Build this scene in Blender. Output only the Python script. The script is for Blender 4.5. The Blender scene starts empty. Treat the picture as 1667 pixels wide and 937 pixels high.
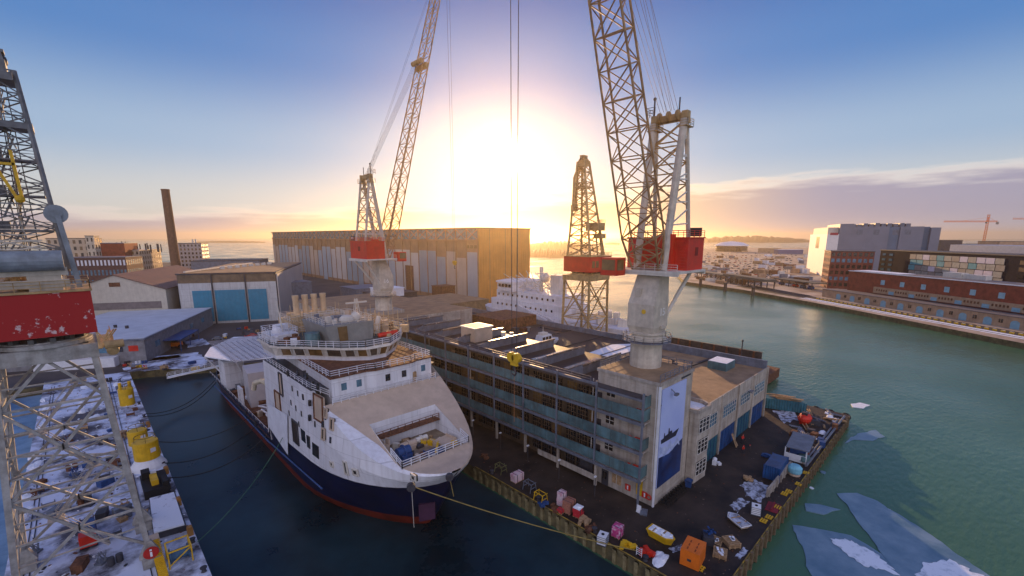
import bpy, math, random
from mathutils import Vector, Matrix
R = random.Random(7)
scene = bpy.context.scene
col = scene.collection
# ------------------------------------------------------------------ camera maths (1667 x 937 frame)
F, CX, CY, HOR, H = 722., 833.5, 523., 385., 44.
AZ = math.radians(45.9)
PT = math.atan((CY - HOR) / F)
FW = Vector((math.cos(AZ)*math.cos(PT), math.sin(AZ)*math.cos(PT), -math.sin(PT)))
RT = Vector((math.sin(AZ), -math.cos(AZ), 0))
UP = RT.cross(FW)
EYE = Vector((0, 0, H))
def ray(x, y): return FW + RT*((x-CX)/F) - UP*((y-CY)/F)
def G(x, y, z=0.):
    d = ray(x, y); t = (z-H)/d.z
    return Vector((t*d.x, t*d.y, z))
def atx(x, y, X):
    d = ray(x, y); return EYE + d*(X/d.x)
def aty(x, y, Y):
    d = ray(x, y); return EYE + d*(Y/d.y)
def D(x, y, dist): return EYE + ray(x, y)*dist
def dep(p): return (Vector(p)-EYE).dot(FW)
# ------------------------------------------------------------------ materials
MATS = {}
def M(name, c, rough=.65, metal=0., var=.18, scale=.6, streak=0., bump=0., c2=None, spec=.4, detail=5., lo=.35, hi=.65, plates=None):
    """noise-varied Principled surface; streak = vertical weather streaks; c2 = second colour blotched in"""
    if name in MATS: return MATS[name]
    m = bpy.data.materials.new(name); m.use_nodes = True
    n, l = m.node_tree.nodes, m.node_tree.links
    b = n['Principled BSDF']
    g = n.new('ShaderNodeNewGeometry')
    no = n.new('ShaderNodeTexNoise'); no.inputs['Scale'].default_value = scale
    no.inputs['Detail'].default_value = detail; no.inputs['Roughness'].default_value = .65
    l.new(g.outputs['Position'], no.inputs['Vector'])
    r = n.new('ShaderNodeMapRange'); r.inputs[1].default_value = lo; r.inputs[2].default_value = hi
    l.new(no.outputs['Fac'], r.inputs[0])
    mx = n.new('ShaderNodeMix'); mx.data_type = 'RGBA'
    d = c2 if c2 else tuple(q*(1-var*1.6) for q in c)
    u = c if c2 else tuple(min(1, q*(1+var*.7)) for q in c)
    mx.inputs[6].default_value = (*d, 1); mx.inputs[7].default_value = (*u, 1)
    l.new(r.outputs[0], mx.inputs[0])
    out = mx.outputs[2]
    if streak:
        mp = n.new('ShaderNodeMapping'); mp.inputs['Scale'].default_value = (1.6, 1.6, .09)
        l.new(g.outputs['Position'], mp.inputs[0])
        n2 = n.new('ShaderNodeTexNoise'); n2.inputs['Scale'].default_value = 1.; n2.inputs['Detail'].default_value = 6
        l.new(mp.outputs[0], n2.inputs['Vector'])
        r2 = n.new('ShaderNodeMapRange'); r2.inputs[1].default_value = .42; r2.inputs[2].default_value = .72
        r2.inputs[3].default_value = 0; r2.inputs[4].default_value = streak
        l.new(n2.outputs['Fac'], r2.inputs[0])
        m2 = n.new('ShaderNodeMix'); m2.data_type = 'RGBA'
        m2.inputs[7].default_value = (c[0]*.32+.03, c[1]*.25+.02, c[2]*.2+.01, 1)
        l.new(r2.outputs[0], m2.inputs[0]); l.new(out, m2.inputs[6]); out = m2.outputs[2]
    if plates:
        sp = n.new('ShaderNodeSeparateXYZ'); l.new(g.outputs['Position'], sp.inputs[0])
        ad = n.new('ShaderNodeMath'); ad.operation = 'ADD'; l.new(sp.outputs['X'], ad.inputs[0]); l.new(sp.outputs['Y'], ad.inputs[1])
        cb = n.new('ShaderNodeCombineXYZ'); l.new(ad.outputs[0], cb.inputs[0]); l.new(sp.outputs['Z'], cb.inputs[1])
        bt = n.new('ShaderNodeTexBrick'); bt.inputs['Scale'].default_value = 1.; bt.inputs['Brick Width'].default_value = plates[0]; bt.inputs['Row Height'].default_value = plates[1]
        bt.inputs['Mortar Size'].default_value = plates[2]; bt.inputs['Mortar Smooth'].default_value = .3; bt.inputs['Bias'].default_value = 0.
        bt.inputs['Color1'].default_value = (1, 1, 1, 1); bt.inputs['Color2'].default_value = (.90, .90, .91, 1); bt.inputs['Mortar'].default_value = (plates[3],)*3+(1,)
        l.new(cb.outputs[0], bt.inputs['Vector'])
        m3 = n.new('ShaderNodeMix'); m3.data_type = 'RGBA'; m3.blend_type = 'MULTIPLY'; m3.inputs[0].default_value = 1
        l.new(out, m3.inputs[6]); l.new(bt.outputs['Color'], m3.inputs[7]); out = m3.outputs[2]
    l.new(out, b.inputs['Base Color'])
    b.inputs['Metallic'].default_value = metal
    b.inputs['Specular IOR Level'].default_value = spec
    rr = n.new('ShaderNodeMapRange'); rr.inputs[3].default_value = max(.05, rough-.12); rr.inputs[4].default_value = min(1, rough+.12)
    l.new(no.outputs['Fac'], rr.inputs[0]); l.new(rr.outputs[0], b.inputs['Roughness'])
    if bump:
        bp = n.new('ShaderNodeBump'); bp.inputs['Strength'].default_value = bump; bp.inputs['Distance'].default_value = .15
        n3 = n.new('ShaderNodeTexNoise'); n3.inputs['Scale'].default_value = scale*4; n3.inputs['Detail'].default_value = 6
        l.new(g.outputs['Position'], n3.inputs['Vector']); l.new(n3.outputs['Fac'], bp.inputs['Height'])
        l.new(bp.outputs[0], b.inputs['Normal'])
    MATS[name] = m
    return m
def ribbed(name, c, step=.6, axis='X', depth=.6, **k):
    """sheet metal / planking: ribs as bump along one axis"""
    if name in MATS: return MATS[name]
    m = M(name, c, **k); n, l = m.node_tree.nodes, m.node_tree.links
    g = n.new('ShaderNodeNewGeometry'); s = n.new('ShaderNodeSeparateXYZ'); l.new(g.outputs['Position'], s.inputs[0])
    src = s.outputs[axis] if axis in 'XYZ' else None
    if src is None:
        a = n.new('ShaderNodeMath'); a.operation = 'ADD'; l.new(s.outputs['X'], a.inputs[0]); l.new(s.outputs['Y'], a.inputs[1]); src = a.outputs[0]
    q = n.new('ShaderNodeMath'); q.operation = 'MULTIPLY'; q.inputs[1].default_value = 2*math.pi/step; l.new(src, q.inputs[0])
    w = n.new('ShaderNodeMath'); w.operation = 'SINE'; l.new(q.outputs[0], w.inputs[0])
    bp = n.new('ShaderNodeBump'); bp.inputs['Strength'].default_value = depth; bp.inputs['Distance'].default_value = .1
    l.new(w.outputs[0], bp.inputs['Height']); l.new(bp.outputs[0], n['Principled BSDF'].inputs['Normal'])
    return m
def glass(name, c, rough=.08):
    m = M(name, c, rough=rough, var=.3, scale=.35, spec=.8); return m
# ------------------------------------------------------------------ objects
OFF = {}
def thing(name, label, cat, loc=(0, 0, 0), group=None, rot=0., local=False):
    o = bpy.data.objects.new(name, None); col.objects.link(o)
    o.empty_display_size = .5
    o.location = loc; o.rotation_euler = (0, 0, rot)
    OFF[o] = Vector((0, 0, 0)) if local else Vector(loc)
    o['label'] = label; o['category'] = cat
    if group: o['group'] = group
    return o
def tag(o, label=None, cat=None, group=None, kind=None):
    if label: o['label'] = label
    if cat: o['category'] = cat
    if group: o['group'] = group
    if kind: o['kind'] = kind
    return o
def dup(root, loc, rot=None, label=None, scale=None):
    def cp(o, par):
        c = o.copy(); col.objects.link(c); c.parent = par
        for ch in list(o.children): cp(ch, c)
        return c
    r = cp(root, None); r.location = loc
    if rot is not None: r.rotation_euler = (0, 0, rot)
    if scale: r.scale = scale
    if label: r['label'] = label
    return r
class MB:
    def __init__(s): s.v, s.f, s.m = [], [], []
    def add(s, vs, fs, mi=0):
        k = len(s.v); s.v += [tuple(v) for v in vs]; s.f += [tuple(i+k for i in f) for f in fs]; s.m += [mi]*len(fs); return s
    def box(s, x0, y0, z0, x1, y1, z1, mi=0):
        return s.prism([(x0, y0), (x1, y0), (x1, y1), (x0, y1)], z0, z1, mi)
    def cbox(s, c, lx, ly, lz, a=0., mi=0):
        ca, sa = math.cos(a), math.sin(a)
        pts = [(c[0]+ca*x-sa*y, c[1]+sa*x+ca*y) for x, y in ((-lx/2, -ly/2), (lx/2, -ly/2), (lx/2, ly/2), (-lx/2, ly/2))]
        return s.prism(pts, c[2], c[2]+lz, mi)
    def prism(s, pts, z0, z1, mi=0, top=None):
        n = len(pts); t = top or pts
        vs = [(p[0], p[1], z0) for p in pts] + [(p[0], p[1], z1) for p in t]
        fs = [tuple(range(n))[::-1], tuple(range(n, 2*n))] + [(i, (i+1) % n, n+(i+1) % n, n+i) for i in range(n)]
        return s.add(vs, fs, mi)
    def quad(s, a, b, c, d, mi=0): return s.add([a, b, c, d], [(0, 1, 2, 3)], mi)
    def beam(s, p, q, w, h=None, mi=0, up=None):
        p, q = Vector(p), Vector(q); d = q-p
        if d.length < 1e-5: return s
        d.normalize(); u = Vector(up) if up else (Vector((0, 0, 1)) if abs(d.z) < .95 else Vector((1, 0, 0)))
        a = d.cross(u).normalized()*(w/2); b = a.cross(d).normalized()*((h or w)/2)
        vs = [p-a-b, p+a-b, p+a+b, p-a+b, q-a-b, q+a-b, q+a+b, q-a+b]
        return s.add(vs, [(3, 2, 1, 0), (4, 5, 6, 7), (0, 1, 5, 4), (1, 2, 6, 5), (2, 3, 7, 6), (3, 0, 4, 7)], mi)
    def tube(s, p, q, r, n=8, r2=None, mi=0, cap=True):
        p, q = Vector(p), Vector(q); d = (q-p)
        if d.length < 1e-5: return s
        d.normalize(); u = Vector((0, 0, 1)) if abs(d.z) < .95 else Vector((1, 0, 0))
        a = d.cross(u).normalized(); b = a.cross(d); r2 = r if r2 is None else r2
        vs = []
        for c, rr in ((p, r), (q, r2)):
            vs += [c+(a*math.cos(2*math.pi*i/n)+b*math.sin(2*math.pi*i/n))*rr for i in range(n)]
        fs = [(i, (i+1) % n, n+(i+1) % n, n+i) for i in range(n)]
        if cap: fs += [tuple(range(n))[::-1], tuple(range(n, 2*n))]
        return s.add(vs, fs, mi)
    def path(s, pts, r, n=6, mi=0):
        for a, b in zip(pts, pts[1:]): s.tube(a, b, r, n, mi=mi)
        return s
    def lathe(s, c, prof, n=20, mi=0):
        vs = []
        for r, z in prof: vs += [(c[0]+r*math.cos(2*math.pi*i/n), c[1]+r*math.sin(2*math.pi*i/n), c[2]+z) for i in range(n)]
        fs = []
        for k in range(len(prof)-1):
            fs += [(k*n+i, k*n+(i+1) % n, (k+1)*n+(i+1) % n, (k+1)*n+i) for i in range(n)]
        fs += [tuple(range(n))[::-1], tuple(range((len(prof)-1)*n, len(prof)*n))]
        return s.add(vs, fs, mi)
    def ball(s, c, rx, ry=None, rz=None, n=10, mi=0, jit=0.):
        ry = ry or rx; rz = rz or rx; k = max(4, n//2); vs, fs = [], []
        for j in range(k+1):
            t = math.pi*j/k
            for i in range(n):
                e = 1+R.uniform(-jit, jit)
                vs.append((c[0]+rx*e*math.sin(t)*math.cos(2*math.pi*i/n), c[1]+ry*e*math.sin(t)*math.sin(2*math.pi*i/n), c[2]+rz*e*math.cos(t)))
        for j in range(k):
            fs += [(j*n+i, (j+1)*n+i, (j+1)*n+(i+1) % n, j*n+(i+1) % n) for i in range(n)]
        return s.add(vs, fs, mi)
    def rail(s, pts, h=1.1, r=.04, step=1.5, bars=3, closed=False, mi=0):
        pts = [Vector(p) for p in pts]
        if closed: pts = pts+[pts[0]]
        z = Vector((0, 0, 1))
        for a, b in zip(pts, pts[1:]):
            L = (b-a).length; k = max(1, int(round(L/step)))
            for i in range(k+1): s.beam(a.lerp(b, i/k), a.lerp(b, i/k)+z*h, r*2, mi=mi)
            for j in range(1, bars+1): s.beam(a+z*h*j/bars, b+z*h*j/bars, r*1.7, mi=mi)
        return s
    def build(s, name, mats, parent=None, smooth=False, loc=None):
        me = bpy.data.meshes.new(name); o = bpy.data.objects.new(name, me); col.objects.link(o)
        off = Vector(loc) if loc is not None else Vector((0, 0, 0))
        if parent is not None:
            r = parent
            while r.parent: r = r.parent
            off = OFF.get(r, Vector((0, 0, 0))); o.parent = parent
        elif loc is not None: o.location = loc
        OFF.setdefault(o, off)
        me.from_pydata([(x-off.x, y-off.y, z-off.z) for x, y, z in s.v], [], s.f)
        for m in (mats if isinstance(mats, (list, tuple)) else [mats]): me.materials.append(m)
        me.polygons.foreach_set('material_index', s.m)
        if smooth: me.polygons.foreach_set('use_smooth', [True]*len(me.polygons))
        me.update()
        return o
def text_mesh(txt, size, name, mat, parent, matrix):
    cu = bpy.data.curves.new(name, 'FONT'); cu.body = txt; cu.size = size; cu.extrude = .02; cu.align_x = 'CENTER'; cu.align_y = 'CENTER'
    t = bpy.data.objects.new('tmp', cu); col.objects.link(t)
    me = bpy.data.meshes.new_from_object(t); bpy.data.objects.remove(t)
    me.transform(matrix); me.materials.clear(); me.materials.append(mat)
    o = bpy.data.objects.new(name, me); col.objects.link(o); o.parent = parent
    return o
def lerp(a, b, t): return a+(b-a)*t
# ------------------------------------------------------------------ palette
white = M('ship_white', (.80, .80, .82), rough=.45, var=.05, scale=.25, streak=.22, plates=(5.2, 2.3, .05, .72))
cream = M('ship_cream', (.66, .62, .54), rough=.5, var=.08, scale=.4, streak=.2)
beige = M('deck_beige', (.54, .42, .31), rough=.6, var=.1, scale=.4)
navy = M('hull_navy', (.006, .013, .055), rough=.35, var=.25, scale=.2, streak=.25, plates=(6, 2.2, .05, .6))
hullred = M('hull_red', (.22, .030, .018), rough=.5, var=.3, scale=.3, streak=.4)
rust = M('rust_brown', (.17, .07, .035), rough=.85, var=.4, scale=1.2)
snow = M('snow', (.80, .83, .88), rough=.8, var=.08, scale=1., bump=.3, spec=.2)
snowdirt = M('trodden_snow', (.62, .68, .82), c2=(.09, .09, .11), rough=.85, scale=.13, bump=.7, spec=.2, detail=13, lo=.40, hi=.54)
concrete = M('concrete', (.40, .36, .31), rough=.85, var=.18, scale=.5, streak=.45, bump=.2)
concrete2 = M('pale_concrete', (.50, .44, .36), rough=.85, var=.15, scale=.5, streak=.5, bump=.2, plates=(3.1, 1.55, .03, .75))
asphalt = M('asphalt', (.045, .036, .032), c2=(.018, .016, .016), rough=.85, scale=.12, bump=.4, detail=10)
tar = M('roof_felt', (.075, .055, .045), c2=(.028, .024, .024), rough=.55, scale=.16, bump=.25)
tan_roof = M('tan_roof', (.34, .22, .12), rough=.8, var=.2, scale=.3, bump=.2)
teal = M('teal_panel', (.095, .19, .21), rough=.5, var=.3, scale=.3, streak=.55)
greysteel = M('grey_steel', (.16, .18, .22), rough=.5, var=.2, scale=.6, streak=.2)
darksteel = M('dark_steel', (.05, .05, .06), rough=.6, var=.3)
craneW = M('crane_sunlit_pale', (.58, .52, .42), rough=.5, var=.14, scale=.7, streak=.25)  # pale grey steel warmed, sunlight put into the colour
craneY = M('crane_weathered_sunlit', (.48, .32, .14), rough=.6, var=.25, scale=.8, streak=.35)  # weathered steel with the gold of the low sun in its colour
craneG = M('crane_bluegrey', (.24, .28, .31), rough=.5, var=.18, scale=.7, streak=.25)
lat = M('lattice_sunlit', (.38, .23, .11), rough=.65, var=.3, scale=.7)  # orange-brown colour holds the warm sunlight on the jibs
redp = M('red_paint', (.62, .030, .014), rough=.5, var=.12, scale=.5, streak=.15)
redw = M('worn_red_paint', (.36, .012, .012), c2=(.62, .45, .43), rough=.6, scale=.55, detail=9, lo=.40, hi=.43)
yellow = M('yellow_paint', (.70, .42, .015), rough=.5, var=.12, scale=.8, streak=.15)
orange = M('orange_paint', (.75, .17, .015), rough=.5, var=.08, scale=.8)
blue = M('blue_paint', (.02, .07, .22), rough=.55, var=.25, scale=.6, streak=.15)
bluec = ribbed('blue_container', (.02, .09, .26), step=.35, axis='A', depth=.9, rough=.5, var=.2)
tealc = ribbed('teal_container', (.03, .15, .20), step=.35, axis='A', depth=.9, rough=.5, var=.2)
brickr = M('red_brick', (.26, .06, .035), rough=.85, var=.2, scale=.4, bump=.2)
bricko = M('ochre_plaster', (.45, .30, .19), rough=.85, var=.15, scale=.3, streak=.2)
wood = M('pallet_wood', (.42, .27, .14), rough=.85, var=.25, scale=2.)
gl_dark = glass('dark_glass', (.02, .022, .026))
gl_blue = glass('blue_glass', (.10, .22, .30))
gl_lit = glass('lit_glass', (.20, .12, .05), rough=.12)  # amber in the base colour makes panes look lit
black = M('black_rubber', (.012, .012, .013), rough=.7, var=.2)
wht = M('white_plastic', (.75, .76, .78), rough=.5, var=.06)
pinkw = M('pink_wrap', (.62, .30, .36), c2=(.70, .62, .62), rough=.5, scale=1.4)
redwrap = M('red_wrap', (.50, .03, .04), c2=(.62, .40, .40), rough=.5, scale=1.1, lo=.3, hi=.4)
blackrope = M('dark_rope', (.02, .02, .022), rough=.8)
yrope = M('yellow_rope', (.30, .22, .06), rough=.8)
SKY_SAT, SKY_VAL, SKY_MIX = 1.1, .6, .2
RAMP = ((0., (.76, .77, .79)), (.07, (.77, .80, .85)), (.17, (.45, .62, .87)), (.32, (.11, .30, .72)), (.50, (.025, .11, .50)), (1., (.03, .10, .36)))
RAMP_K = 6.4
CLOUD_FAR, CLOUD_NEAR, CLOUD_LOW = (2.7, 2.55, 3.5), (7, 4.8, 2.8), (3.2, 3.2, 4.1)
CLOUD_RIM, CLOUD_RIM2 = (7.6, 7.0, 6.3), (11, 9, 6.5)
BACK_FILL = (8.6, 8.3, 10.6)
LOBES = ((2600, 120, (1, .85, .55)), (700, 4, (1, .82, .55)), (60, 1.6, (1, .74, .42)))
SUN_E, EXPO = 5.0, 0.43
HAZE, HAZE_G, HAZE_C = .000115, .81, (1., .80, .55)
# ------------------------------------------------------------------ camera, world, sun
cam_d = bpy.data.cameras.new('camera'); cam = bpy.data.objects.new('camera', cam_d); col.objects.link(cam)
cam.location = EYE
cam.rotation_euler = Matrix((RT, UP, -FW)).transposed().to_euler()
cam_d.sensor_width = 36; cam_d.sensor_fit = 'HORIZONTAL'; cam_d.lens = 36*F/1667; cam_d.shift_y = (CY-468.5)/1667
cam_d.clip_end = 120000; cam_d.clip_start = .5
scene.camera = cam
sd = ray(820, 258).normalized(); EL = math.asin(sd.z); ANG = math.atan2(sd.y, sd.x)
w = bpy.data.worlds.new('World'); scene.world = w; w.use_nodes = True
n, l = w.node_tree.nodes, w.node_tree.links
bg = n['Background']
sky = n.new('ShaderNodeTexSky'); sky.sky_type = 'NISHITA'; sky.sun_disc = False
sky.sun_elevation = EL; sky.sun_rotation = math.pi/2-ANG; sky.altitude = 0; sky.air_density = 1.; sky.dust_density = .6; sky.ozone_density = 2.5
tc = n.new('ShaderNodeTexCoord')
nv = n.new('ShaderNodeVectorMath'); nv.operation = 'NORMALIZE'; l.new(tc.outputs['Generated'], nv.inputs[0])
sx = n.new('ShaderNodeSeparateXYZ'); l.new(nv.outputs[0], sx.inputs[0])
def dotn(v):
    d = n.new('ShaderNodeVectorMath'); d.operation = 'DOT_PRODUCT'; l.new(nv.outputs[0], d.inputs[0]); d.inputs[1].default_value = v; return d.outputs['Value']
def mth(op, a, b=None, clamp=False):
    q = n.new('ShaderNodeMath'); q.operation = op; q.use_clamp = clamp
    for i, v in enumerate((a, b)):
        if v is None: continue
        if isinstance(v, (int, float)): q.inputs[i].default_value = v
        else: l.new(v, q.inputs[i])
    return q.outputs[0]
def mrange(v, a, b, c, d, smooth=True):
    q = n.new('ShaderNodeMapRange'); q.interpolation_type = 'SMOOTHSTEP' if smooth else 'LINEAR'
    l.new(v, q.inputs[0])
    for i, t in enumerate((a, b, c, d)): 
        if isinstance(t, (int, float)): q.inputs[i+1].default_value = t
        else: l.new(t, q.inputs[i+1])
    return q.outputs[0]
def mixc(f, a, b, mode='MIX'):
    q = n.new('ShaderNodeMix'); q.data_type = 'RGBA'; q.blend_type = mode; q.clamp_factor = True
    for i, v in ((0, f), (6, a), (7, b)):
        if isinstance(v, (int, float)): q.inputs[i].default_value = v
        elif isinstance(v, tuple): q.inputs[i].default_value = (*v, 1)
        else: l.new(v, q.inputs[i])
    return q.outputs[2]
cs = dotn(tuple(sd)); z = sx.outputs['Z']
side = dotn(tuple(RT)); back = dotn((-math.cos(AZ), -math.sin(AZ), 0))
hs = n.new('ShaderNodeHueSaturation'); hs.inputs['Saturation'].default_value = SKY_SAT; hs.inputs['Value'].default_value = SKY_VAL; l.new(sky.outputs[0], hs.inputs['Color'])
rp = n.new('ShaderNodeValToRGB'); rp.color_ramp.interpolation = 'EASE'
el_ = rp.color_ramp.elements
for k_ in range(len(RAMP)-2): el_.new(.5)
for e_, (p_, c_) in zip(el_, RAMP): e_.position = p_; e_.color = (*c_, 1)
l.new(sx.outputs['Z'], rp.inputs[0])
sc10 = n.new('ShaderNodeVectorMath'); sc10.operation = 'SCALE'; sc10.inputs['Scale'].default_value = RAMP_K; l.new(rp.outputs[0], sc10.inputs[0])
skyc = mixc(SKY_MIX, sc10.outputs[0], hs.outputs[0])
# low cloud bank over the sea
mp = n.new('ShaderNodeMapping'); mp.inputs['Scale'].default_value = (3.2, 3.2, 26); l.new(nv.outputs[0], mp.inputs[0])
cn = n.new('ShaderNodeTexNoise'); cn.inputs['Scale'].default_value = 2.2; cn.inputs['Detail'].default_value = 7; cn.inputs['Roughness'].default_value = .55; l.new(mp.outputs[0], cn.inputs['Vector'])
top = mth('ADD', mrange(side, -.7, .7, .046, .112), mth('MULTIPLY', mth('SUBTRACT', cn.outputs['Fac'], .5), .07))
dz = mth('SUBTRACT', top, z)
cmask = mrange(dz, -.006, .014, 0., 1.)
near = mrange(cs, .80, .995, 0., 1.)
ccol = mixc(near, CLOUD_FAR, CLOUD_NEAR)
lowc = mixc(mrange(z, .0, .05, 0., 1.), mixc(near, CLOUD_LOW, CLOUD_NEAR), ccol)
rim = mrange(dz, .03, .0, 0., 1.)
cc = mixc(mth('MULTIPLY', rim, .75), lowc, mixc(near, CLOUD_RIM, CLOUD_RIM2))
skyc = mixc(mth('MULTIPLY', cmask, .92), skyc, cc)
# added fill light: unseen bright cloud pattern in the sky behind the camera
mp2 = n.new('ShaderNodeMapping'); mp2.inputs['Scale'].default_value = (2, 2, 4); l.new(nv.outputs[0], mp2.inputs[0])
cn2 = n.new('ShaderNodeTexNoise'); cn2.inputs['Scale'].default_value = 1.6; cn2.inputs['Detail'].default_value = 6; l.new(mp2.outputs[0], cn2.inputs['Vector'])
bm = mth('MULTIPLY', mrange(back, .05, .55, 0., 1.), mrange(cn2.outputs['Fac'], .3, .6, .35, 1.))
skyc = mixc(bm, skyc, BACK_FILL)
# the sun's own aureole
def lobe(p, k, c):
    a = mth('MULTIPLY', mth('POWER', mth('MAXIMUM', cs, 0.), p), k)
    q = n.new('ShaderNodeMix'); q.data_type = 'RGBA'; q.blend_type = 'MULTIPLY'; q.inputs[0].default_value = 1
    cb = n.new('ShaderNodeCombineColor'); l.new(a, cb.inputs[0]); l.new(a, cb.inputs[1]); l.new(a, cb.inputs[2])
    l.new(cb.outputs[0], q.inputs[6]); q.inputs[7].default_value = (*c, 1); return q.outputs[2]
for p_, k_, c_ in LOBES:
    q = n.new('ShaderNodeMix'); q.data_type = 'RGBA'; q.blend_type = 'ADD'; q.inputs[0].default_value = 1
    l.new(skyc, q.inputs[6]); l.new(lobe(p_, k_, c_), q.inputs[7]); skyc = q.outputs[2]
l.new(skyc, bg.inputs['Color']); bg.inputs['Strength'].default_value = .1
sun_d = bpy.data.lights.new('sun', 'SUN'); sun = bpy.data.objects.new('sun', sun_d); col.objects.link(sun)
sun_d.energy = SUN_E; sun_d.color = (1., .60, .28); sun_d.angle = math.radians(.6)
sun.rotation_euler = sd.to_track_quat('Z', 'Y').to_euler(); sun.location = (0, 0, 200)
vs = scene.view_settings; vs.view_transform = 'Standard'; vs.look = 'None'; vs.gamma = 1; vs.exposure = EXPO; vs.use_curve_mapping = False
cy = scene.cycles; cy.use_denoising = True; cy.max_bounces = 6; cy.diffuse_bounces = 3; cy.glossy_bounces = 3; cy.transmission_bounces = 2; cy.volume_bounces = 0; cy.sample_clamp_indirect = 4; cy.caustics_reflective = False; cy.caustics_refractive = False
try: cy.denoiser = 'OPENIMAGEDENOISE'
except Exception: pass
# ------------------------------------------------------------------ water
def water_mat():
    m = bpy.data.materials.new('sea_water'); m.use_nodes = True; n, l = m.node_tree.nodes, m.node_tree.links; b = n['Principled BSDF']
    g = n.new('ShaderNodeNewGeometry')
    no = n.new('ShaderNodeTexNoise'); no.inputs['Scale'].default_value = .012; no.inputs['Detail'].default_value = 4; l.new(g.outputs['Position'], no.inputs[0])
    r = n.new('ShaderNodeMix'); r.data_type = 'RGBA'; r.inputs[6].default_value = (.034, .105, .062, 1); r.inputs[7].default_value = (.100, .205, .110, 1)
    l.new(no.outputs['Fac'], r.inputs[0]); l.new(r.outputs[2], b.inputs['Base Color'])
    b.inputs['Roughness'].default_value = .12; b.inputs['IOR'].default_value = 1.33; b.inputs['Specular IOR Level'].default_value = .55
    n2 = n.new('ShaderNodeTexNoise'); n2.inputs['Scale'].default_value = .018; n2.inputs['Detail'].default_value = 5; l.new(g.outputs['Position'], n2.inputs[0])
    rm = n.new('ShaderNodeMapRange'); rm.inputs[1].default_value = .38; rm.inputs[2].default_value = .62; rm.inputs[3].default_value = .05; rm.inputs[4].default_value = .26; l.new(n2.outputs['Fac'], rm.inputs[0]); l.new(rm.outputs[0], b.inputs['Roughness'])
    prev = None
    for sc, st, di in ((.055, .25, 1.0), (.5, .42, .30), (2.2, .35, .07)):
        t = n.new('ShaderNodeTexNoise'); t.inputs['Scale'].default_value = sc; t.inputs['Detail'].default_value = 4
        mpn = n.new('ShaderNodeMapping'); mpn.inputs['Rotation'].default_value = (0, 0, .5); mpn.inputs['Scale'].default_value = (1, 2., 1)
        l.new(g.outputs['Position'], mpn.inputs[0]); l.new(mpn.outputs[0], t.inputs[0])
        bp = n.new('ShaderNodeBump'); bp.inputs['Strength'].default_value = st; bp.inputs['Distance'].default_value = di
        l.new(t.outputs['Fac'], bp.inputs['Height'])
        if prev: l.new(prev.outputs[0], bp.inputs['Normal'])
        prev = bp
    l.new(prev.outputs[0], b.inputs['Normal'])
    return m
WZ = -2.5
mb = MB(); B = 14000; mb.quad((-B, -B, WZ), (B, -B, WZ), (B, B, WZ), (-B, B, WZ))
tag(mb.build('sea', water_mat()), 'dark green rippled harbour water', kind='structure')
if HAZE:
    mb = MB(); mb.box(-14300, -14300, -9.2, 14300, 14300, 142)
    hm = bpy.data.materials.new('sea_haze'); hm.use_nodes = True; hn = hm.node_tree; hn.nodes.remove(hn.nodes['Principled BSDF'])
    pv = hn.nodes.new('ShaderNodeVolumePrincipled'); pv.inputs['Density'].default_value = HAZE; pv.inputs['Anisotropy'].default_value = HAZE_G; pv.inputs['Color'].default_value = (*HAZE_C, 1)
    hn.links.new(pv.outputs[0], hn.nodes['Material Output'].inputs['Volume'])
    tag(mb.build('haze', hm), kind='stuff')
# ------------------------------------------------------------------ land
def land(name, pts, z1, mat, side=None, z0=-8.):
    m = MB(); n_ = len(pts)
    m.add([(p[0], p[1], z1) for p in pts], [tuple(range(n_))], 0)
    for i in range(n_):
        a, b = pts[i], pts[(i+1) % n_]; m.quad((*a, z0), (*b, z0), (*b, z1), (*a, z1), 1)
    o = m.build(name, [mat, side or concrete]); o['kind'] = 'structure'; return o
quaywall = M('quay_wall', (.20, .165, .075), c2=(.055, .05, .03), rough=.9, scale=.5, streak=.5, bump=.4)
pier_ground = M('pier_asphalt', (.055, .038, .028), c2=(.010, .008, .007), rough=.7, scale=.17, bump=.4, detail=10)
land('pier', [(50, 16.3), (134, 16.3), (134, 190), (50, 184)], 0, pier_ground, quaywall)
yard = M('yard_ground', (.10, .085, .08), c2=(.045, .04, .04), rough=.85, scale=.06, bump=.4, detail=10)
land('yard', [(-420, 196), (10, 188.7), (50, 168), (50, 184.01), (134.01, 190), (240, 196), (240, 700), (180, 900), (60, 1040), (-420, 1300)], .004, yard, quaywall)
m = MB()
for x_ in (-10.4, 1.8):
    for o_ in (-.28, .28): m.box(x_+o_-.06, 21, .012, x_+o_+.06, 186, .12)
tag(m.build('crane_rail', darksteel), kind='structure')
land('west_quay', [(-12.5, 20), (7.2, 20), (7.2, 189.9), (-12.5, 195)], .008, snowdirt, quaywall)
# ================================================================== the long workshop on the pier
def railing(root, pts, name='railing', h=1.1, mat=None, **k):
    return MB().rail(pts, h, **k).build(name, mat or greysteel, root)
wb = thing('workshop_building', 'long grey workshop on the pier with teal balconies, sawtooth roof and a white wing', 'building', (63, 31.5, 0))
LV = [4.8, 9.7, 14.7]; RZ = 18.9
PY = [33.1, 42, 50.8, 59.6, 68.4, 77.2, 86, 94.8, 103.6, 112.4, 121.2]
YE = 121.2
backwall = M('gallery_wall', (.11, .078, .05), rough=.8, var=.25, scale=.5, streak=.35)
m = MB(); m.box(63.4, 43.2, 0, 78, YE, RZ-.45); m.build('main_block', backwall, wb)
m = MB(); m.box(61.0, 43.2, RZ-.42, 78.2, YE, RZ); m.build('roof', tar, wb)
m = MB(); m.box(60.95, 42, RZ+.004, 61.25, YE, RZ+.45); m.box(60.95, 33.0, RZ-.6, 61.2, 42, RZ-.2); m.build('roof_edge', greysteel, wb)
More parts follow.
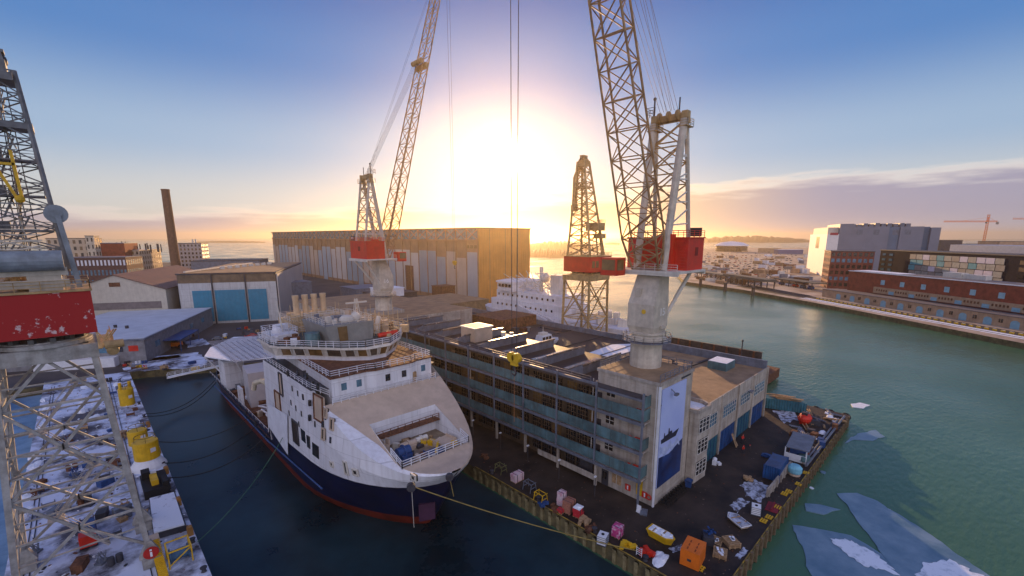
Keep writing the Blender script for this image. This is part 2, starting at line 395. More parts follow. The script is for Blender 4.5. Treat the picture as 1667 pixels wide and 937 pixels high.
# tower at the near corner
m = MB(); m.box(63, 31.5, 0, 74.6, 43.18, 20.9); m.build('tower', concrete2, wb)
m = MB(); m.box(62.8, 31.3, 20.9, 74.8, 43.4, 21.4); m.box(63.05, 31.55, 21.4, 74.55, 43.1, 21.44, 1); m.build('tower_roof', [concrete, tan_roof], wb)
m = MB(); [m.tube((63+.06, y, .05), (63-.02, y, 20.8), .05, 6) for y in (31.7, 32.0)]; m.box(62.86, 31.36, 0, 63.2, 31.62, 20.88); m.build('corner_post', wht, wb)
railing(wb, [(63.2, 31.7, 21.4), (74.4, 31.7, 21.4), (74.4, 43, 21.4), (63.2, 43, 21.4)], h=1.2)
m = MB(); m.box(63, 33.2, RZ-.42, 61.0, 43.2, RZ-.12); m.build('gallery_roof', darksteel, wb)
for yy in (33.1, 36.5, 40):
    pass
# galleries: slab, panels, posts
for k, z0 in enumerate(LV):
    m = MB(); m.box(61.05, 32.9, z0-.25, 63.38, YE, z0); m.box(60.9, 32.8, z0-.45, 61.06, YE, z0+.06, 1); m.build('gallery_floor', [concrete, greysteel], wb)
    y = 33.0; 
    j = 0
    while y < YE-.5:
        y2 = min(y+2.93, YE)
        MB().box(60.98, y+.03, z0+.32, 61.04, y2-.03, z0+2.25).build('balcony_panel', teal, wb); y = y2; j += 1
    MB().box(61.06, 32.92, z0+.32, 63-.02, 32.98, z0+2.25).build('balcony_end_panel', teal, wb)
MB().box(61.06, 32.92, 17.3, 62.98, 32.98, 19.2).build('balcony_end_panel', teal, wb)
for y in PY:
    MB().box(60.78, y-.16, 0 if y < 40 else LV[0]-.4, 61.0, y+.16, RZ+.9).build('balcony_post', greysteel, wb)
for y in PY[1:]:
    MB().box(61.4, y-.2, 0, 61.8, y+.2, LV[0]-.26).build('ground_column', concrete2, wb)
# windows, doors and piers of the long wall behind the galleries
gal = [gl_dark, gl_dark, gl_lit, gl_dark]
nw = 0
for k, z0 in enumerate([0.]+LV):
    for i, y in enumerate(PY[1:-1]):
        for s in range(3):
            ya = y+.75+s*2.65
            if nw >= 96: break
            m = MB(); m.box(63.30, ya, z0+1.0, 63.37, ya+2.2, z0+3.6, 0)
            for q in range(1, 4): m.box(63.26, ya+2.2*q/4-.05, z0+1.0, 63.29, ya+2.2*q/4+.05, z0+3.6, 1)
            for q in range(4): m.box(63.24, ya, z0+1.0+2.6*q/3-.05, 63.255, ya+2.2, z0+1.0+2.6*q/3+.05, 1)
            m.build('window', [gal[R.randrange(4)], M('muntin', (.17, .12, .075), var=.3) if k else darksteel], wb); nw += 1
for k, z0 in enumerate(LV):
    for y in (44.1, 61.5, 79, 96):
        MB().tube((62.9, y, z0), (62.9, y, z0+4.6), .1, 8).build('drain_pipe', cream, wb)
MB().box(61.5, 42.2, .9, 61.62, 56, 2.0).build('ground_sill', concrete2, wb)
# tower west face: small barred windows, doors, ground floor board
for z0 in LV:
    m = MB(); m.box(62.9, 39.6, z0+2.2, 62.97, 41.2, z0+3.6); m.box(62.86, 40.35, z0+2.2, 62.895, 40.45, z0+3.6, 1); m.box(62.86, 39.6, z0+2.85, 62.895, 41.2, z0+2.95, 1); m.build('window', [gl_dark, cream], wb)
    MB().box(62.9, 42.2, z0, 62.98, 43.1, z0+2.4).build('door', darksteel, wb)
m = MB(); m.box(62.88, 40.2, 0, 62.97, 41.6, 2.9); m.box(62.84, 40.5, 1.2, 62.875, 41.3, 2.6, 1); m.build('door', [darksteel, gl_dark], wb)
m = MB(); m.box(62.88, 43.6, 0, 63.38, 46.6, 3.4); m.build('door', darksteel, wb)
m = MB(); m.box(62.9, 37.6, 1.2, 62.98, 39.4, 2.9); m.box(62.86, 38.45, 1.2, 62.895, 38.55, 2.9, 1); m.build('notice_board', [wood, cream], wb)
m = MB(); m.box(62.9, 33.5, 1.0, 62.97, 34.6, 4.2); m.build('yellow_board', M('board_yellow', (.62, .38, .02)), wb)
# billboard: pale sky, dark ship at sea, deep blue lower edge
bb = MB(); bb.box(63.5, 31.30, 3.1, 71.9, 31.48, 20.2)
bl = bb.build('billboard', M('billboard_sky', (.50, .58, .86), c2=(.40, .48, .80), rough=.4, scale=.1, var=.1), wb)
m = MB(); m.add([(63.52, 31.28, 8.6), (67, 31.28, 8.2), (71.88, 31.28, 9.4), (71.88, 31.28, 3.12), (63.52, 31.28, 3.12)], [(0, 1, 2, 3, 4)])
m.build('printed_sea', M('billboard_sea', (.02, .06, .20), c2=(.01, .02, .07), rough=.4, scale=.25), bl)
m = MB(); ice = [(63.6, 8.7)]+[(63.6+i*.9, 8.6+.5*math.sin(i*2.1)+i*.03) for i in range(1, 9)]
icet = [(x, z_+1.6+.5*math.sin(x*3)-.1*(x-63)) for x, z_ in ice]
m.add([(x, 31.27, z_) for x, z_ in ice]+[(x, 31.27, z_) for x, z_ in reversed(icet)], [tuple(range(2*len(ice)))]); m.build('printed_ice', M('billboard_ice', (.55, .62, .80), c2=(.30, .38, .62), rough=.4, scale=.9), bl)
m = MB(); m.add([(x, 31.262, z_) for x, z_ in ((64.0, 10.9), (69.2, 10.7), (70.2, 11.8), (67.8, 11.6), (67.6, 12.2), (66.8, 12.2), (66.7, 12.9), (66.4, 12.9), (66.3, 12.0), (65.2, 11.9), (65.1, 12.5), (64.9, 12.5), (64.8, 11.7), (63.9, 11.6))], [tuple(range(14))]); m.build('printed_ship', M('billboard_ship', (.02, .025, .05)), bl)
m = MB(); m.box(63.2, 31.34, 17.6, 65.4, 31.44, 17.75); m.tube((66.4, 30.6, 19.2), (66.4, 31.45, 19.8), .09); m.box(66.1, 30.2, 18.8, 67.0, 30.7, 19.15); m.build('flood_lamp', greysteel, wb)
m = MB(); m.box(70.2, 31.38, 17.6+2.9, 73.6, 31.47, 20.85); m.build('vent_opening', darksteel, wb)
# sawtooth roof lights across the main block
goldg = M('wet_flashing', (.62, .58, .52), rough=.24, var=.1, metal=.6)
for i in range(8):
    y = 47.5+i*8.8
    x0, x1 = 64.2, 76.6
    a = MB(); a.add([(x0, y, RZ), (x1, y, RZ), (x1, y, RZ+1.9), (x0, y, RZ+1.9), (x0, y+3.6, RZ), (x1, y+3.6, RZ)], [(0, 1, 2, 3), (3, 2, 5, 4), (0, 3, 4), (1, 5, 2)], 0)
    s_ = a.build('roof_light', greysteel, wb)
    MB().box(x0-.15, y-.22, RZ+1.6, x1+.15, y-.02, RZ+2.0).build('ridge_beam', M('ridge_paint', (.34, .30, .28), var=.2, rough=.25, metal=.7), s_)
    b_ = MB(); t0 = Vector((x0+.5, y+.35, RZ+1.75)); b_.quad((x0+.5, y+.35, RZ+1.76), (x1-.5, y+.35, RZ+1.76), (x1-.5, y+3.0, RZ+.36), (x0+.5, y+3.0, RZ+.36)); b_.build('glazing', glass('skylight_glass', (.12, .11, .10), .12), s_)
    c_ = MB(); c_.box(x0+.8, y+4.0, RZ+.004, x1-1, y+5.1, RZ+.12); c_.build('snow_strip', goldg, s_)
m = MB(); m.prism([(66, 80.9), (71.6, 80.9), (71.6, 86.3), (66, 86.3)], RZ, RZ+3.2); m.prism([(65.8, 80.7), (71.8, 80.7), (71.8, 86.5), (65.8, 86.5)], RZ+3.2, RZ+3.5, 1); m.box(66.4, 81.1, RZ+3.5, 71.2, 85.9, RZ+3.52, 2); m.build('vent_penthouse', [beige, cream, darksteel], wb)
m = MB(); m.tube((74.5, 80, RZ), (74.5, 80, RZ+1.6), .6, 12); m.tube((76, 78.6, RZ), (76, 78.6, RZ+1.4), .5, 12); m.build('roof_vent', cream, wb)
# ---- the low hall behind and the white wing along the quay
m = MB(); m.box(78.2, 31.7, 0, 117.9, 150, 12.0); m.build('rear_hall', concrete, wb)
m = MB(); m.box(78.21, 32.1, 12.004, 117.4, 60.8, 12.1, 0); m.build('wing_roof', tan_roof, wb)
m = MB(); m.box(78.21, 60.82, 12.004, 117.4, 149.9, 12.6); m.build('rear_roof', tar, wb)
m = MB(); m.box(117.4, 31.7, 12.0, 117.9, 150, 14.2); m.build('rear_parapet', greysteel, wb)
m = MB(); m.prism([(92, 64), (116, 62), (117, 66), (110, 71), (96, 70)], 12.604, 12.72); m.build('snow_patch', snow, wb)
m = MB(); m.box(79.5, 31.45, 4.6, 117.9, 31.69, 12.6); wf = m.build('wing_wall', concrete2, wb)
for x in (80, 89.3, 98.6, 107.9, 117.55):
    MB().box(x-.22, 31.15, 0, x+.22, 31.44, 12.75).build('pilaster', concrete2, wb)
for i, x in enumerate((80.3, 89.6, 98.9, 108.2)):
    d_ = MB(); d_.box(x+.2, 31.5, 0, x+8.6, 31.68, 4.4)
    for q in range(1, 5): d_.box(x+.2+8.4*q/5-.05, 31.42, 0, x+.2+8.4*q/5+.05, 31.49, 4.4, 1)
    d_.build('loading_door', [tealc if i % 2 == 0 else bluec, blue], wb)
for x, n_ in ((81.5, 5), (90.6, 6), (100.4, 5), (109, 6)):
    m = MB(); L_ = n_*1.15
    m.box(x, 31.40, 7.4, x+L_, 31.44, 9.9)
    for q in range(n_+1): m.box(x+q*1.15-.05, 31.34, 7.4, x+q*1.15+.05, 31.39, 9.9, 1)
    for q in range(4): m.box(x, 31.30, 7.4+q*.83-.04, x+L_, 31.335, 7.4+q*.83+.04, 1)
    m.build('strip_window', [gl_blue, cream], wb)
m = MB(); m.box(104.6, 30.6, 9.6, 106.2, 31.4, 9.75); m.tube((104.8, 30.6, 9.6), (103.5, 30.2, 9.9), .12); m.build('wall_lamp', greysteel, wb)
# projecting stair bay
m = MB(); m.prism([(74.62, 31.44), (74.62, 29.9), (79, 29.6), (80.2, 31.44)], 0, 13.4); bay = m.build('stair_bay', concrete2, wb)
m = MB(); P_ = [(74.62, 38), (74.62, 30.0), (79, 29.7), (80.2, 31.5), (80.2, 38)]
for a_, b_ in zip(P_, P_[1:]): m.beam((*a_, 13.75), (*b_, 13.75), .45, .7)
m.build('bay_parapet', concrete, bay)
m = MB(); m.prism([(74.8, 37), (74.8, 30.4), (78.8, 30.1), (79.8, 31.6), (79.8, 37)], 13.404, 13.5); m.build('snow_patch', snow, bay)
for z0 in (1.4, 5.6, 9.6):
    for (xa, ya), (xb, yb), k in (((75.0, 29.87), (78.6, 29.62), 3), ((79.1, 29.75), (80.0, 31.2), 2)):
        m = MB(); a_, b_ = Vector((xa, ya-.06, z0)), Vector((xb, yb-.06, z0))
        m.beam(a_+Vector((0, 0, 1.3)), b_+Vector((0, 0, 1.3)), .05, 2.6)
        for q in range(k+1): c_ = a_.lerp(b_, q/k)+Vector((0, -.07, 0)); m.beam(c_, c_+Vector((0, 0, 2.6)), .1, mi=1)
        for q in (.05, 1.0, 1.8, 2.55): m.beam(a_+Vector((0, -.14, q)), b_+Vector((0, -.14, q)), .08, mi=1)
        m.build('window', [gl_dark, cream], bay)
m = MB(); m.cbox((89, 42, 12.1), 6, 3, 2.2); m.box(86.2, 40.6, 14.3, 91.8, 43.4, 14.4, 1); m.build('roof_cabin', [teal, snow], wb)
m = MB(); m.cbox((111, 40, 12.1), 5.5, 4.5, 1.9); m.cbox((111, 40, 14.0), 5.3, 4.3, .1, 0, 1); m.build('roof_cabin', [teal, snow], wb)
m = MB(); m.beam((80, 48, 12.15), (116, 45, 12.15), .7, .5); m.build('roof_duct', darksteel, wb)
for x, y in ((102, 47.5), (105, 49.5), (98, 49)):
    m = MB(); m.tube((x, y, 12.1), (x, y, 13.3), .35, 10); m.tube((x, y, 13.3), (x, y, 13.6), .6, 10); m.build('roof_vent', darksteel, wb)
m = MB(); m.box(100, 108, 12.6, 117, 124, 16.2); m.build('roof_penthouse', rust, wb)
# far tower that carries the second crane, and the lower shed in front of it
ft = thing('crane_tower_block', 'brown roofed block behind the white bridge ship carrying a crane column', 'building', (63, 126, 0))
m = MB(); m.box(63, YE+.3, 0, 98, 150, 18.6); m.build('wall', concrete, ft)
m = MB(); m.box(62.6, YE+.31, 18.6, 98.2, 150.4, 19.0); m.box(63.2, YE+.6, 19.0, 97.8, 150, 19.06, 1); m.build('roof', [concrete2, tan_roof], ft)
m = MB(); m.box(66, 130, 19.06, 76, 139.5, 20.2); m.build('crane_plinth', concrete, ft)
for i in range(10): MB().box(62.9, 123+i*2.7, 13, 62.98, 124.9+i*2.7, 16).build('window', gl_dark, ft)

for i in range(26):
    x, y = R.uniform(80, 115), R.uniform(62, 148)
    if 90 < x < 118 and 60 < y < 90 or (98 < x and 104 < y < 127): continue
    m = MB(); k = i % 3
    if k == 0: m.tube((x, y, 12.6), (x, y, 13.8), .4, 10); m.tube((x, y, 13.8), (x, y, 14.1), .7, 10)
    elif k == 1: m.cbox((x, y, 12.6), R.uniform(1.5, 4), R.uniform(1.2, 2.5), R.uniform(.8, 1.8), 0)
    else: m.beam((x, y, 12.8), (x, y+R.uniform(4, 12), 12.8), .5, .4)
    m.build(['roof_vent', 'roof_box', 'roof_duct'][k], [cream, greysteel, rust, darksteel][i % 4], wb)
for y in (66, 79, 92, 105, 118): MB().box(78.3, y, 12.604, 117.2, y+.25, 12.9).build('roof_seam', darksteel, wb)
MB().rail([(60.98, 43.3, RZ+.45), (60.98, YE, RZ+.45)], h=.9, step=4.4, bars=2, r=.03).build('roof_railing', greysteel, wb)
# ================================================================== cranes
def lattice(P0, P1, side, w0, w1, h0, h1, n_, rc, rb, root, cm, bm, names=('chord', 'lacing'), flare=.12, faces=(0, 1, 2, 3), own=True):
    """four chords from P0 to P1 with lacing; side = half-width direction"""
    P0, P1 = Vector(P0), Vector(P1); ax = (P1-P0).normalized(); s = Vector(side).normalized(); s = (s-ax*s.dot(ax)).normalized(); h = ax.cross(s)
    def ring(t):
        ww, hh = lerp(w0, w1, t)/2, lerp(h0, h1, t)/2
        if t < flare: q = .45+.55*t/flare; hh *= q; ww *= .75+.25*t/flare
        c = P0.lerp(P1, t); return [c+s*ww+h*hh, c-s*ww+h*hh, c-s*ww-h*hh, c+s*ww-h*hh]
    T = [flare*.999*i/2 for i in range(3)]+[flare+(1-flare)*i/n_ for i in range(1, n_+1)] if flare else [i/n_ for i in range(n_+1)]
    rs = [ring(t) for t in T]
    for k in range(4):
        m = MB()
        for a, b in zip(rs, rs[1:]): m.tube(a[k], b[k], rc, 6)
        m.build(names[0], cm, root)
    m = MB()
    for i in range(len(rs)-1):
        a, b = rs[i], rs[i+1]
        for k in faces:
            q = (k+1) % 4
            m.beam(b[k], b[q], rb)
            if k % 2 == 0:      # broad faces: crossed
                m.beam(a[k], b[q], rb); m.beam(a[q], b[k], rb)
            else:
                md = a[k].lerp(b[k], .5); m.beam(a[q], md, rb*.8); m.beam(md, b[q], rb*.8)
    for k in faces: m.beam(rs[0][k], rs[0][(k+1) % 4], rb)
    m.build(names[1], bm, root)
    return rs
def luffing_crane(loc, rot, label, num, num_side, hook_z, tip=(31.9, 0, 96.5)):
    """column crane; local +x is the way the jib points"""
    c = thing('jib_crane', label, 'crane', loc, group='red housed luffing cranes on columns', rot=rot, local=True)
    m = MB(); m.lathe((0, 0, 0), [(2.75, 0), (2.7, 4.9)], 28); m.build('column', craneW, c, smooth=False)
    m = MB(); m.lathe((0, 0, 4.9), [(2.8, 0), (3.2, .05), (3.2, .35), (2.7, .4), (2.7, 1.0), (3.1, 1.05), (3.1, 1.35), (2.6, 1.4)], 28); m.build('slewing_ring', craneW, c)
    pl = MB(); pl.lathe((0, 0, 4.6), [(2.76, 0), (4.2, 0), (4.2, .12), (2.76, .12)], 24)
    p = pl.build('walkway', greysteel, c)
    MB().rail([(4.15*math.cos(a*math.pi/8), 4.15*math.sin(a*math.pi/8), 4.72) for a in range(16)], closed=True, step=2).build('handrail', cream, p)
    # slewing mast: boxy foot, front leaning back to a narrower head
    m = MB()
    q0 = [(-2.2, -2.2), (2.2, -2.2), (2.2, 2.2), (-2.2, 2.2)]; q1 = [(-2.3, -2.5), (2.6, -2.5), (2.6, 2.5), (-2.3, 2.5)]; q2 = [(-2.2, -2.3), (.4, -2.1), (.4, 2.1), (-2.2, 2.3)]
    m.prism(q0, 6.3, 7.3, top=q1); m.prism(q1, 7.3, 11.2); m.prism(q1, 11.2, 16.6, top=q2)
    b = m.build('mast', craneW, c)
    tm = M('number_white', (.85, .85, .82))
    if num_side == 'right': mt = Matrix.Translation((-.2, 2.53, 9.8)) @ Matrix.Rotation(math.pi, 4, 'Z') @ Matrix.Rotation(math.pi/2, 4, 'X')
    elif num_side == 'left': mt = Matrix.Translation((0, -2.53, 9.6)) @ Matrix.Rotation(math.pi/2, 4, 'X')
    else: mt = Matrix.Translation((-2.33, 0, 9.6)) @ Matrix.Rotation(-math.pi/2, 4, 'Z') @ Matrix.Rotation(math.pi/2, 4, 'X')
    text_mesh(num, 1.9, 'number', tm, b, mt)
    m = MB(); m.tube((2.62, .6, 10), (2.68, .6, 10), .4, 14); m.build('warning_disc', M('disc_yellow', (.7, .42, .03)), b)
    m = MB(); m.cbox((1.9, -.9, 12.4), .7, 1.0, 1.4); m.build('hatch', craneW, b)
    for z_, y_ in ((7.0, 2.6), (7.0, -2.6)):
        MB().cbox((-.5, y_, z_), 1.6, .5, .5).build('bracket', craneW, b)
    # deck, house, cab
    m = MB(); m.box(-8.2, -6, 16.6, 2.4, 6, 17.0); m.box(-8.2, -6, 16.2, -7.8, 6, 16.58); m.box(1.9, -6, 16.2, 2.3, 6, 16.58); d_ = m.build('slewing_deck', cream, c)
    MB().rail([(2.2, -5.8, 17.0), (2.2, 5.8, 17.0)], step=2).build('handrail', cream, d_)
    m = MB(); m.box(-7.6, -5.6, 17.0, -1.6, 5.6, 22.3); h_ = m.build('machine_house', redp, c)
    m = MB(); m.box(-7.8, -5.8, 22.3, -1.4, 5.8, 22.5); m.build('roof', redp, h_)
    m = MB(); m.box(-1.58, 1.0, 17.0, -.2, 3.4, 23.0); m.build('winch_box', redp, h_)
    m = MB(); m.box(-5.4, 5.62, 19.4, -4.3, 5.66, 20.8); m.box(-7.66, -1.2, 19.4, -7.62, .2, 20.8); m.build('window', M('dull_red', (.2, .01, .01)), h_)
    m = MB()
    for q in range(9): m.box(-1.52, 4.3, 17.6+q*.5, -1.35, 5.2, 17.68+q*.5)
    m.build('ladder', redp, h_)
    m = MB().rail([(-7.6, -5.6, 22.5), (-1.6, -5.6, 22.5), (-1.6, 5.6, 22.5), (-7.6, 5.6, 22.5)], closed=True, step=2); m.build('handrail', redp, h_)
    m = MB(); m.box(-7.4, 3.2, 22.6, -7.1, 5.2, 24.1); m.box(-7.44, 3.5, 23.1, -7.41, 4.9, 23.7, 1); m.build('notice_board', [darksteel, wht], h_)
    cb = MB(); cb.box(2.6, -6.6, 16.0, 5.4, -3.4, 19.0); k_ = cb.build('cab', redp, c)
    m = MB(); m.box(5.41, -6.3, 16.9, 5.45, -3.7, 18.7); m.box(3.0, -6.65, 16.9, 5.2, -6.61, 18.7); m.box(3.2, -3.39, 16.9, 5.2, -3.35, 18.7); m.build('window', gl_lit, k_)
    for y_ in (-2.6, 2.6):
        MB().tube((-7.4, y_*1.4, 16.3), (-2.1, y_*.8, 8.8), .34, 10).build('strut', cream, c)
    # A-frame
    AP = [Vector((-3.6, s_*2.7, 41.8)) for s_ in (1, -1)]
    for s_, ap in zip((1, -1), AP):
        MB().tube((.4, s_*2.5, 17.0), ap+Vector((.4, 0, -.4)), .62, 10).build('front_leg', craneW, c)
        MB().tube((-6.6, s_*3.2, 22.4), ap+Vector((-.5, 0, -.6)), .38, 8).build('rear_leg', craneW, c)
        f0, f1, r0 = Vector((.4, s_*2.5, 17.0)), ap, Vector((-6.6, s_*3.2, 22.4))
        for t in (.3, .45, .6, .75, .88):
            MB().beam(f0.lerp(f1, t), r0.lerp(f1, (t-.2)/.8), .24).build('cross_tie', cream, c); MB().beam(f0.lerp(f1, t), r0.lerp(f1, t-.05), .2).build('diagonal_tie', cream, c)
        m = MB(); m.cbox((ap.x, ap.y, ap.z-1.6), 2.4, 1.7, .14); m.rail([(ap.x-1.2, ap.y-.85, ap.z-1.46), (ap.x+1.2, ap.y-.85, ap.z-1.46), (ap.x+1.2, ap.y+.85, ap.z-1.46), (ap.x-1.2, ap.y+.85, ap.z-1.46)], closed=True, r=.03); m.build('service_platform', craneY, c)
        m = MB(); m.cbox((ap.x, ap.y, ap.z-1), 1.2, 1.0, 1.9); m.build('head_block', craneY, c)
    m = MB(); m.beam(AP[0]+Vector((0, 0, .2)), AP[1]+Vector((0, 0, .2)), .8, 1.0); m.build('cross_beam', craneY, c)
    for y_ in (-1.6, 0, 1.6): MB().tube((-3.0, y_-.16, 42.2), (-3.0, y_+.16, 42.2), .8, 16).build('sheave', craneY, c)
    MB().tube((-3.6, 1.5, 42), (-3.6, 1.5, 45.0), .12).build('wind_gauge', darksteel, c); m = MB(); m.tube((-3.6, -3.0, 42.6), (-3.6, -3.0, 45.6), .14); m.ball((-3.6, -3.0, 45.6), .3); m.rail([(-4.8, -3.8, 42.7), (-2.4, -3.8, 42.7), (-2.4, -2.2, 42.7)], h=1.3); m.build('mast_light', darksteel, c)
    A0, B0_ = Vector((.4, 2.5, 17.0)), Vector((.4, -2.5, 17.0))
    m = MB(); tt = [.28, .46, .64, .82, .98]
    for t0, t1 in zip(tt, tt[1:]):
        for a_, b_, A_, B_ in ((A0, B0_, AP[0], AP[1]), (Vector((-6.6, 3.2, 22.4)), Vector((-6.6, -3.2, 22.4)), AP[0], AP[1])): m.beam(a_.lerp(A_, t0), b_.lerp(B_, t1), .2); m.beam(b_.lerp(B_, t0), a_.lerp(A_, t1), .2); m.beam(a_.lerp(A_, t1), b_.lerp(B_, t1), .2)
    m.build('cross_bracing', craneY, c)
    m = MB()
    for i in range(22): m.beam((-.1, 2.1, 18+i*.9), (-.1, 2.8, 18+i*.9), .08)
    m.build('ladder', craneW, c)
    # jib
    FT = Vector((1.2, 0, 17.2)); TIP = Vector(tip)
    lattice(FT, TIP, (0, 1, 0), 6.4, 2.6, 2.9, 1.6, 19, .19, .15, c, lat, lat, flare=.07)
    ax = (TIP-FT).normalized()
    g = MB(); q = FT.lerp(TIP, .62); g.beam(q+Vector((0, -3, 0)), q+Vector((0, 3, 0)), .9, 1.6); g.tube(q+Vector((-1.8, -2.5, 1)), q+Vector((-1.8, 2.5, 1)), .8, 10); g.build('luffing_bracket', craneY, c)
    g = MB(); g.beam(TIP+Vector((-.6, 0, -.5)), TIP+Vector((1.2, 0, .8)), 2.2, 1.6); g.build('jib_head', craneY, c)
    for y_ in (-.9, .9): MB().tube(TIP+Vector((.8, y_-.15, .5)), TIP+Vector((.8, y_+.15, .5)), .9, 14).build('sheave', craneY, c)
    g = MB(); q = FT.lerp(TIP, .62)+Vector((-1.8, 0, 1))
    for i in range(6):
        y_ = -2.2+i*.88; g.tube((-3.0, y_*.7, 43.0), q+Vector((0, y_, 0)), .035, 4)
    for y_ in (-.5, .5): g.tube((-3.0, y_, 43.0), TIP+Vector((0, y_, .6)), .03, 4)
    g.build('luffing_rope', darksteel, c)
    g = MB(); hx = TIP.x+1.0
    g.tube((hx, -.85, TIP.z), (hx, -.42, hook_z+2.2), .045, 5); g.tube((hx, .85, TIP.z), (hx, .42, hook_z+2.2), .045, 5); g.build('hoist_rope', darksteel, c)
    hk = MB(); hk.cbox((hx, 0, hook_z+.55), .36, 1.1, 1.5); hk.tube((hx-.3, -.45, hook_z+1.6), (hx+.3, -.45, hook_z+1.6), .62, 16); hk.tube((hx-.3, .45, hook_z+1.6), (hx+.3, .45, hook_z+1.6), .62, 16)
    hb = hk.build('hook_block', yellow, c)
    g = MB(); g.path([(hx, .0, hook_z+.6), (hx, 0, hook_z), (hx, .35, hook_z-.35), (hx, .1, hook_z-.75), (hx, -.35, hook_z-.6)], .12, 8); g.build('hook', darksteel, hb)
    g = MB(); g.tube((hx, 0, hook_z-.6), (hx, 0, hook_z-7), .025, 5); g.build('sling', M('sling', (.5, .2, .08)), hb)
    return c
c15 = luffing_crane((70.6, 38.5, 21.44), math.pi, 'pale grey column crane numbered 15 on the pier corner tower, red house, tall lattice jib', '15', 'right', 27.5-21.44)
c16 = luffing_crane((71.0, 134.6, 20.2), 0., 'farther pale column crane numbered 16, behind the white bridge ship, red house left of jib', '16', 'left', 33-20.2, tip=(28.6, 0, 116))
# ---- portal cranes on rails
def portal_crane(loc, rot, label, pw, pd, ph, taper, cm, lm, hs, jib, housemat, side=(0, 1, 0), sign=False, pipe=False, nb=4, heavy=False, jm=None):
    c = thing('portal_crane', label, 'crane', loc, group='lattice portal cranes', rot=rot, local=True)
    B0 = [Vector((sx*pw/2, sy*pd/2, 0)) for sx, sy in ((-1, -1), (1, -1), (1, 1), (-1, 1))]
    B1 = [Vector((sx*pw/2*taper, sy*pd/2*taper, ph)) for sx, sy in ((-1, -1), (1, -1), (1, 1), (-1, 1))]
    for a, b in zip(B0, B1):
        lg = MB(); lg.beam(a+Vector((0, 0, 1.2)), b, .62, .62); L_ = lg.build('leg', cm, c)
        g = MB(); g.cbox((a.x, a.y, .1), 2.0, 2.6, 1.2); g.prism([(a.x-1.2, a.y-.5), (a.x+1.2, a.y-.5), (a.x+1.2, a.y+.5), (a.x-1.2, a.y+.5)], 1.2, 3.4, top=[(a.x-.3, a.y-.3), (a.x+.3, a.y-.3), (a.x+.3, a.y+.3), (a.x-.3, a.y+.3)]); g.build('bogie', cm, L_)
        g = MB(); [g.tube((a.x-.25, a.y+q, .38), (a.x+.25, a.y+q, .38), .38, 12) for q in (-.8, .8)]; g.build('wheel', darksteel, L_)
    if sign:
        a = B0[1]; g = MB(); g.tube((a.x+.05, a.y-1.32, 2.3), (a.x+.05, a.y-1.40, 2.3), .85, 20); s_ = g.build('warning_sign', M('sign_red', (.45, .02, .015)), c)
        g = MB(); g.box(a.x-.08, a.y-1.43, 1.75, a.x+.16, a.y-1.405, 2.45); g.cbox((a.x+.04, a.y-1.42, 2.6), .24, .02, .24); g.build('symbol', wht, s_)
    for k in range(4):
        g = MB(); a0, a1, b0, b1 = B0[k], B1[k], B0[(k+1) % 4], B1[(k+1) % 4]
        for i in range(nb):
            t0, t1 = .10+.90*i/nb, .10+.90*(i+1)/nb; tm_ = (t0+t1)/2
            p0, p1, q0, q1 = a0.lerp(a1, t0), a0.lerp(a1, t1), b0.lerp(b1, t0), b0.lerp(b1, t1)
            mid = p0.lerp(q0, .5) if i % 2 else p1.lerp(q1, .5)
            if i % 2: g.beam(mid, p1, .30); g.beam(mid, q1, .30)
            else: g.beam(p0, mid, .30); g.beam(q0, mid, .30)
            g.beam(p1, q1, .26); pm, qm = p0.lerp(p1, .5), q0.lerp(q1, .5)
            x1 = (p0 if not i % 2 else p1).lerp(mid, .5); x2 = (q0 if not i % 2 else q1).lerp(mid, .5)
            g.beam(pm, x1, .17); g.beam(qm, x2, .17); g.beam(pm, qm, .16)
            g.beam(mid+Vector((0, 0, -.3)), mid+Vector((0, 0, .3)), .7, .12)
        g.build('side_bracing', lm, c)
    g = MB(); g.beam(B0[0].lerp(B1[0], .55), B0[2].lerp(B1[2], .55), .2); g.beam(B0[1].lerp(B1[1], .55), B0[3].lerp(B1[3], .55), .2); g.build('plan_bracing', lm, c)
    # stairs and landings zigzag inside the portal
    g = MB()
    for i in range(4):
        z0, z1 = 2+i*ph*.2, 2+(i+1)*ph*.2
        s_ = 1 if i % 2 else -1
        p, q = Vector((-s_*pw*.18, .6, z0)), Vector((s_*pw*.18, .6, z1))
        for o in (-.4, .4): g.beam(p+Vector((0, o, 0)), q+Vector((0, o, 0)), .1, .25)
        for k in range(10): g.box(lerp(p.x, q.x, k/10)-.15, .25, lerp(z0, z1, k/10), lerp(p.x, q.x, k/10)+.15, .95, lerp(z0, z1, k/10)+.05)
        for o in (-.45, .45): g.beam(p+Vector((0, o, 1)), q+Vector((0, o, 1)), .06)
        g.box(q.x-.8, -.1, z1-.1, q.x+.8, 1.4, z1)
    g.build('stair', M('stair_grey', (.40, .37, .34), rough=.6), c)
    W = pw*taper; Dp = pd*taper
    g = MB(); g.box(-W/2-.5, -Dp/2-.5, ph-.2, W/2+.5, -Dp/2+.3, ph+1.5); g.box(-W/2-.5, Dp/2-.3, ph-.2, W/2+.5, Dp/2+.5, ph+1.5); g.box(-W/2-.5, -Dp/2+.31, ph-.2, -W/2+.3, Dp/2-.31, ph+1.5); g.box(W/2-.3, -Dp/2+.31, ph-.2, W/2+.5, Dp/2-.31, ph+1.5)
    pg = g.build('portal_girder', cm, c)
    g = MB(); g.box(W/2+.5, -Dp/2-1.2, ph+1.0, W/2+2.0, Dp/2+1, ph+1.12); g.rail([(W/2+1.95, -Dp/2-1.1, ph+1.12), (W/2+1.95, Dp/2+.9, ph+1.12)]); g.build('side_platform', craneY, c)
    rr = W*.52
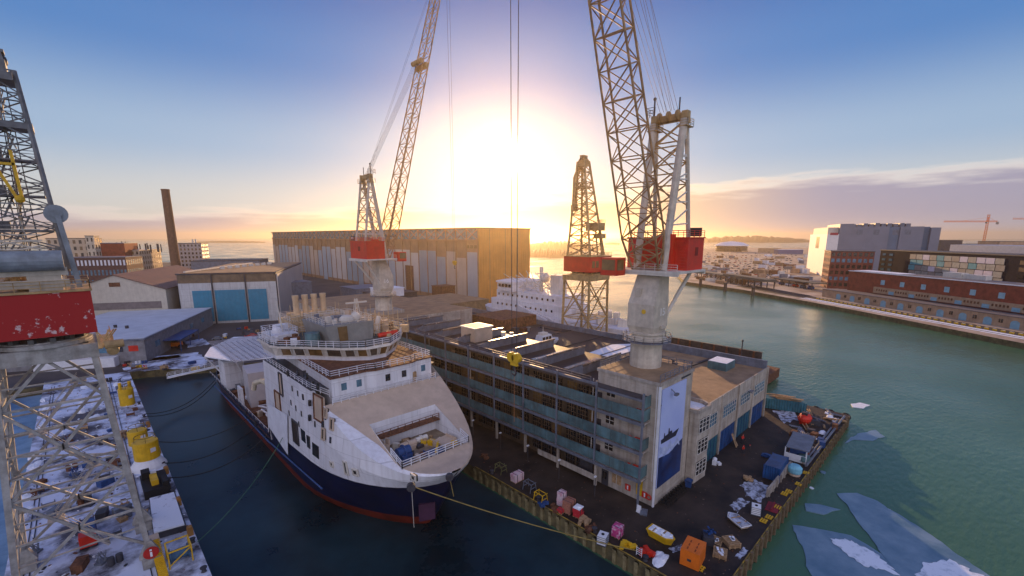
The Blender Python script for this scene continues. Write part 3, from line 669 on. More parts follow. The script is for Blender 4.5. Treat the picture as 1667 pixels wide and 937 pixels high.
    g = MB(); g.lathe((0, 0, ph+1.5), [(rr*.8, 0), (rr, .05), (rr, .5), (rr*.9, .55), (rr*.9, .7)], 32); g.build('slew_ring', cm, c)
    [MB().cbox((rr*.84*math.cos(i*math.pi/7), rr*.84*math.sin(i*math.pi/7), ph+2.2), .9, .5, .5, i*math.pi/7).build('slew_roller', M('roller_dark', (.10, .10, .09)), c) for i in range(14)]
    hx0, hx1, hy, hz0, hz1 = hs
    g = MB(); g.box(hx0, -hy, hz0, hx1, hy, hz1); g.box(hx0-.15, -hy-.15, hz1, hx1+.15, hy+.15, hz1+.25, 1); ho = g.build('machine_house', [housemat, craneY], c)
    g = MB()
    for x in (hx0+1.0, hx0+3.2): g.box(x, -hy-.05, hz0+1.5, x+1.5, -hy-.01, hz1-1.4)
    if not pipe: g.build('window', gl_lit, ho)
    g = MB().rail([(hx0, -hy, hz1+.25), (hx1, -hy, hz1+.25), (hx1, hy, hz1+.25), (hx0, hy, hz1+.25)], closed=True, step=2); g.build('handrail', craneY, ho)
    # jib tower with double lever head
    J0, J1, w0, w1, d0, d1 = jib
    rs = lattice(J0, J1, side, w0, w1, d0, d1, 9 if pipe else 9, .27 if pipe else .42, .14 if pipe else .26, c, jm or cm, jm or lm, flare=0)
    J0, J1 = Vector(J0), Vector(J1); ax = (J1-J0).normalized()
    g = MB(); q = J0.lerp(J1, .95); g.cbox((q.x, q.y, q.z), d1*1.2, w1*1.2, .8); g.cbox((q.x, q.y, q.z+.8), d1*.9, w1*.9, 1.4); [g.beam((q.x+a, q.y+b, q.z+2), (q.x+a*.8, q.y+b*.8, q.z+3.4), .25) for a in (-1, 0, 1) for b in (-.8, .8)]; g.beam((q.x-1.2, q.y, q.z+3.3), (q.x+1.2, q.y, q.z+3.3), 1.6, .3); g.build('jib_head', jm or cm, c)
    g = MB(); [g.tube((q.x+k*.8, q.y-.6, q.z+2.4), (q.x+k*.8, q.y+.6, q.z+2.4), .55, 14) for k in (-1, 0, 1)]; g.build('sheave', darksteel, c)
    q = J0.lerp(J1, .72); g = MB()
    if pipe: g.cbox((q.x, q.y, q.z), lerp(w0, w1, .7)*1.1, d0*.8, .7); g.rail([(q.x-1.5, q.y-1.8, q.z+.7), (q.x+1.9, q.y-1.8, q.z+.7)], h=1)
    else: g.cbox((q.x, q.y, q.z), lerp(d0, d1, .7), lerp(w0, w1, .7), .5)
    g.build('mast_platform', jm or cm, c)
    g = MB()
    for k in range(14):
        t = R.uniform(.05, .9); p = J0.lerp(J1, t); ww = lerp(w0, w1, t)*.4
        g.beam(p+Vector((R.uniform(-1, 1), R.uniform(-ww, ww), 0)), p+Vector((R.uniform(-1, 1), R.uniform(-ww, ww), R.uniform(1, 4))), .12)
    for k in range(40): p = J0.lerp(J1, .03+k*.022); g.beam(p+Vector((.3, -.3, 0)), p+Vector((.3, .3, 0)), .06)
    for y_ in (-.3, .3): g.beam(J0.lerp(J1, .03)+Vector((.3, y_, 0)), J0.lerp(J1, .92)+Vector((.3, y_, 0)), .08)
    g.build('ladder', lm, c)
    if pipe:
        for t in (.2, .38, .56):
            q = J0.lerp(J1, t); ww = lerp(w0, w1, t); g = MB(); g.cbox((q.x, q.y, q.z), ww*.9, lerp(d0, d1, t)*.8, .18); g.rail([(q.x-ww*.45, q.y-1.4, q.z+.18), (q.x+ww*.45, q.y-1.4, q.z+.18)], h=1.0); g.cbox((q.x-ww*.15, q.y, q.z+.18), .9, .9, 1.1); g.build('landing', jm, c)
        g = MB()
        for k in range(4): a = J0.lerp(J1, .08+k*.2); b = J0.lerp(J1, .28+k*.2); g.beam(a+Vector((-1.2+k*.2, .5, 0)), b+Vector((1.0-k*.15, .5, 0)), .5, .12); g.beam(a+Vector((-1.2+k*.2, .9, 1)), b+Vector((1.0-k*.15, .9, 1)), .08)
        g.build('stair', jm, c)
        g = MB(); [g.tube(J0+Vector((x, .2, 1)), J1+Vector((x*.5, .2, 0)), .05, 5) for x in (-1.6, -1.3, .2, .5, 1.5)]; g.build('hoist_rope', darksteel, c)
    return c, rs, ho
def put(c, p, name, mats): return p.build(name, mats, c)
# the near white crane on the left quay
craneP = M('crane_worn_grey', (.36, .35, .32), rough=.55, var=.22, scale=.8, streak=.4)
nc, nrs, nho = portal_crane((-4.3, 78.0, .01), 0, 'big pale grey lattice portal crane on the snowy left quay with worn red house', 12.2, 10.2, 29.6, .68, craneP, craneP, (-9.5, 4.85, 4.3, 32.5, 37.6),
    ((-.4, 0, 40), (.1, 2.5, 62.5), 7.4, 3.4, 4.2, 2.6), redw, side=(1, 0, 0), sign=True, pipe=True, nb=5, jm=M('crane_dark_steel', (.17, .18, .19), rough=.55, var=.25, scale=.8, streak=.25))
ROPE = None
g = MB(); g.tube((-9.5, -4.2, 41.3), (3.0, -4.2, 41.3), 1.15, 18); g.build('counterweight_tube', craneG, nc)
for s_ in (-1, 1):
    x = s_*3.2-.1
    for y_ in (-2.6,):
        g = MB(); g.tube((x, y_-.3, 46.6), (x, y_+.3, 46.6), 1.05, 18); g.tube((x, y_-.45, 46.6), (x, y_+.45, 46.6), .5, 14); g.build('jib_pivot', craneG, nc)
        g = MB(); g.beam((x+s_*.1, y_-.2, 46.4), (x+s_*.9, -3.4, 38), .6, .5); g.build('pivot_post', craneG, nc)
g = MB()
for s_ in (-1, 1):
    pass
for z_, xx in ((38.2, 0), (39.6, .3)):
    g.box(-9, -4.0, z_, 3.2, -3.6, z_+.9)
g.prism([(-8.5, -3.9), (-6, -3.9), (-6, -2.5), (-8.5, -2.5)], 37.85, 40.2); g.prism([(-.2, -3.9), (2.6, -3.9), (2.6, -2.5), (-.2, -2.5)], 37.85, 40.2); g.build('cradle', craneW, nc)
g = MB(); [g.ball((R.uniform(-7, 2.2), R.uniform(-3, 2), 38.6+R.random()), R.uniform(.3, .8)) for i in range(10)]; [g.cbox((R.uniform(-7, 2), R.uniform(-3, 3), 37.9), R.uniform(.5, 1.6), R.uniform(.4, 1.2), R.uniform(.5, 1.4)) for i in range(10)]; g.build('winch_gear', craneY, nc)
g = MB(); [g.beam((-8+i*.0, -3.4, 43.6+i*.6), (1.6, -3.4, 43.6+i*.6), .12) for i in range(3)]; [g.path([(-8+k*9.4/14, -3.4, 43.0+.5*math.sin(k/14*math.pi*2+q)) for k in range(15)], .1, 5) for q in (0, 2.2, 4.1)]; g.build('pipe_run', craneW, nc)
g = MB(); g.beam((-1.6, -1.5, 53.5), (.3, -1.5, 48), .28); g.beam((.4, -1.5, 53.5), (.6, -1.5, 48), .28); g.beam((-1.5, -1.5, 52), (.5, -1.5, 52), .28); g.ball((.4, -1.5, 48.2), .45); g.build('yellow_gear', yellow, nc)
g = MB(); g.tube((5.2, -5.6, 31), (7.0, -5.6, 31), .5, 12); g.tube((5.9, -5.8, 30.2), (5.9, -4.4, 30.6), .6, 12); g.ball((6.2, -4.7, 30.4), .4); [g.beam((R.uniform(4.6, 6.6), -5.4, 30.6), (R.uniform(4.6, 6.6), -4.0, 32.6), .12) for i in range(8)]; g.build('cable_drum', craneY, nc)
# the sunlit crane behind the workshop
bc, _, _ = portal_crane((126, 93, .0), math.radians(0), 'gold lit lattice portal crane with a red house standing behind the workshop roof', 11.5, 11.5, 29.6, .92, craneY, craneY, (-5.5, 6.6, 5.6, 32.3, 37.4),
    ((0, .5, 37.6), (0, 2.6, 68.8), 9.6, 2.8, 8.0, 2.6), redp, nb=4, heavy=True)
g = MB(); [(g.beam((x, 3.4, 68.5), (x, 5.6, 64), .6), g.beam((x, 5.6, 64), (x, 5.9, 54), .7), g.beam((x, 3.2, 62), (x, 5.6, 60), .4)) for x in (-.7, .7)]; [g.beam((-.7, 5.7, 55+k*1.6), (.7, 5.8, 56+k*1.6), .35) for k in range(6)]; g.cbox((0, 5.9, 52.6), 1.9, 1.6, 2.2); g.build('double_lever', craneY, bc)
g = MB(); g.cbox((1.0, -2.5, 46), 4, 5, 2.6); g.cbox((2.2, -3.5, 43.4), 3, 3, 1.6); g.beam((0, -4.5, 38), (.5, -3, 46), .4); g.beam((2.5, -4.5, 38), (2.5, -3, 46), .4); g.rail([(-1, -5, 48.6), (3, -5, 48.6), (3, 0, 48.6)], h=1); g.build('counterweight', craneY, bc)
# ================================================================== the ship in the dock
sh = thing('icebreaker_ship', 'big blunt bowed white ship with navy hull and red boot stripe moored along the pier', 'ship', (36, 100, WZ))
XC, YS = 36., 158.
def half(y, yb, ym, Bm, p, e):
    if y >= ym:
        a = 1 if y < 140 else 1-.16*((y-140)/18)**2
        return Bm*a
    t = min(1., max(0., (ym-y)/(ym-yb))); return Bm*(1-t**p)**e
RINGS = [(-4.5, 58.5, 86, 10.4, 1.6, .75), (-0.2, 55.0, 79.5, 11.55, 1.65, .72), (None, 51.0, 76, 12.0, 2.3, .55), (None, 48.9, 71, 11.2, 2.25, .56)]
def zblue(y): return 3.4 if y > 97.3 else 5.6+max(0, (88-y))*.055
def zdeck(y):
    if y > 71.5: return 19.6
    pts = [(48.9, 9.9), (52, 10.2), (55, 11.1), (58, 12.2), (61, 13.5), (65, 15.6), (68, 17.2), (71.5, 19.6)]
    for (a, za), (b, zb_) in zip(pts, pts[1:]):
        if y <= b: return lerp(za, zb_, (y-a)/(b-a)) if y > a else za
    return 19.6
def outline(rg, ys):
    z0, yb, ym, Bm, p, e = RINGS[rg]
    return [(yb+(YS-yb)*((y-48.9)/(YS-48.9)), half(yb+(YS-yb)*((y-48.9)/(YS-48.9)), yb, ym, Bm, p, e)) for y in ys]
# parameter stations: dense at the bow
ST = [48.9+.02]+[48.9+.35*(i**1.75) for i in range(1, 13)]+[77, 80, 84, 88, 92, 96, 97.2, 97.4, 104, 112, 120, 130, 140, 150, 158]
def ringpts(rg, zf=None):
    pts = outline(rg, ST); z0 = RINGS[rg][0]
    L_ = [(XC-h, y, z0 if z0 is not None else zf(y)) for y, h in pts]; Rr = [(XC+h, y, z0 if z0 is not None else zf(y)) for y, h in pts]
    return L_, Rr
def skin(mb, a, b, mi):
    mb.add(a+b, [(i, i+1, len(a)+i+1, len(a)+i) for i in range(len(a)-1)], mi)
r0, r1 = ringpts(0), ringpts(1); r2 = ringpts(2, lambda y: zblue(y))
m = MB()
for s_ in (0, 1):
    skin(m, r0[s_], r1[s_], 1); skin(m, r1[s_], r2[s_], 0)
    # inner bulwark aft
    k = ST.index(97.4)
    inn = [(x+(.25 if s_ == 0 else -.25), y, z_) for x, y, z_ in r2[s_][k:]]; lo = [(x, y, 2.2) for x, y, z_ in inn]
    skin(m, r2[s_][k:], inn, 0); skin(m, inn, lo, 0)
m.quad(r0[0][-1], r0[1][-1], r1[1][-1], r1[0][-1], 1); m.quad(r1[0][-1], r1[1][-1], r2[1][-1], r2[0][-1], 0)
m.quad(r0[0][0], r0[1][0], r1[1][0], r1[0][0], 1); m.quad(r1[0][0], r1[1][0], r2[1][0], r2[0][0], 0)
hull = m.build('hull', [navy, hullred], sh, smooth=True)
m = MB(); k = ST.index(97.4); m.add([(x, y, 2.2) for x, y, _ in r2[0][k:]]+[(x, y, 2.2) for x, y, _ in reversed(r2[1][k:])], [tuple(range(2*(len(ST)-k)))]); m.build('aft_deck', rust, sh)
# white upper shell from the blue line to the deck edge
k2 = ST.index(97.2)+1
r3 = ringpts(3, zdeck)
def mid(a, b, t): return [tuple(lerp(p[i], q[i], t) for i in range(3)) for p, q in zip(a, b)]
m = MB()
for s_ in (0, 1):
    lo, hi = r2[s_][:k2], r3[s_][:k2]
    lo = [(x+(-.03 if s_ == 0 else .03), y-.02, z_) for x, y, z_ in lo]
    hi = [((24.1 if s_ == 0 else 47.9) if y > 74 else x, y, z_) for x, y, z_ in hi]
    md = [tuple(lerp(p[i], q[i], .55)+((.35 if s_ else -.35) if i == 0 and p[1] < 70 else 0) for i in range(3)) for p, q in zip(lo, hi)]
    skin(m, lo, md, 0); skin(m, md, hi, 0)
lo, hi = r2, r3
m.quad(r2[0][0], r2[1][0], r3[1][0], r3[0][0])
m.quad((r2[0][k2-1][0], 97.3, 2.2), (r2[1][k2-1][0], 97.3, 2.2), (47.9, 97.3, 19.6), (24.1, 97.3, 19.6))
shell = m.build('upper_shell', white, sh, smooth=True)
# sloping forecastle deck with the mooring well cut out
WL, WR, WF, WB = 29.6, 42.0, 53.6, 63.0
def zc(y): return zdeck(y)+.02
m = MB()
ys = [49.0, 49.6, 50.4, 51.4, 52.5, WF, 55, 57, 59, 61, WB, 65, 67, 68.6]
def hw(y):
    z0, yb, ym, Bm, p, e = RINGS[3]; return half(y, yb, ym, Bm, p, e)
def row(y):
    h = hw(y); xs = [XC-h, XC-h*.93] ; 
    a, b = max(XC-h*.9, WL), min(XC+h*.9, WR)
    if a > b: a = b = XC
    tb = min(.92, max(.02, (68.6-y)/11.5)); e_ = XC-h
    return [(e_, y, zc(y)-.05), (lerp(e_, a, tb), y, zc(y)-.05+.3*tb), (a, y, zc(y)+.25), (b, y, zc(y)+.25), (XC+h, y, zc(y)-.05)]
for y0, y1 in zip(ys, ys[1:]):
    A, B_ = row(y0), row(y1)
    for i in range(4):
        if i == 2 and y0 >= WF-.01 and y1 <= WB+.01: continue
        m.quad(A[i], A[i+1], B_[i+1], B_[i], 1 if i == 0 else 0)
deck = m.build('foredeck', [beige, white], sh)
m = MB(); zf = 10.2
for a, b in (((WL, WF), (WL, WB)), ((WL, WB), (WR, WB)), ((WR, WB), (WR, WF)), ((WR, WF), (WL, WF))):
    m.quad((*a, zf), (*b, zf), (*b, zc(b[1])+.25), (*a, zc(a[1])+.25), 0)
m.quad((WL, WF, zf), (WR, WF, zf), (WR, WB, zf), (WL, WB, zf), 1)
well = m.build('mooring_well', [white, M('well_floor', (.30, .24, .16), c2=(.18, .13, .09), rough=.8, scale=.7)], sh)
MB().rail([(WL+.1, WF+3, zc(WF+3)+.25), (WL+.1, WF-.1, zc(WF)+.25), (WR-.1, WF-.1, zc(WF)+.25), (WR-.1, WF+2, zc(WF+2)+.25)], h=1.15, r=.055, step=1.6).build('handrail', white, sh)
m = MB(); m.box(WL+.05, WB-1.5, 12.4, WR-.05, WB-.02, 12.6); m.rail([(WL+.2, WB-1.45, 12.6), (WR-.2, WB-1.45, 12.6)], step=1.4, r=.045); m.build('gallery', rust, well)
for x, y, lx, ly, h_, mt_, nm in ((32.2, 57.4, 1.8, 2.4, 1.7, blue, 'winch'), (36.6, 55.4, 3.0, 2.0, .7, blue, 'blue_bin'), (39.6, 57.2, 3.4, 2.6, 1.0, beige, 'timber_crate'), (34.3, 59.6, 2.4, 1.6, 1.2, beige, 'windlass'), (37.2, 60.2, 1.8, 1.4, 1.0, cream, 'windlass'), (31.0, 60.8, 1.0, 1.0, 2.4, beige, 'locker')):
    m = MB(); m.cbox((x, y, zf), lx, ly, h_*.6, .1)
    if nm in ('winch', 'windlass'): m.tube((x-lx*.6, y, zf+h_*.7), (x+lx*.6, y, zf+h_*.7), h_*.45, 14); m.tube((x-.1, y, zf+h_*.7), (x+.1, y, zf+h_*.7), h_*.62, 14)
    else:
        for q in (-1, 1): m.cbox((x+q*lx*.45, y, zf+h_*.6), .15, ly, h_*.4, .1)
    m.build(nm, mt_, well)
for i in range(22):
    x, y = R.uniform(WL+.8, WR-.8), R.uniform(WF+.8, WB-1.8)
    MB().cbox((x, y, zf), R.uniform(.3, 1.3), R.uniform(.3, 1.1), R.uniform(.2, 1.1), R.uniform(0, 3)).build('deck_gear', [rust, beige, darksteel, wood, yellow, cream][i % 6], well)
m = MB(); m.beam((36.1, 55.4-1.1, zf+.8), (38.4, 57, zf+.8), .35); m.build('yellow_beam', yellow, well)
# openings and fittings on the port shell; placed on the shell plane
def xsh(y, z_):
    i = 0
    t = min(1, max(0, (z_-zblue(y))/(zdeck(min(y, 96))-zblue(y)))); 
    a = XC-half(y, 51.0, 76, 12.0, 2.3, .55); b = 24.1 if y > 74 else XC-hw(max(y, 49))
    md = lerp(a, b, .55)+(-.35 if y < 70 else 0)
    return lerp(a, md, t/.55) if t < .55 else lerp(md, b, (t-.55)/.45)
def on_shell(px, py):
    X = 24.
    for _ in range(6):
        p = atx(px, py, X); X = xsh(p.y, p.z)
    return atx(px, py, X)
def shellbox(name, px, py, wy, hz, mat, parent=shell, fr=None, d=.06):
    p = on_shell(px, py); e = .3
    t = Vector((xsh(p.y+e, p.z)-xsh(p.y-e, p.z), 2*e, 0)).normalized(); u = Vector((xsh(p.y, p.z+e)-xsh(p.y, p.z-e), 0, 2*e)).normalized(); nrm = t.cross(u)*-1
    if nrm.x > 0: nrm = -nrm
    m = MB(); c0 = p+nrm*.02
    vs = [c0+t*sx*wy/2+u*sz*hz/2+nrm*q for q in (-.3, d) for sx, sz in ((-1, -1), (1, -1), (1, 1), (-1, 1))]
    m.add(vs, [(3, 2, 1, 0), (4, 5, 6, 7), (0, 1, 5, 4), (1, 2, 6, 5), (2, 3, 7, 6), (3, 0, 4, 7)])
    o = m.build(name, mat, parent)
    if fr:
        m = MB(); c1 = c0+nrm*(d+.04)
        for sx, sz, L_, ax_ in ((0, -1, wy, t), (0, 1, wy, t), (-1, 0, hz, u), (1, 0, hz, u)):
            q = c1+t*sx*wy/2+u*sz*hz/2; m.beam(q-ax_*(L_/2+.08), q+ax_*(L_/2+.08), .22, up=nrm)
        m.build('frame', fr, o)
    return o
for px, py, wy, hz in ((458, 625, 1.6, 4.2), (453, 652, 3.0, 3.6), (519, 664, 3.2, 4.2)):
    shellbox('shell_recess', px, py, wy, hz, beige, fr=darksteel if wy < 2 else rust)
for px, py, wy, hz in ((494, 709, 2.0, 2.2), (502, 719, 1.2, 2.2), (514, 733, 2.5, 2.2)):
    shellbox('shell_opening', px, py, wy, hz, gl_dark, d=.05)
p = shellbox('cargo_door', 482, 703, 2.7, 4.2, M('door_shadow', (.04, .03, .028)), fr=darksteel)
for px, py in ((468, 608), (484, 607), (495, 608), (508, 625), (516, 628), (476, 632), (485, 640), (493, 646), (503, 656), (474, 655), (482, 664), (491, 673), (503, 680), (513, 690), (471, 672), (487, 690), (465, 690), (530, 678), (541, 692), (525, 690), (538, 716), (460, 642), (498, 612)):
    shellbox('porthole', px, py, .45, 1.0, gl_dark, fr=None)
for px, py, s_ in ((541, 690, 1), (527, 706, 1), (531, 672, .8), (527, 714, .0)):
    if s_: shellbox('mooring_port', px, py, .8*s_, 1.8*s_, gl_dark, fr=beige)
for px, py, wy, hz in ((541, 755, .7, .8), (563.5, 761, .7, 2.2), (579, 768, 1.0, 1.0), (674, 777, .9, .8)):
    shellbox('fairlead', px, py, wy, hz, black, fr=cream)
for px, py in ((670, 791), (732, 775)):
    pt = on_shell(px, py); m = MB(); m.tube(pt+Vector((-.2, -.3, 0)), pt+Vector((.1, .3, 0)), .4, 12); m.tube(pt+Vector((-.3, -.4, 0)), pt+Vector((0, .1, 0)), .55, 12); m.build('hawse_pipe', darksteel, hull)
m = MB(); pt = Vector((33.8, 53.6, 2.0)); m.prism([(32.6, 54.3), (34.8, 53.2), (35.2, 53.6), (33.0, 54.8)], .6, 3.4); m.build('anchor_pocket', M('anchor_purple', (.06, .02, .05)), hull)
m = MB(); m.add([on_shell(x, y)+Vector((-.25, 0, 0)) for x, y in ((438, 655), (470, 675), (471, 740), (440, 694))], [(0, 1, 2, 3)]); m.build('tarpaulin', M('tarp_white', (.72, .74, .80), rough=.7, var=.06, bump=.5), sh)
m = MB(); m.tube((23.86, 98, 1.5), (24.0, 70, 3.0), .14, 6); m.tube((23.86, 150, 1.0), (23.86, 98, 1.4), .14, 6); m.build('rubbing_strake', M('strake_blue', (.05, .10, .25)), hull)
for y in (108, 116, 121): 
    m = MB(); m.box(23.86, y, 2.1, 23.99, y+1.6, 3.0); m.build('freeing_port', darksteel, hull)
# ---- superstructure
Z1, Z2, Z3 = 17.2, 21.5, 24.05
hs_ = [(26.6, 69.2), (32.6, 69.2), (34.0, 68.6), (41, 68.6), (42.2, 69.2), (45.6, 69.2), (45.6, 98), (27.6, 98)]
m = MB(); m.prism(hs_, 15, Z2); house = m.build('deckhouse', white, sh)
m = MB(); m.prism([(24.1, 71.6), (26.59, 70.4), (27.59, 97.2), (24.1, 97.2)], 19.55, 19.62).build('side_deck', darksteel, sh); MB().prism([(45.61, 70.4), (47.9, 71.6), (47.9, 97.2), (45.61, 97.2)], 19.55, 19.62).build('side_deck', darksteel, sh)
MB().rail([(24.3, 97, 19.6), (24.3, 71.8, 19.6), (26.4, 69.8, 18.4)], step=2).build('handrail', white, sh)
MB().rail([(26.2, 68.3, 17.5), (45.9, 68.3, 17.5)], step=1.4, r=.05).build('handrail', white, sh)
m = MB(); m.box(26.2, 68.2, 17.2, 46, 69.19, 17.45); m.build('front_walkway', darksteel, sh)
for x in (28.6, 31.2, 36.2, 39.4, 43.8): 
    m = MB(); m.box(x-.45, (69.2 if x < 33 or x > 42 else 68.6)-.05, 19.2, x+.45, (69.2 if x < 33 or x > 42 else 68.6)-.005, 20.4); m.build('window', [gl_dark, gl_blue, gl_lit][int(x) % 3], house)
m = MB(); m.box(41.3, 69.12-.5, 17.4, 42.0, 69.14, 19.6); m.build('door', wood, house)
for y in (72, 75.5, 79, 82.5): MB().box(26.66+(y-69)*.034, y, 20.0, 26.72+(y-69)*.034, y+.6, 21.1).build('window', gl_dark, house)
m = MB(); m.prism([(x+(x-36)*.03, y-.25 if y < 75 else y) for x, y in hs_], Z2+.004, Z2+.2); m.build('bridge_deck', rust, sh)
MB().rail([(26.6, 82, Z2+.2), (26.5, 69.3, Z2+.2), (32.6, 69.3, Z2+.2), (34, 68.7, Z2+.2), (41, 68.7, Z2+.2), (42.2, 69.3, Z2+.2), (45.5, 69.3, Z2+.2), (45.5, 84, Z2+.2)], step=1.5, r=.045, h=1.1).build('handrail', white, sh)
gl_bridge = glass('bridge_glass', (.10, .085, .07), .1)
BP = [(23.0, 88.2), (23.8, 86.0), (27.2, 82.4), (31.7, 76.6), (35.2, 73.9), (40.2, 73.9), (44.2, 77.4), (48.4, 83.5), (49.2, 86), (49.2, 96), (23.0, 96)]
cenb = Vector((36, 88))
def inset(P_, d): return [(x+(cenb.x-x)/abs(cenb.x-x+1e-6)*min(d, abs(cenb.x-x)), y+(cenb.y-y)/max(1e-6, abs(cenb.y-y))*d) for x, y in P_]
b0, b1 = inset(BP, .9), inset(BP, .82)
m = MB(); m.prism(b0, Z2+.21, Z2+.9, top=b1); br = m.build('bridge', white, sh)
m = MB(); m.prism(inset(BP, .85), Z2+.9, Z3-.1, top=inset(BP, .42)); m.build('bridge_core', cream, br)
m = MB(); m.prism(inset(BP, .12), Z3-.1, Z3+.3, top=[(lerp(x, 36, .01), lerp(y, 88, .02)) for x, y in BP]); m.build('bridge_roof', cream, br)
for a0, a1, c0, c1, nwin in [(inset(BP, .80)[i], inset(BP, .80)[i+1], inset(BP, .34)[i], inset(BP, .34)[i+1], k) for i, k in ((1, 2), (2, 2), (3, 2), (4, 2), (5, 2), (6, 2))]:
    for q in range(nwin):
        t0, t1 = (q+.12)/nwin, (q+.88)/nwin
        f = lambda t, z_: Vector((lerp(lerp(a0[0], a1[0], t), lerp(c0[0], c1[0], t), z_), lerp(lerp(a0[1], a1[1], t), lerp(c0[1], c1[1], t), z_)-.04, lerp(Z2+.95, Z3-.12, z_)))
        m = MB(); m.quad(f(t0, 0), f(t1, 0), f(t1, 1), f(t0, 1)); o = m.build('bridge_window', [gl_lit, gl_bridge, gl_bridge][(q+int(a0[0])) % 3], br)
        m = MB()
        for u_, v_ in ((f(t0, 0), f(t1, 0)), (f(t1, 0), f(t1, 1)), (f(t1, 1), f(t0, 1)), (f(t0, 1), f(t0, 0))): m.beam(u_+Vector((0, -.05, 0)), v_+Vector((0, -.05, 0)), .14)
        m.build('frame', cream, o)
MB().rail([(x+(36-x)*.02, y+(88-y)*.03, Z3+.3) for x, y in BP], closed=True, step=1.5, r=.045, h=1.15).build('handrail', white, br)
m = MB(); m.prism([(x+(36-x)*.03, y+(88-y)*.04) for x, y in BP], Z3+.301, Z3+.35); m.build('roof_deck', M('bridge_roof_green', (.10, .12, .11)), br)
T0 = Z3+.35
greyp = M('mast_house_grey', (.30, .30, .28), rough=.5, var=.1, streak=.15)
m = MB(); m.prism([(31.4, 80.4), (39.6, 80.2), (39.6, 91), (31.0, 91)], T0, T0+3.6, top=[(30.4, 79.8), (39.8, 79.8), (39.8, 91), (30.2, 91)]); mh = m.build('mast_house', greyp, sh)
m = MB(); m.add([(33.0, 80.12, T0+.4), (34.6, 80.08, T0+.4), (34.4, 79.82, T0+3.2), (32.6, 79.86, T0+3.2)], [(0, 1, 2, 3)]); m.build('window', gl_lit, mh)
MB().rail([(30.5, 80, T0+3.6), (39.6, 80, T0+3.6), (39.6, 90.8, T0+3.6), (30.5, 90.8, T0+3.6)], closed=True, step=1.5).build('handrail', cream, mh)
m = MB(); m.ball((35.5, 82.4, T0+3.9), 1.5, 1.2, 1.0, 12); m.ball((37.4, 82.6, T0+4.1), 1.0, .9, 1.2, 12); m.build('radar_dome', cream, mh)
m = MB(); m.tube((29.2, 83.2, T0), (29.2, 83.2, T0+2.2), 1.3, 14); m.build('blue_drum', teal, sh)
sunlit_ = M('gear_sunlit', (.60, .44, .25), var=.2, streak=.3)  # golden sunlight on gear and scaffold put into the colour
for i, x in enumerate((33.2, 35.2, 37.2, 39.2)):
    m = MB(); m.tube((x, 103, 19), (x, 103, 31.2), .62, 12); m.tube((x, 103, 30.6), (x, 103, 31.3), .7, 12); m.build('funnel_pipe', M('funnel_sunlit', (.66, .48, .29), var=.12, streak=.3), sh)  # sunlit gold of the pipes is put into their tan
m = MB(); m.box(30.5, 98.1, 15, 42.5, 107, 26.2); m.box(32, 99, 26.2, 41, 106, 27.2); fn = m.build('funnel_casing', sunlit_, sh)
MB().rail([(30.6, 98.2, 26.2), (42.4, 98.2, 26.2), (42.4, 107, 26.2), (30.6, 107, 26.2)], closed=True, step=1.6).build('handrail', cream, fn)
m = MB(); m.tube((27.2, 93, T0), (26.2, 92, T0+7.5), .14, 8); m.build('whip_mast', cream, sh)
# lattice mast, scaffold and gear on the far side of the roof, sunlit
m = MB()
for i in range(4):
    for j in range(8):
        x, y = 40.8+i*2.2, 80+j*2; h_ = R.uniform(2.6, 5.2)
        m.beam((x, y, T0), (x, y, T0+h_), .09)
        for k in (1.1, 2.3):
            if i < 3: m.beam((x, y, T0+k), (x+2.2, y, T0+k), .08)
            if j < 7: m.beam((x, y, T0+k), (x, y+2, T0+k), .08); 
            if j < 7 and (i+j) % 3 == 0: m.beam((x, y, T0), (x, y+2, T0+k), .07)
m.build('scaffold', sunlit_, sh)
for i in range(34): MB().cbox((R.uniform(40.4, 47.4), R.uniform(79, 94.5), T0), R.uniform(.4, 1.6), R.uniform(.4, 1.4), R.uniform(.4, 2.4), R.uniform(0, 3)).build('roof_gear', [sunlit_, beige, sunlit_, rust][i % 4], sh)
for i in range(16): MB().cbox((R.uniform(24.5, 31), R.uniform(85, 95), T0), R.uniform(.4, 1.4), R.uniform(.4, 1.2), R.uniform(.3, 1.4), R.uniform(0, 3)).build('roof_gear', [white, rust, greysteel][i % 3], sh)
for i in range(14): MB().cbox((R.uniform(31, 39), R.uniform(81, 90), T0+3.6), R.uniform(.4, 1.4), R.uniform(.4, 1.2), R.uniform(.3, 1.4), R.uniform(0, 3)).build('roof_gear', [cream, beige, greysteel][i % 3], sh)
MB().tube((42.2, 84, T0), (43.0, 84, T0+3.5), .9, 10, r2=.4).build('vent_cowl', cream, sh); MB().tube((40.7, 80.2, T0+.3), (44.5, 79.4, T0+.6), .5, 10).build('red_liferaft', redp, sh)
m = MB(); [m.beam((40.2+.8*a, 88+.8*b, T0), (40.2+.2*a, 88+.2*b, T0+7), .12) for a in (-1, 1) for b in (-1, 1)]; [m.beam((39.3+.1*k, 87.2, T0+k), (41.1-.1*k, 88.8, T0+k), .08) for k in range(7)]; m.beam((38, 88, T0+6.2), (42.5, 88, T0+6.2), .3); m.build('radar_mast', cream, sh)
m = MB()
for i in range(6):
    for j in range(4):
        x, y = 30.4+i*1.9, 92+j*2; m.beam((x, y, T0), (x, y, R.uniform(27, 30)), .1)
        for k in (25.6, 27):
            if i < 5: m.beam((x, y, k), (x+1.9, y, k), .09)
            if j < 3: m.beam((x, y, k), (x, y+2, k), .09)
m.build('scaffold', sunlit_, sh)
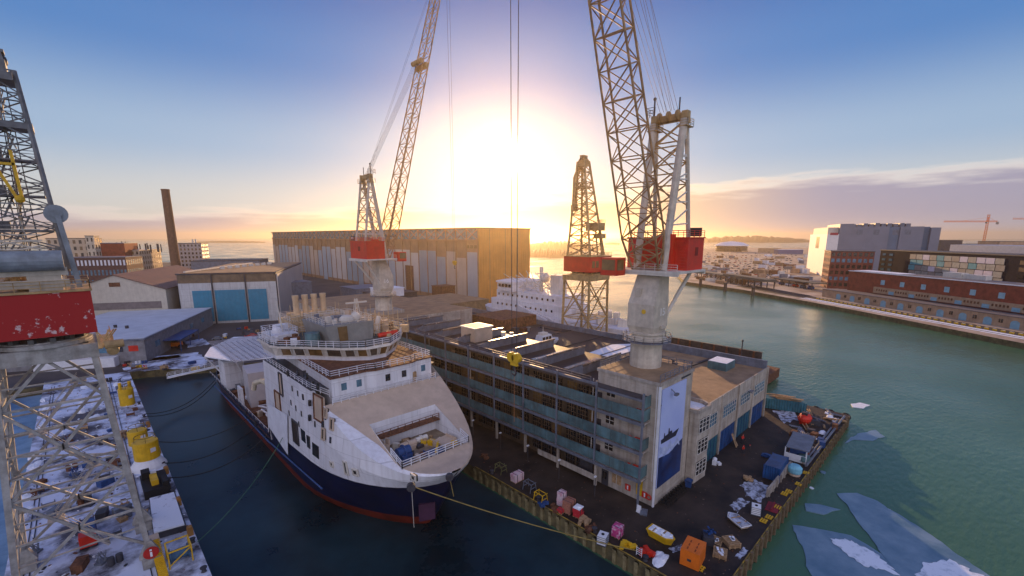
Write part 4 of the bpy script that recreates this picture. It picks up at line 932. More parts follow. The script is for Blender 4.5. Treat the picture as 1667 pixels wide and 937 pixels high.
m = MB(); m.prism([(24, 90), (29, 90), (29, 96), (24, 96)], T0, T0+1.2); m.ball((26, 93, T0+1.4), 1.0, jit=.05); m.cbox((27.2, 94.6, T0+1.2), 2.4, 1.6, 1.2, .4); m.rail([(24, 90, T0+1.2), (29, 90, T0+1.2), (29, 96, T0+1.2), (24, 96, T0+1.2)], closed=True); m.build('wing_platform', white, sh)
# ---- aft: helideck, stores box, deck crane, frames
hp = [(21.2, 142.5), (26.2, 131), (36, 128), (45, 131), (46.5, 142), (44, 156), (33, 164), (24.5, 153)]
m = MB(); m.prism(hp, 11.7, 12.0); hd = m.build('helideck', snow, sh)
m = MB()
for i in range(22): y = 129.5+i*1.5; m.box(25.2, y, 12.0, 44.6, y+.22, 12.14)
for i in range(13): x = 25.8+i*1.5; m.box(x, 130.5, 12.0, x+.18, 156, 12.16)
m.build('deck_grid', M('grid_grey', (.30, .31, .36)), hd)
m = MB()
for x, y in hp: m.beam((x, y, 11.7), (lerp(x, 36, .3), lerp(y, 145, .3), 5), .35)
m.build('helideck_brace', white, sh)
m = MB(); m.prism([(26, 120), (45, 117), (46, 128), (27, 129)], 2.2, 11); m.build('hangar_bulkhead', M('bulkhead_grey', (.50, .47, .47), rough=.6, var=.06), sh)
m = MB(); m.prism([(24.6, 138), (29.4, 138), (29.4, 145), (24.6, 145)], 2.2, 10.2); m.box(24.4, 137.8, 10.2, 29.6, 145.2, 10.6, 1); [m.box(24.5, 139+k*2, 2.4, 24.62, 139.2+k*2, 10.1) for k in range(3)]; m.build('stores_house', [white, snow], sh)
m = MB()
for y in (122, 125): m.beam((24.8, y, 2.2), (24.8, y, 6.8), .5); 
m.beam((24.8, 121.8, 6.8), (24.8, 125.2, 6.8), .5); m.build('gantry_frame', white, sh)
m = MB(); m.path([(27.5, 106, 2.2), (27.5, 106, 9), (27.2, 107, 11), (26.4, 109, 11.8), (25.2, 110.5, 11.2), (25, 111, 9.5)], .55, 8); m.build('deck_crane', M('crane_ivory', (.62, .55, .40)), sh)
m = MB(); [m.path([(R.uniform(25, 30), y, 2.5), (R.uniform(26, 31), y+2, 3.6), (R.uniform(26, 32), y+4, 2.6)], .22, 7) for y in (101, 104, 107, 111, 114)]; m.build('deck_pipe', white, sh)
[MB().cbox((R.uniform(25.5, 34), R.uniform(99, 156), 2.2), R.uniform(.6, 2.4), R.uniform(.6, 2), R.uniform(.5, 2), R.uniform(0, 3)).build('deck_gear', [rust, rust, beige, greysteel][i % 4], sh) for i in range(34)]
[MB().cbox((R.uniform(25.5, 34), R.uniform(99, 156), 2.2), R.uniform(.6, 1.8), R.uniform(.6, 1.6), R.uniform(.3, 1.2), R.uniform(0, 3)).build('deck_gear', white, sh) for i in range(16)]
m = MB(); m.rail([(24.1, 156, 3.4), (24.1, 99, 3.4)], h=.6, step=3, bars=1); m.build('handrail', white, hull)
# gangway from the dock head to the stern
m = MB(); a, b = Vector((14.5, 163, 2.6)), Vector((27, 158.4, 4.6)); m.beam(a, b, 1.6, .35); m.rail([a+Vector((.2, .8, .2)), b+Vector((.2, .8, .2))], step=2); m.rail([a+Vector((-.2, -.8, .2)), b+Vector((-.2, -.8, .2))], step=2)
tag(m.build('gangway', wht, loc=(20, 161, 2.6)), 'white snowy gangway sloping from the dock head to the ship stern', 'gangway')
# mooring lines
def rope(a, b, sag, r, mat, label, group=None, name='mooring_line'):
    a, b = Vector(a), Vector(b); pts = [a.lerp(b, i/16)-Vector((0, 0, sag*4*(i/16)*(1-i/16))) for i in range(17)]
    o = MB().path(pts, r, 6).build(name, mat, loc=a); tag(o, label, 'rope', group); return o
hz_ = on_shell(670, 791)
for i, (a, b, s_) in enumerate((((24, 150, 2.6), (6.8, 139, .5), 2.6), ((24, 148, 2.6), (6.8, 137, .5), 2.9), ((23.9, 112, 3), (6.9, 118, .4), 2.2), ((23.9, 106, 3), (6.9, 105, .4), 2.4), ((23.9, 97, 4), (7, 97.4, .4), 2.4))):
    rope(a, b, s_, .09, blackrope, ['dark mooring line sagging to the snowy quay, first from the dock head', 'dark slack mooring line, doubled close beside the one nearest the dock head', 'dark mooring line ending beside the big yellow buoy, upper of two', 'dark mooring line sagging across water below the big yellow buoy', 'dark mooring line nearest the camera, running from the white shell to the quay'][i], 'dark mooring lines across the dock')
rope((23.8, 88, 6), (7.0, 73, .4), 1.5, .06, M('green_rope', (.06, .16, .09)), 'thin green line from the ship shell to the yellow winch on the quay')
rope(hz_, (51.5, 27.5, .3), .6, .07, yrope, 'yellow mooring line stretched from the bow to the near pier')
rope(hz_, hz_+Vector((-.1, -.3, -5.6)), 0, .05, M('pale_rope', (.4, .36, .3)), 'pale rope hanging straight down from the bow hawse')
rope(on_shell(732, 775), on_shell(732, 775)+Vector((.4, -.3, -3.2)), .1, .06, yrope, 'yellow rope hanging loose at the starboard bow')
# ================================================================== yard buildings and the town beyond (left and centre)
def V2(p): return Vector((p[0], p[1]))
def proj(p):
    v = Vector(p)-EYE; d = v.dot(FW); return (CX+F*v.dot(RT)/d, CY-F*v.dot(UP)/d)
def column_at(px, dist): p = D(px, 420, dist); return Vector((p.x, p.y))
def ztop(px, py, dist): return D(px, py, dist).z
def along(C, d, px, z_=10., hi=900.):
    """how far from C along d until the point shows at column px"""
    best, bt = 1e9, 0
    for i in range(1, 600):
        t = hi*i/600; q = C+d*t; e = abs(proj((q.x, q.y, z_))[0]-px)
        if (Vector((q.x, q.y, z_))-EYE).dot(FW) < 5: break
        if e < best: best, bt = e, t
    return bt
class Frame:
    def __init__(s, C, e1):
        s.C = Vector(C); s.a = Vector(e1).normalized(); s.b = Vector((-s.a.y, s.a.x))
        if s.b.dot(s.C) < 0: s.b = -s.b
    def p(s, u, v, z_=0): q = s.C+s.a*u+s.b*v; return Vector((q.x, q.y, z_))
    def box(s, m, u0, v0, z0, u1, v1, z1, mi=0): return m.prism([s.p(u0, v0)[:2], s.p(u1, v0)[:2], s.p(u1, v1)[:2], s.p(u0, v1)[:2]], z0, z1, mi)
def block(f, name, label, u0, u1, v0, v1, h, wallm, roofm, rows=0, cols=0, cols2=0, winm=None, group=None, cat='building', wz0=2., frac=.6, z0=0, wh=.55):
    c = f.p((u0+u1)/2, (v0+v1)/2, z0); t = thing(name, label, cat, c, group)
    m = MB(); f.box(m, u0, v0, z0-1, u1, v1, h); m.build('wall', wallm, t)
    m = MB(); f.box(m, u0-.3, v0-.3, h, u1+.3, v1+.3, h+.5); m.build('roof', roofm, t)
    nw_ = 0
    for r_ in range(rows):
        zz = wz0+(h-wz0)*r_/rows; hh = (h-wz0)/rows*wh
        for c_ in range(cols):
            if nw_ >= 96: break
            w_ = (u1-u0)/cols; m = MB(); f.box(m, u0+w_*(c_+.5-frac/2), v0-.08, zz+hh*.4, u0+w_*(c_+.5+frac/2), v0-.01, zz+hh*1.4); m.build('window', winm[(c_*3+r_*5) % len(winm)] if isinstance(winm, list) else winm, t); nw_ += 1
        for c_ in range(cols2):
            if nw_ >= 99: break
            w_ = (v1-v0)/cols2; m = MB(); us = u1 if f.side > 0 else u0; f.box(m, us+(.01 if f.side > 0 else -.08), v0+w_*(c_+.5-frac/2), zz+hh*.4, us+(.08 if f.side > 0 else -.01), v0+w_*(c_+.5+frac/2), zz+hh*1.4); m.build('window', winm[0] if isinstance(winm, list) else winm, t); nw_ += 1
    return t
Frame.side = 1
# ---- great dock hall
hall = thing('dock_hall', 'huge long shipyard hall with grey panel bays and glazed truss band under its roof', 'building', (184.5, 222, 0))
HX0, HX1, HY0, HY1, HZ = 184.5, 233, 222, 640, 49.5
hallw = M('hall_frame', (.34, .20, .11), rough=.7, var=.2, scale=.1, streak=.3)
gable = ribbed('hall_gable', (.66, .28, .06), step=2.2, axis='X', depth=1., rough=.6, var=.1, scale=.1, streak=.15)  # orange pushed into the colour for the warm glow over the hall
m = MB(); m.box(HX0+.5, HY0+.3, 0, HX1, HY1, 41.5); m.box(HX0+.9, HY0+.31, 41.51, HX1-.1, HY1-1, HZ-.4, 1); m.build('wall', [hallw, gl_blue], hall)
m = MB(); m.box(HX0-.4, HY0-.4, HZ-.4, HX1+.4, HY1+.4, HZ+.4); m.build('roof', hallw, hall)
m = MB(); m.box(HX0+.1, HY0-.05, 0, HX1-.02, HY0+.29, HZ-.41); [m.box(x, HY0-.14, 0, x+.4, HY0-.06, HZ-.41, 1) for x in (HX0+10, HX0+24, HX0+36)]; m.build('gable_wall', [gable, hallw], hall)
pans = [M('panel_'+k, c, rough=.55, var=.08, scale=.08, streak=.15) for k, c in (('blue_grey', (.32, .38, .42)), ('pale', (.50, .46, .42)), ('slate', (.24, .30, .34)), ('warm', (.48, .38, .30)))]
NB = 36; BW = (HY1-HY0)/NB
for i in range(NB):
    y = HY0+i*BW
    m = MB(); m.box(HX0+.28, y+.5, 3 if i % 7 else 0, HX0+.49, y+BW-.2, R.choice([34, 34, 32, 30])); m.build('wall_panel', pans[(i*7 % 11) % 4], hall)
    MB().box(HX0-.15, y-.35, 0, HX0+.48, y+.35, 41.5).build('column', hallw, hall)
    g = MB(); x = HX0+.2
    g.beam((x, y, 41.6), (x, y, HZ-.4), .5); g.beam((x, y, 42), (x, y+BW, HZ-.6), .32); g.beam((x, y+BW, 42), (x, y, HZ-.6), .32)
    g.build('truss_bay', hallw, hall)
MB().box(HX0-.2, HY0, 41.0, HX0+.5, HY1, 42.2).build('truss_sill', hallw, hall)
for i in range(3): MB().box(HX0+.3, HY0+1+i*4, 36.5, HX0+.48, HY0+4+i*4, 38.6).build('high_window', gl_lit, hall)
MB().box(HX0+.25, 300, 0, HX0+.48, 312, 22).build('side_door', rust, hall)
# ---- blue doored hall
fb = Frame((33.7, 274.1), (39.6, -19.7)); Lb = 44.2
bh = thing('blue_door_hall', 'pale hall with three big turquoise blue doors and a brown flat roof', 'building', fb.p(22, 20))
m = MB(); fb.box(m, 0, .3, 0, Lb, 95, 25.2); m.build('wall', M('hall_blue_side', (.10, .12, .16), rough=.6, var=.2), bh)
m = MB(); fb.box(m, -.4, -.4, 25.2, Lb+.4, 95.4, 25.8); fb.box(m, 1.2, .6, 25.81, Lb-1.2, 94.5, 26.0, 1); m.build('roof', [darksteel, tan_roof], bh)
m = MB(); fb.box(m, .2, 0, 0, Lb-.2, .29, 21); m.build('front_wall', M('front_white', (.58, .58, .56), rough=.5, var=.06, streak=.3, plates=(4, 3, .06, .7)), bh)
m = MB(); fb.box(m, .2, .02, 21.01, Lb-.2, .28, 25.19); m.build('clerestory', glass('brown_glass', (.16, .10, .05), .15), bh)
dblue = ribbed('door_turquoise', (.025, .22, .34), step=.8, axis='A', depth=.3, rough=.45, var=.08)
for a, b in ((5.8, 14.2), (15.6, 29.2), (30.6, 39.2)):
    m = MB(); fb.box(m, a, -.2, 1.2, b, -.02, 17.2); m.build('hangar_door', dblue, bh)
for u in (14.9, 29.9): m = MB(); fb.box(m, u-.35, -.5, 0, u+.35, -.21, 25.1); m.build('door_column', darksteel, bh)
m = MB(); fb.box(m, Lb+.42, -.2, 0, Lb+.9, 90, 24.8); m.build('side_strip', pans[1], bh)
for v in range(8):
    m = MB(); q = fb.p(12+v*2.3, 30+v*6, 26.0); m.cbox(q, 2, 2, 1.4); m.build('roof_vent', cream, bh)
m = MB(); q = fb.p(2, 20, 26); m.beam(fb.p(3, 2, 26.6), fb.p(16, 80, 26.6), 1, .7); m.build('roof_duct', cream, bh)
# ---- gabled hall and low shed
gh = thing('gabled_hall', 'cream gabled workshop with a long brown corrugated roof left of the blue doors', 'building', (12, 283, 0))
fg = Frame((-7.2, 291.5), (39.6, -19.7)); Wg = 40.0
m = MB(); a = [fg.p(0, 0, 0), fg.p(Wg, 0, 0), fg.p(Wg, 0, 18.8), fg.p(Wg/2, 0, 26), fg.p(0, 0, 18.8)]; b = [fg.p(0, 75, 0), fg.p(Wg, 75, 0), fg.p(Wg, 75, 18.8), fg.p(Wg/2, 75, 26), fg.p(0, 75, 18.8)]
m.add(a+b, [(0, 1, 2, 3, 4), (5, 9, 8, 7, 6), (0, 5, 6, 1), (1, 6, 7, 2), (0, 4, 9, 5)]); m.build('wall', M('gable_cream', (.55, .50, .40), rough=.7, var=.06, streak=.15), gh)
cor = ribbed('roof_corrugated', (.17, .095, .07), step=1.1, axis='A', depth=.6, rough=.6, var=.15, scale=.2)
m = MB(); k = .35
for s0, s1 in ((-.6, Wg/2), (Wg+.6, Wg/2)):
    z0 = 18.6
    m.add([fg.p(s0, -.6, z0), fg.p(s1, -.6, 26.1), fg.p(s1, 75.5, 26.1), fg.p(s0, 75.5, z0), fg.p(s0, -.6, z0+k), fg.p(s1, -.6, 26.1+k), fg.p(s1, 75.5, 26.1+k), fg.p(s0, 75.5, z0+k)], [(0, 1, 2, 3), (4, 5, 6, 7), (0, 1, 5, 4), (1, 2, 6, 5), (2, 3, 7, 6), (3, 0, 4, 7)])
m.build('roof', cor, gh)
m = MB(); fg.box(m, Wg/2-2.2, -.1, 20.6, Wg/2+2.2, -.02, 22.6); m.build('vent', rust, gh)
m = MB(); fg.box(m, 0, -.12, 9.6, Wg-2.4, -.02, 13.0); m.build('wall_band', M('band_grey', (.19, .16, .15), var=.15), gh)
ls = thing('low_shed', 'low long shed with a flat snow covered roof in front of the gabled hall', 'building', (0, 215, 0))
fl = Frame((12.8, 200), (39.6, -19.7))
m = MB(); fl.box(m, -42, 0, 0, 0, 72, 8.3); m.build('wall', M('shed_grey', (.24, .24, .25), streak=.2), ls)
m = MB(); fl.box(m, -42.4, -.5, 8.3, .5, 72.4, 8.8); fl.box(m, -41.8, 0, 8.81, 0, 72, 8.95, 1); m.build('roof', [greysteel, M('roof_snow_grey', (.52, .56, .62), rough=.8, var=.08, scale=.2)], ls)
for i in range(9): m = MB(); fl.box(m, -40+i*4.4, -.08, 4.4, -37.2+i*4.4, -.02, 6.4); m.build('window', [gl_blue, gl_dark, redp][i % 3 if i != 4 else 2], ls)
for u, v in ((-14, 22), (-19, 25)): m = MB(); m.tube(fl.p(u, v, 8.95), fl.p(u, v, 10.0), .6, 10); m.build('roof_vent', darksteel, ls)
m = MB(); fl.box(m, -30, -3.2, 0, -8, -.1, 3.2); m.build('front_annex', wht, ls)
m = MB(); fl.box(m, .1, 14, 4.6, 6, 34, 4.9); [m.beam(fl.p(5.6, v, 0), fl.p(5.6, v, 4.6), .25) for v in (14.4, 24, 33.6)]; m.build('side_canopy', blue, ls)
for v in (8, 42, 56): m = MB(); fl.box(m, .02, v, 3.8, .1, v+4, 6.0); m.build('window', gl_blue, ls)
# ---- chimney and the town
ch = thing('brick_chimney', 'tall leaning looking brown chimney stack left of the blue doored hall', 'chimney', (63, 505, 0))
m = MB(); m.lathe((63, 505, 0), [(4.0, 0), (3.5, 40), (3.1, 84), (3.3, 84.1), (3.3, 85.2), (2.4, 85.3)], 14); m.build('stack', M('chimney_brick', (.20, .105, .065), rough=.9, var=.2, scale=.6, streak=.3), ch, smooth=False)
e1 = (.896, -.446)
def fr(px, dist): return Frame(column_at(px, dist), e1)
warmplaster = M('warm_plaster', (.56, .44, .31), rough=.85, var=.1, scale=.2)
f_ = fr(204, 430); f_.side = 1
zt = ztop(150, 419, 430)
block(f_, 'office_block', 'dark brick office block with rows of white windows beside the left crane', -48, 0, 0, 34, zt, M('office_brick', (.10, .05, .05), rough=.85), M('office_roof', (.10, .11, .16), rough=.7), 3, 16, 8, [gl_blue, wht, gl_blue], wz0=-4, frac=.5)
f_ = fr(228, 500); f_.side = 1
block(f_, 'office_block', 'cream sunlit block with a pale grey hipped roof near the brick chimney', -24, 0, 0, 55, ztop(235, 407, 500), warmplaster, pans[1], 5, 6, 10, [gl_lit, gl_dark], wz0=0, frac=.4)
f_ = fr(180, 480)
block(f_, 'office_block', 'low brown brick block standing behind the dark office', -22, 14, 0, 30, ztop(170, 396, 480), brickr, greysteel)
f_ = fr(150, 470)
block(f_, 'apartment_block', 'stepped tan apartment block at the far left behind the crane', -36, 0, 0, 24, ztop(140, 388, 470), warmplaster, darksteel, 6, 7, 4, [gl_dark, gl_lit], frac=.45)
f_ = fr(158, 455)
block(f_, 'apartment_block', 'narrow sunlit stair tower beside the stepped tan apartments', -7, 0, 0, 10, ztop(150, 384, 455), M('plaster_cream', (.62, .52, .38), rough=.85), darksteel, 6, 2, 2, gl_dark, frac=.35)
f_ = fr(330, 560)
block(f_, 'apartment_block', 'pale tower block with yellow lit windows right of the chimney', -32, 0, 0, 26, ztop(312, 396, 560), M('plaster_grey', (.42, .36, .33), rough=.85), darksteel, 7, 8, 5, [gl_dark, gl_lit, gl_dark], frac=.45)
m = MB(); q = f_.p(-12, 12); [m.tube((q.x+k*3, q.y, 30), (q.x+k*3, q.y, ztop(312, 389, 560)), 1.0, 8) for k in (0, 1)]
tag(m.build('roof_flue', cream, loc=(q.x, q.y, 36)), 'pair of pale flues on the tower block roof', 'flue')
f_ = fr(410, 420)
block(f_, 'flat_roof_block', 'low dark roofed block behind the blue doored hall', -50, 6, 0, 40, ztop(380, 424, 420), greysteel, tar)
for i in range(16):
    px = R.uniform(185, 262); p = D(px, R.uniform(392, 399), 520); m = MB(); m.tube((p.x, p.y, ztop(px, 410, 520)), (p.x, p.y, p.z), R.uniform(.5, 1.3), 6)
    tag(m.build('roof_vent', darksteel, loc=(p.x, p.y, 26)), 'small dark chimney pot among many on the town roofs', 'roof vent', 'chimney pots on the town roofs')
# ---- low sheds between the ship and the great hall
def bx(name, label, x0, y0, x1, y1, h, wm, rm=None, cat='building', group=None, z0=0.):
    t = thing(name, label, cat, ((x0+x1)/2, (y0+y1)/2, z0), group)
    MB().box(x0, y0, z0, x1, y1, h).build('wall', wm, t)
    MB().box(x0-.25, y0-.25, h, x1+.25, y1+.25, h+.35).build('roof', rm or snow, t); return t
t_ = bx('yard_shed', 'tan long shed with a band of windows left of the great hall gable', 122, 172, 150, 205, 12, ribbed('shed_tan', (.36, .24, .13), step=1.4, axis='A', depth=.5), tan_roof)
for i in range(9): MB().box(121.92, 174+i*3.4, 5.5, 121.99, 176+i*3.4, 8.5).build('window', gl_lit, t_)
bx('yard_shed', 'slate grey box shed in front of the great hall panels', 120, 262, 140, 285, 12, greysteel, greysteel)
bx('yard_shed', 'dark flat shed beside the numbered 16 crane mast', 112, 215, 134, 236, 13.5, darksteel, tar)
bx('yard_shed', 'small brown shed against the great hall, right of crane 16', 150, 214, 160, 224, 15, rust, rust)
bx('yard_shed', 'grey shed at the side of the blue doored hall', 92, 290, 104, 306, 16, greysteel, greysteel)
t_ = bx('site_cabin', 'white cabin cluster with snowy roofs by crane 16', 92, 176, 103, 186, 21.4, wht, snow, z0=18.0)
t_ = bx('workshop_annexe', 'low brown roofed annexe between the dock head and crane 16', 62, 152, 99, 192, 18, concrete, tan_roof)
for i in range(8): MB().box(61.9, 154+i*4.6, 8, 61.98, 157+i*4.6, 12).build('window', gl_dark, t_)
# ---- second white ship beyond the pier
s2 = thing('white_ship', 'white many windowed ship half hidden behind the workshop roof', 'ship', (146, 125, WZ))
def hullring(z_, y0, yb, B_, n_=9):
    L_ = [(146-B_*(1-((y-y0)/(yb-y0))**3)**.6 if y > y0 else 146-B_, y) for y in [82]+[lerp(y0, yb, i/n_) for i in range(n_+1)]]
    return [(x, y, z_) for x, y in L_]+[(292-x, y, z_) for x, y in reversed(L_)]
r = [hullring(-4, 128, 160, 8), hullring(3, 134, 165, 9.4), hullring(11, 142, 168, 9.4)]
m = MB(); n_ = len(r[0])
for i in range(2): m.add(r[i]+r[i+1], [(k, (k+1) % n_, n_+(k+1) % n_, n_+k) for k in range(n_)], 1 if i == 0 else 0)
m.add(r[2], [tuple(range(n_))], 0); m.build('hull', [white, hullred], s2)
m = MB(); m.box(137.6, 112, 11.01, 154.4, 156, 16); m.box(138.4, 114, 16.01, 153.6, 153, 20); st = m.build('deckhouse', white, s2)
m = MB(); m.prism([(136, 140), (156, 140), (155, 151), (146, 154), (137, 151)], 20.01, 23.6); m.prism([(135.6, 139.6), (156.4, 139.6), (155.6, 151.4), (146, 154.6), (136.4, 151.4)], 23.61, 24.3); m.build('bridge', white, st)
for y in (141, 143.2, 145.4, 147.6): MB().box(135.9, y, 21.8, 135.98, y+1.6, 23.2).build('window', gl_dark, st)
for x, y in ((137.6, 151.2), (140, 152.2), (142.4, 153), (144.6, 153.7)): MB().beam((x, y+.15, 22.5), (x+1.6, y+.75, 22.5), .1, 1.5).build('window', gl_dark, st)
for z_ in (5.2, 8.4, 13.2, 17.6):
    for i in range(12):
        y = 118+i*3.0; xx = 146-9.4-.06 if z_ < 11 else (137.54 if z_ < 16 else 138.34)
        if z_ < 11 and y > 138: xx = 146-9.4*(1-((y-138)/28.5)**3)**.6-.15
        if z_ > 11 and y > 152: continue
        MB().box(xx, y, z_, xx+.05, y+.9, z_+1.0).build('porthole', gl_dark, s2)
m = MB(); m.tube((146, 132, 20), (146, 132, 31), .8, 8); m.beam((142, 132, 28), (150, 132, 28), .4); m.ball((144, 128, 26.5), 2.2); m.cbox((146, 122, 20), 5, 5, 8); m.build('mast', cream, s2)
m = MB(); [m.beam((R.uniform(138, 152), R.uniform(114, 150), 20), (R.uniform(138, 152), R.uniform(114, 150), R.uniform(23, 29)), .22) for i in range(24)]; m.build('rigging', cream, s2)
m = MB(); m.beam((137, 138, 14), (134, 118, 10), 1.0, 1.4); m.beam((137, 130, 13), (135, 106, 8), .8); m.build('gangway_boom', white, s2)
[MB().cbox((R.uniform(138, 153), R.uniform(84, 110), 11), R.uniform(1.5, 5), R.uniform(1.5, 5), R.uniform(1, 4.5), R.random()).build('aft_gear', cream, s2) for i in range(16)]
# ---- black barge moored behind the white wing
bg_ = thing('open_barge', 'black open barge with a rusty hold moored behind the white wing', 'barge', (153, 68, WZ))
m = MB(); m.box(142, 46, -4, 164, 102, 0.4); m.build('hull', darksteel, bg_)
m = MB(); m.box(142, 46, .41, 142.8, 102, 2.6); m.box(163, 46, .41, 164, 102, 5.2); m.box(142.81, 46, .41, 162.99, 46.8, 3.4); m.build('bulwark', M('barge_side', (.06, .05, .045), rough=.8, var=.3), bg_)
m = MB(); m.box(142.9, 46.9, .42, 162.9, 101.9, .5); m.build('hold_floor', rust, bg_)
m = MB(); [m.box(162.6, 48+i*4.5, .5, 162.98, 48.6+i*4.5, 5.2) for i in range(12)]; m.build('bulwark_rib', rust, bg_)
m = MB(); m.prism([(143, 40), (163, 40), (164, 46), (142, 46)], -2, 1.0); m.build('bow_ramp', rust, bg_)
m = MB(); m.tube((155, 88, 2.5), (158, 91, 2.5), 2.0, 14); m.build('white_tank', wht, bg_)
m = MB(); m.tube((162, 52, .5), (162, 52, 8.5), .2, 8); m.ball((162, 52, 8.5), .4); m.build('light_mast', darksteel, bg_)
for i in range(8): m = MB(); q = (R.uniform(145, 161), R.uniform(50, 98), .5); m.cbox(q, R.uniform(1.5, 4), R.uniform(1.5, 3), R.uniform(.8, 2.2), R.random()*3); m.build('cargo', [yellow, rust, blue, orange, beige][i % 5], bg_)
# ---- low white workboat laid up on the roof
wbt = thing('work_boat', 'small white cabin boat laid up on the dark workshop roof', 'boat', (97, 85.5, 12.6))
m = MB(); m.prism([(92.5, 83.6), (99.5, 83.6), (101.4, 85.4), (99.5, 87.2), (92.5, 87.2)], 12.7, 13.8, top=[(92, 83), (99.8, 83), (102.4, 85.4), (99.8, 87.8), (92, 87.8)]); m.build('hull', white, wbt)
m = MB(); m.prism([(93.4, 84), (98.6, 84), (98.6, 86.8), (93.4, 86.8)], 13.8, 15.6, top=[(93.8, 84.3), (98, 84.3), (98, 86.5), (93.8, 86.5)]); cbn = m.build('cabin', white, wbt)
for x in (93.9, 95.3, 96.7): MB().box(x, 83.98, 14.3, x+1.0, 84.05, 15.2).build('window', gl_dark, cbn)
m = MB(); m.cbox((95.5, 85.4, 15.6), 2.4, 1.8, .7); m.tube((95.5, 85.4, 16), (95.5, 85.4, 18), .08); m.build('mast', cream, wbt)
# ---- islands, headland and far shore
def island(name, pts_px, dist, hgt, seed, base, mat):
    rr = random.Random(seed); m = MB(); n_ = 60; rows_ = []
    px0, px1 = pts_px
    for j in range(5):
        row_ = []
        for i in range(n_+1):
            t = i/n_; p = D(lerp(px0, px1, t), 390, dist+j*dist*.06); e = math.sin(math.pi*t)**.5
            row_.append((p.x, p.y, WZ-1 if j in (0, 4) else WZ+hgt*e*(.75+.35*rr.random())*(1, .75, 1, .85, 1)[j]))
        rows_.append(row_)
    for a, b in zip(rows_, rows_[1:]): m.add(a+b, [(i, i+1, n_+2+i, n_+1+i) for i in range(n_)])
    o = m.build(name, mat); o['kind'] = 'structure'; return o
woods = M('wooded_shore', (.055, .06, .045), c2=(.10, .08, .055), rough=.95, scale=.02, bump=.8)
island('wooded_island', (1120, 1322), 3600, 54, 1, 0, woods)
island('headland', (846, 980), 1500, 30, 2, 0, woods)
island('headland', (846, 945), 1000, 17, 5, 0, woods)
island('skerry', (318, 432), 3400, 12, 3, 0, woods)
island('skerry', (985, 1010), 2600, 8, 4, 0, woods)
# ================================================================== far shore on the right
lotm = M('snowy_lot', (.56, .46, .36), c2=(.20, .13, .09), rough=.9, scale=.05, detail=10, bump=.4)
SH = [(432, 198), (400, 132), (368, 88), (336, 46), (286, -13), (240, -70), (200, -120)]
land('far_shore', SH+[(900, -700), (2600, -600), (2700, 200), (1900, 640), (1500, 760), (800, 412)], 0, lotm, quaywall)
d_s = Vector((-.62, -.785)); n_s = Vector((-.785, .62))
fs = Frame((374, 85.5), (-.62, -.785)); fs.b = Vector((.785, -.62))
m = MB(); fs.box(m, 0, .6, .024, 190, 2.6, .06); fs.box(m, 0, 4, .024, 190, 7.2, .06); o = m.build('quay_snow', snow); o['kind'] = 'structure'
m = MB(); fs.box(m, -10, 2.7, .004, 190, 17, .02); fs.box(m, -80, .5, .004, -10.01, 20, .02); o = m.build('shore_road', asphalt); o['kind'] = 'structure'
# quay barrier of yellow blocks
for i in range(46):
    q = fs.p(8+i*3.4, 8.6); m = MB(); m.cbox((q.x, q.y, .03), 1.5, .7, .95, math.atan2(d_s.y, d_s.x)); m.cbox((q.x, q.y, .98), 1.3, .5, .06, math.atan2(d_s.y, d_s.x), 1)
    tag(m.build('barrier_block', [redp if i > 36 and i % 3 == 0 else yellow, snow], loc=(q.x, q.y, .03)), 'red barrier block in the long row on the far quay' if i > 36 and i % 3 == 0 else 'yellow barrier block in the long row on the far quay', 'barrier', 'red barrier blocks along the far quay' if i > 36 and i % 3 == 0 else 'yellow barrier blocks along the far quay')
# tan quay warehouse with arched blue doors
qb = Frame(G(1359, 486)[:2], (-.62, -.785)); qb.b = Vector((.785, -.62))
tw = thing('quay_warehouse', 'long low tan warehouse with arched blue doors along the far quay', 'building', qb.p(60, 4))
m = MB(); qb.box(m, -12, 0, 0, 150, 12, 5.6); m.build('wall', bricko, tw)
m = MB(); qb.box(m, -12.3, -.4, 5.6, 150, 12.3, 5.9); m.build('roof', M('slate_roof', (.16, .15, .16), rough=.7, var=.15), tw)
for i in range(12):
    u = 1+i*11.6; m = MB(); P_ = [qb.p(u+1.9+1.9*math.cos(a*math.pi/8), -.14, 2.6+1.4*math.sin(a*math.pi/8)) for a in range(9)]
    m.add([qb.p(u+3.8, -.14, 0)]+P_+[qb.p(u, -.14, 0)], [tuple(range(11))]); m.build('arched_door', M('door_pale_blue', (.22, .42, .52), rough=.5, var=.1), tw)
    m = MB(); qb.box(m, u+6.6, -.12, 2.0, u+8.4, -.04, 3.9); qb.box(m, u+7.4, -.16, 2.0, u+7.55, -.125, 3.9, 1); m.build('window', [gl_dark, bricko], tw)
# brick hall above it
kb = Frame((G(1401, 494).x+16, G(1401, 494).y-4), (-.62, -.785)); kb.b = Vector((.785, -.62))
bk = thing('brick_warehouse', 'long red brick hall with square pale blue windows above a tan arcade', 'building', kb.p(60, 10))
zb = 19.5
m = MB(); kb.box(m, -22, .3, 0, 170, 16, zb); m.build('wall', brickr, bk)
m = MB(); kb.box(m, -22.4, -.2, zb, 170, 16.4, zb+.4); kb.box(m, -22, 1.2, zb+.401, 170, 16, zb+.5, 1); m.build('roof', [wht, M('slate_roof', (.16, .15, .16))], bk); m = MB(); kb.box(m, -20, 2, zb+.501, 14, 14, zb+.7); m.build('roof_snow', snow, bk)
m = MB(); kb.box(m, 0, -.6, 0, 170, .29, 10.5); m.build('arcade_wall', bricko, bk)
m = MB(); kb.box(m, 0, -2.6, 6.2, 170, -.61, 6.5); m.build('canopy', M('canopy_maroon', (.10, .02, .02)), bk)
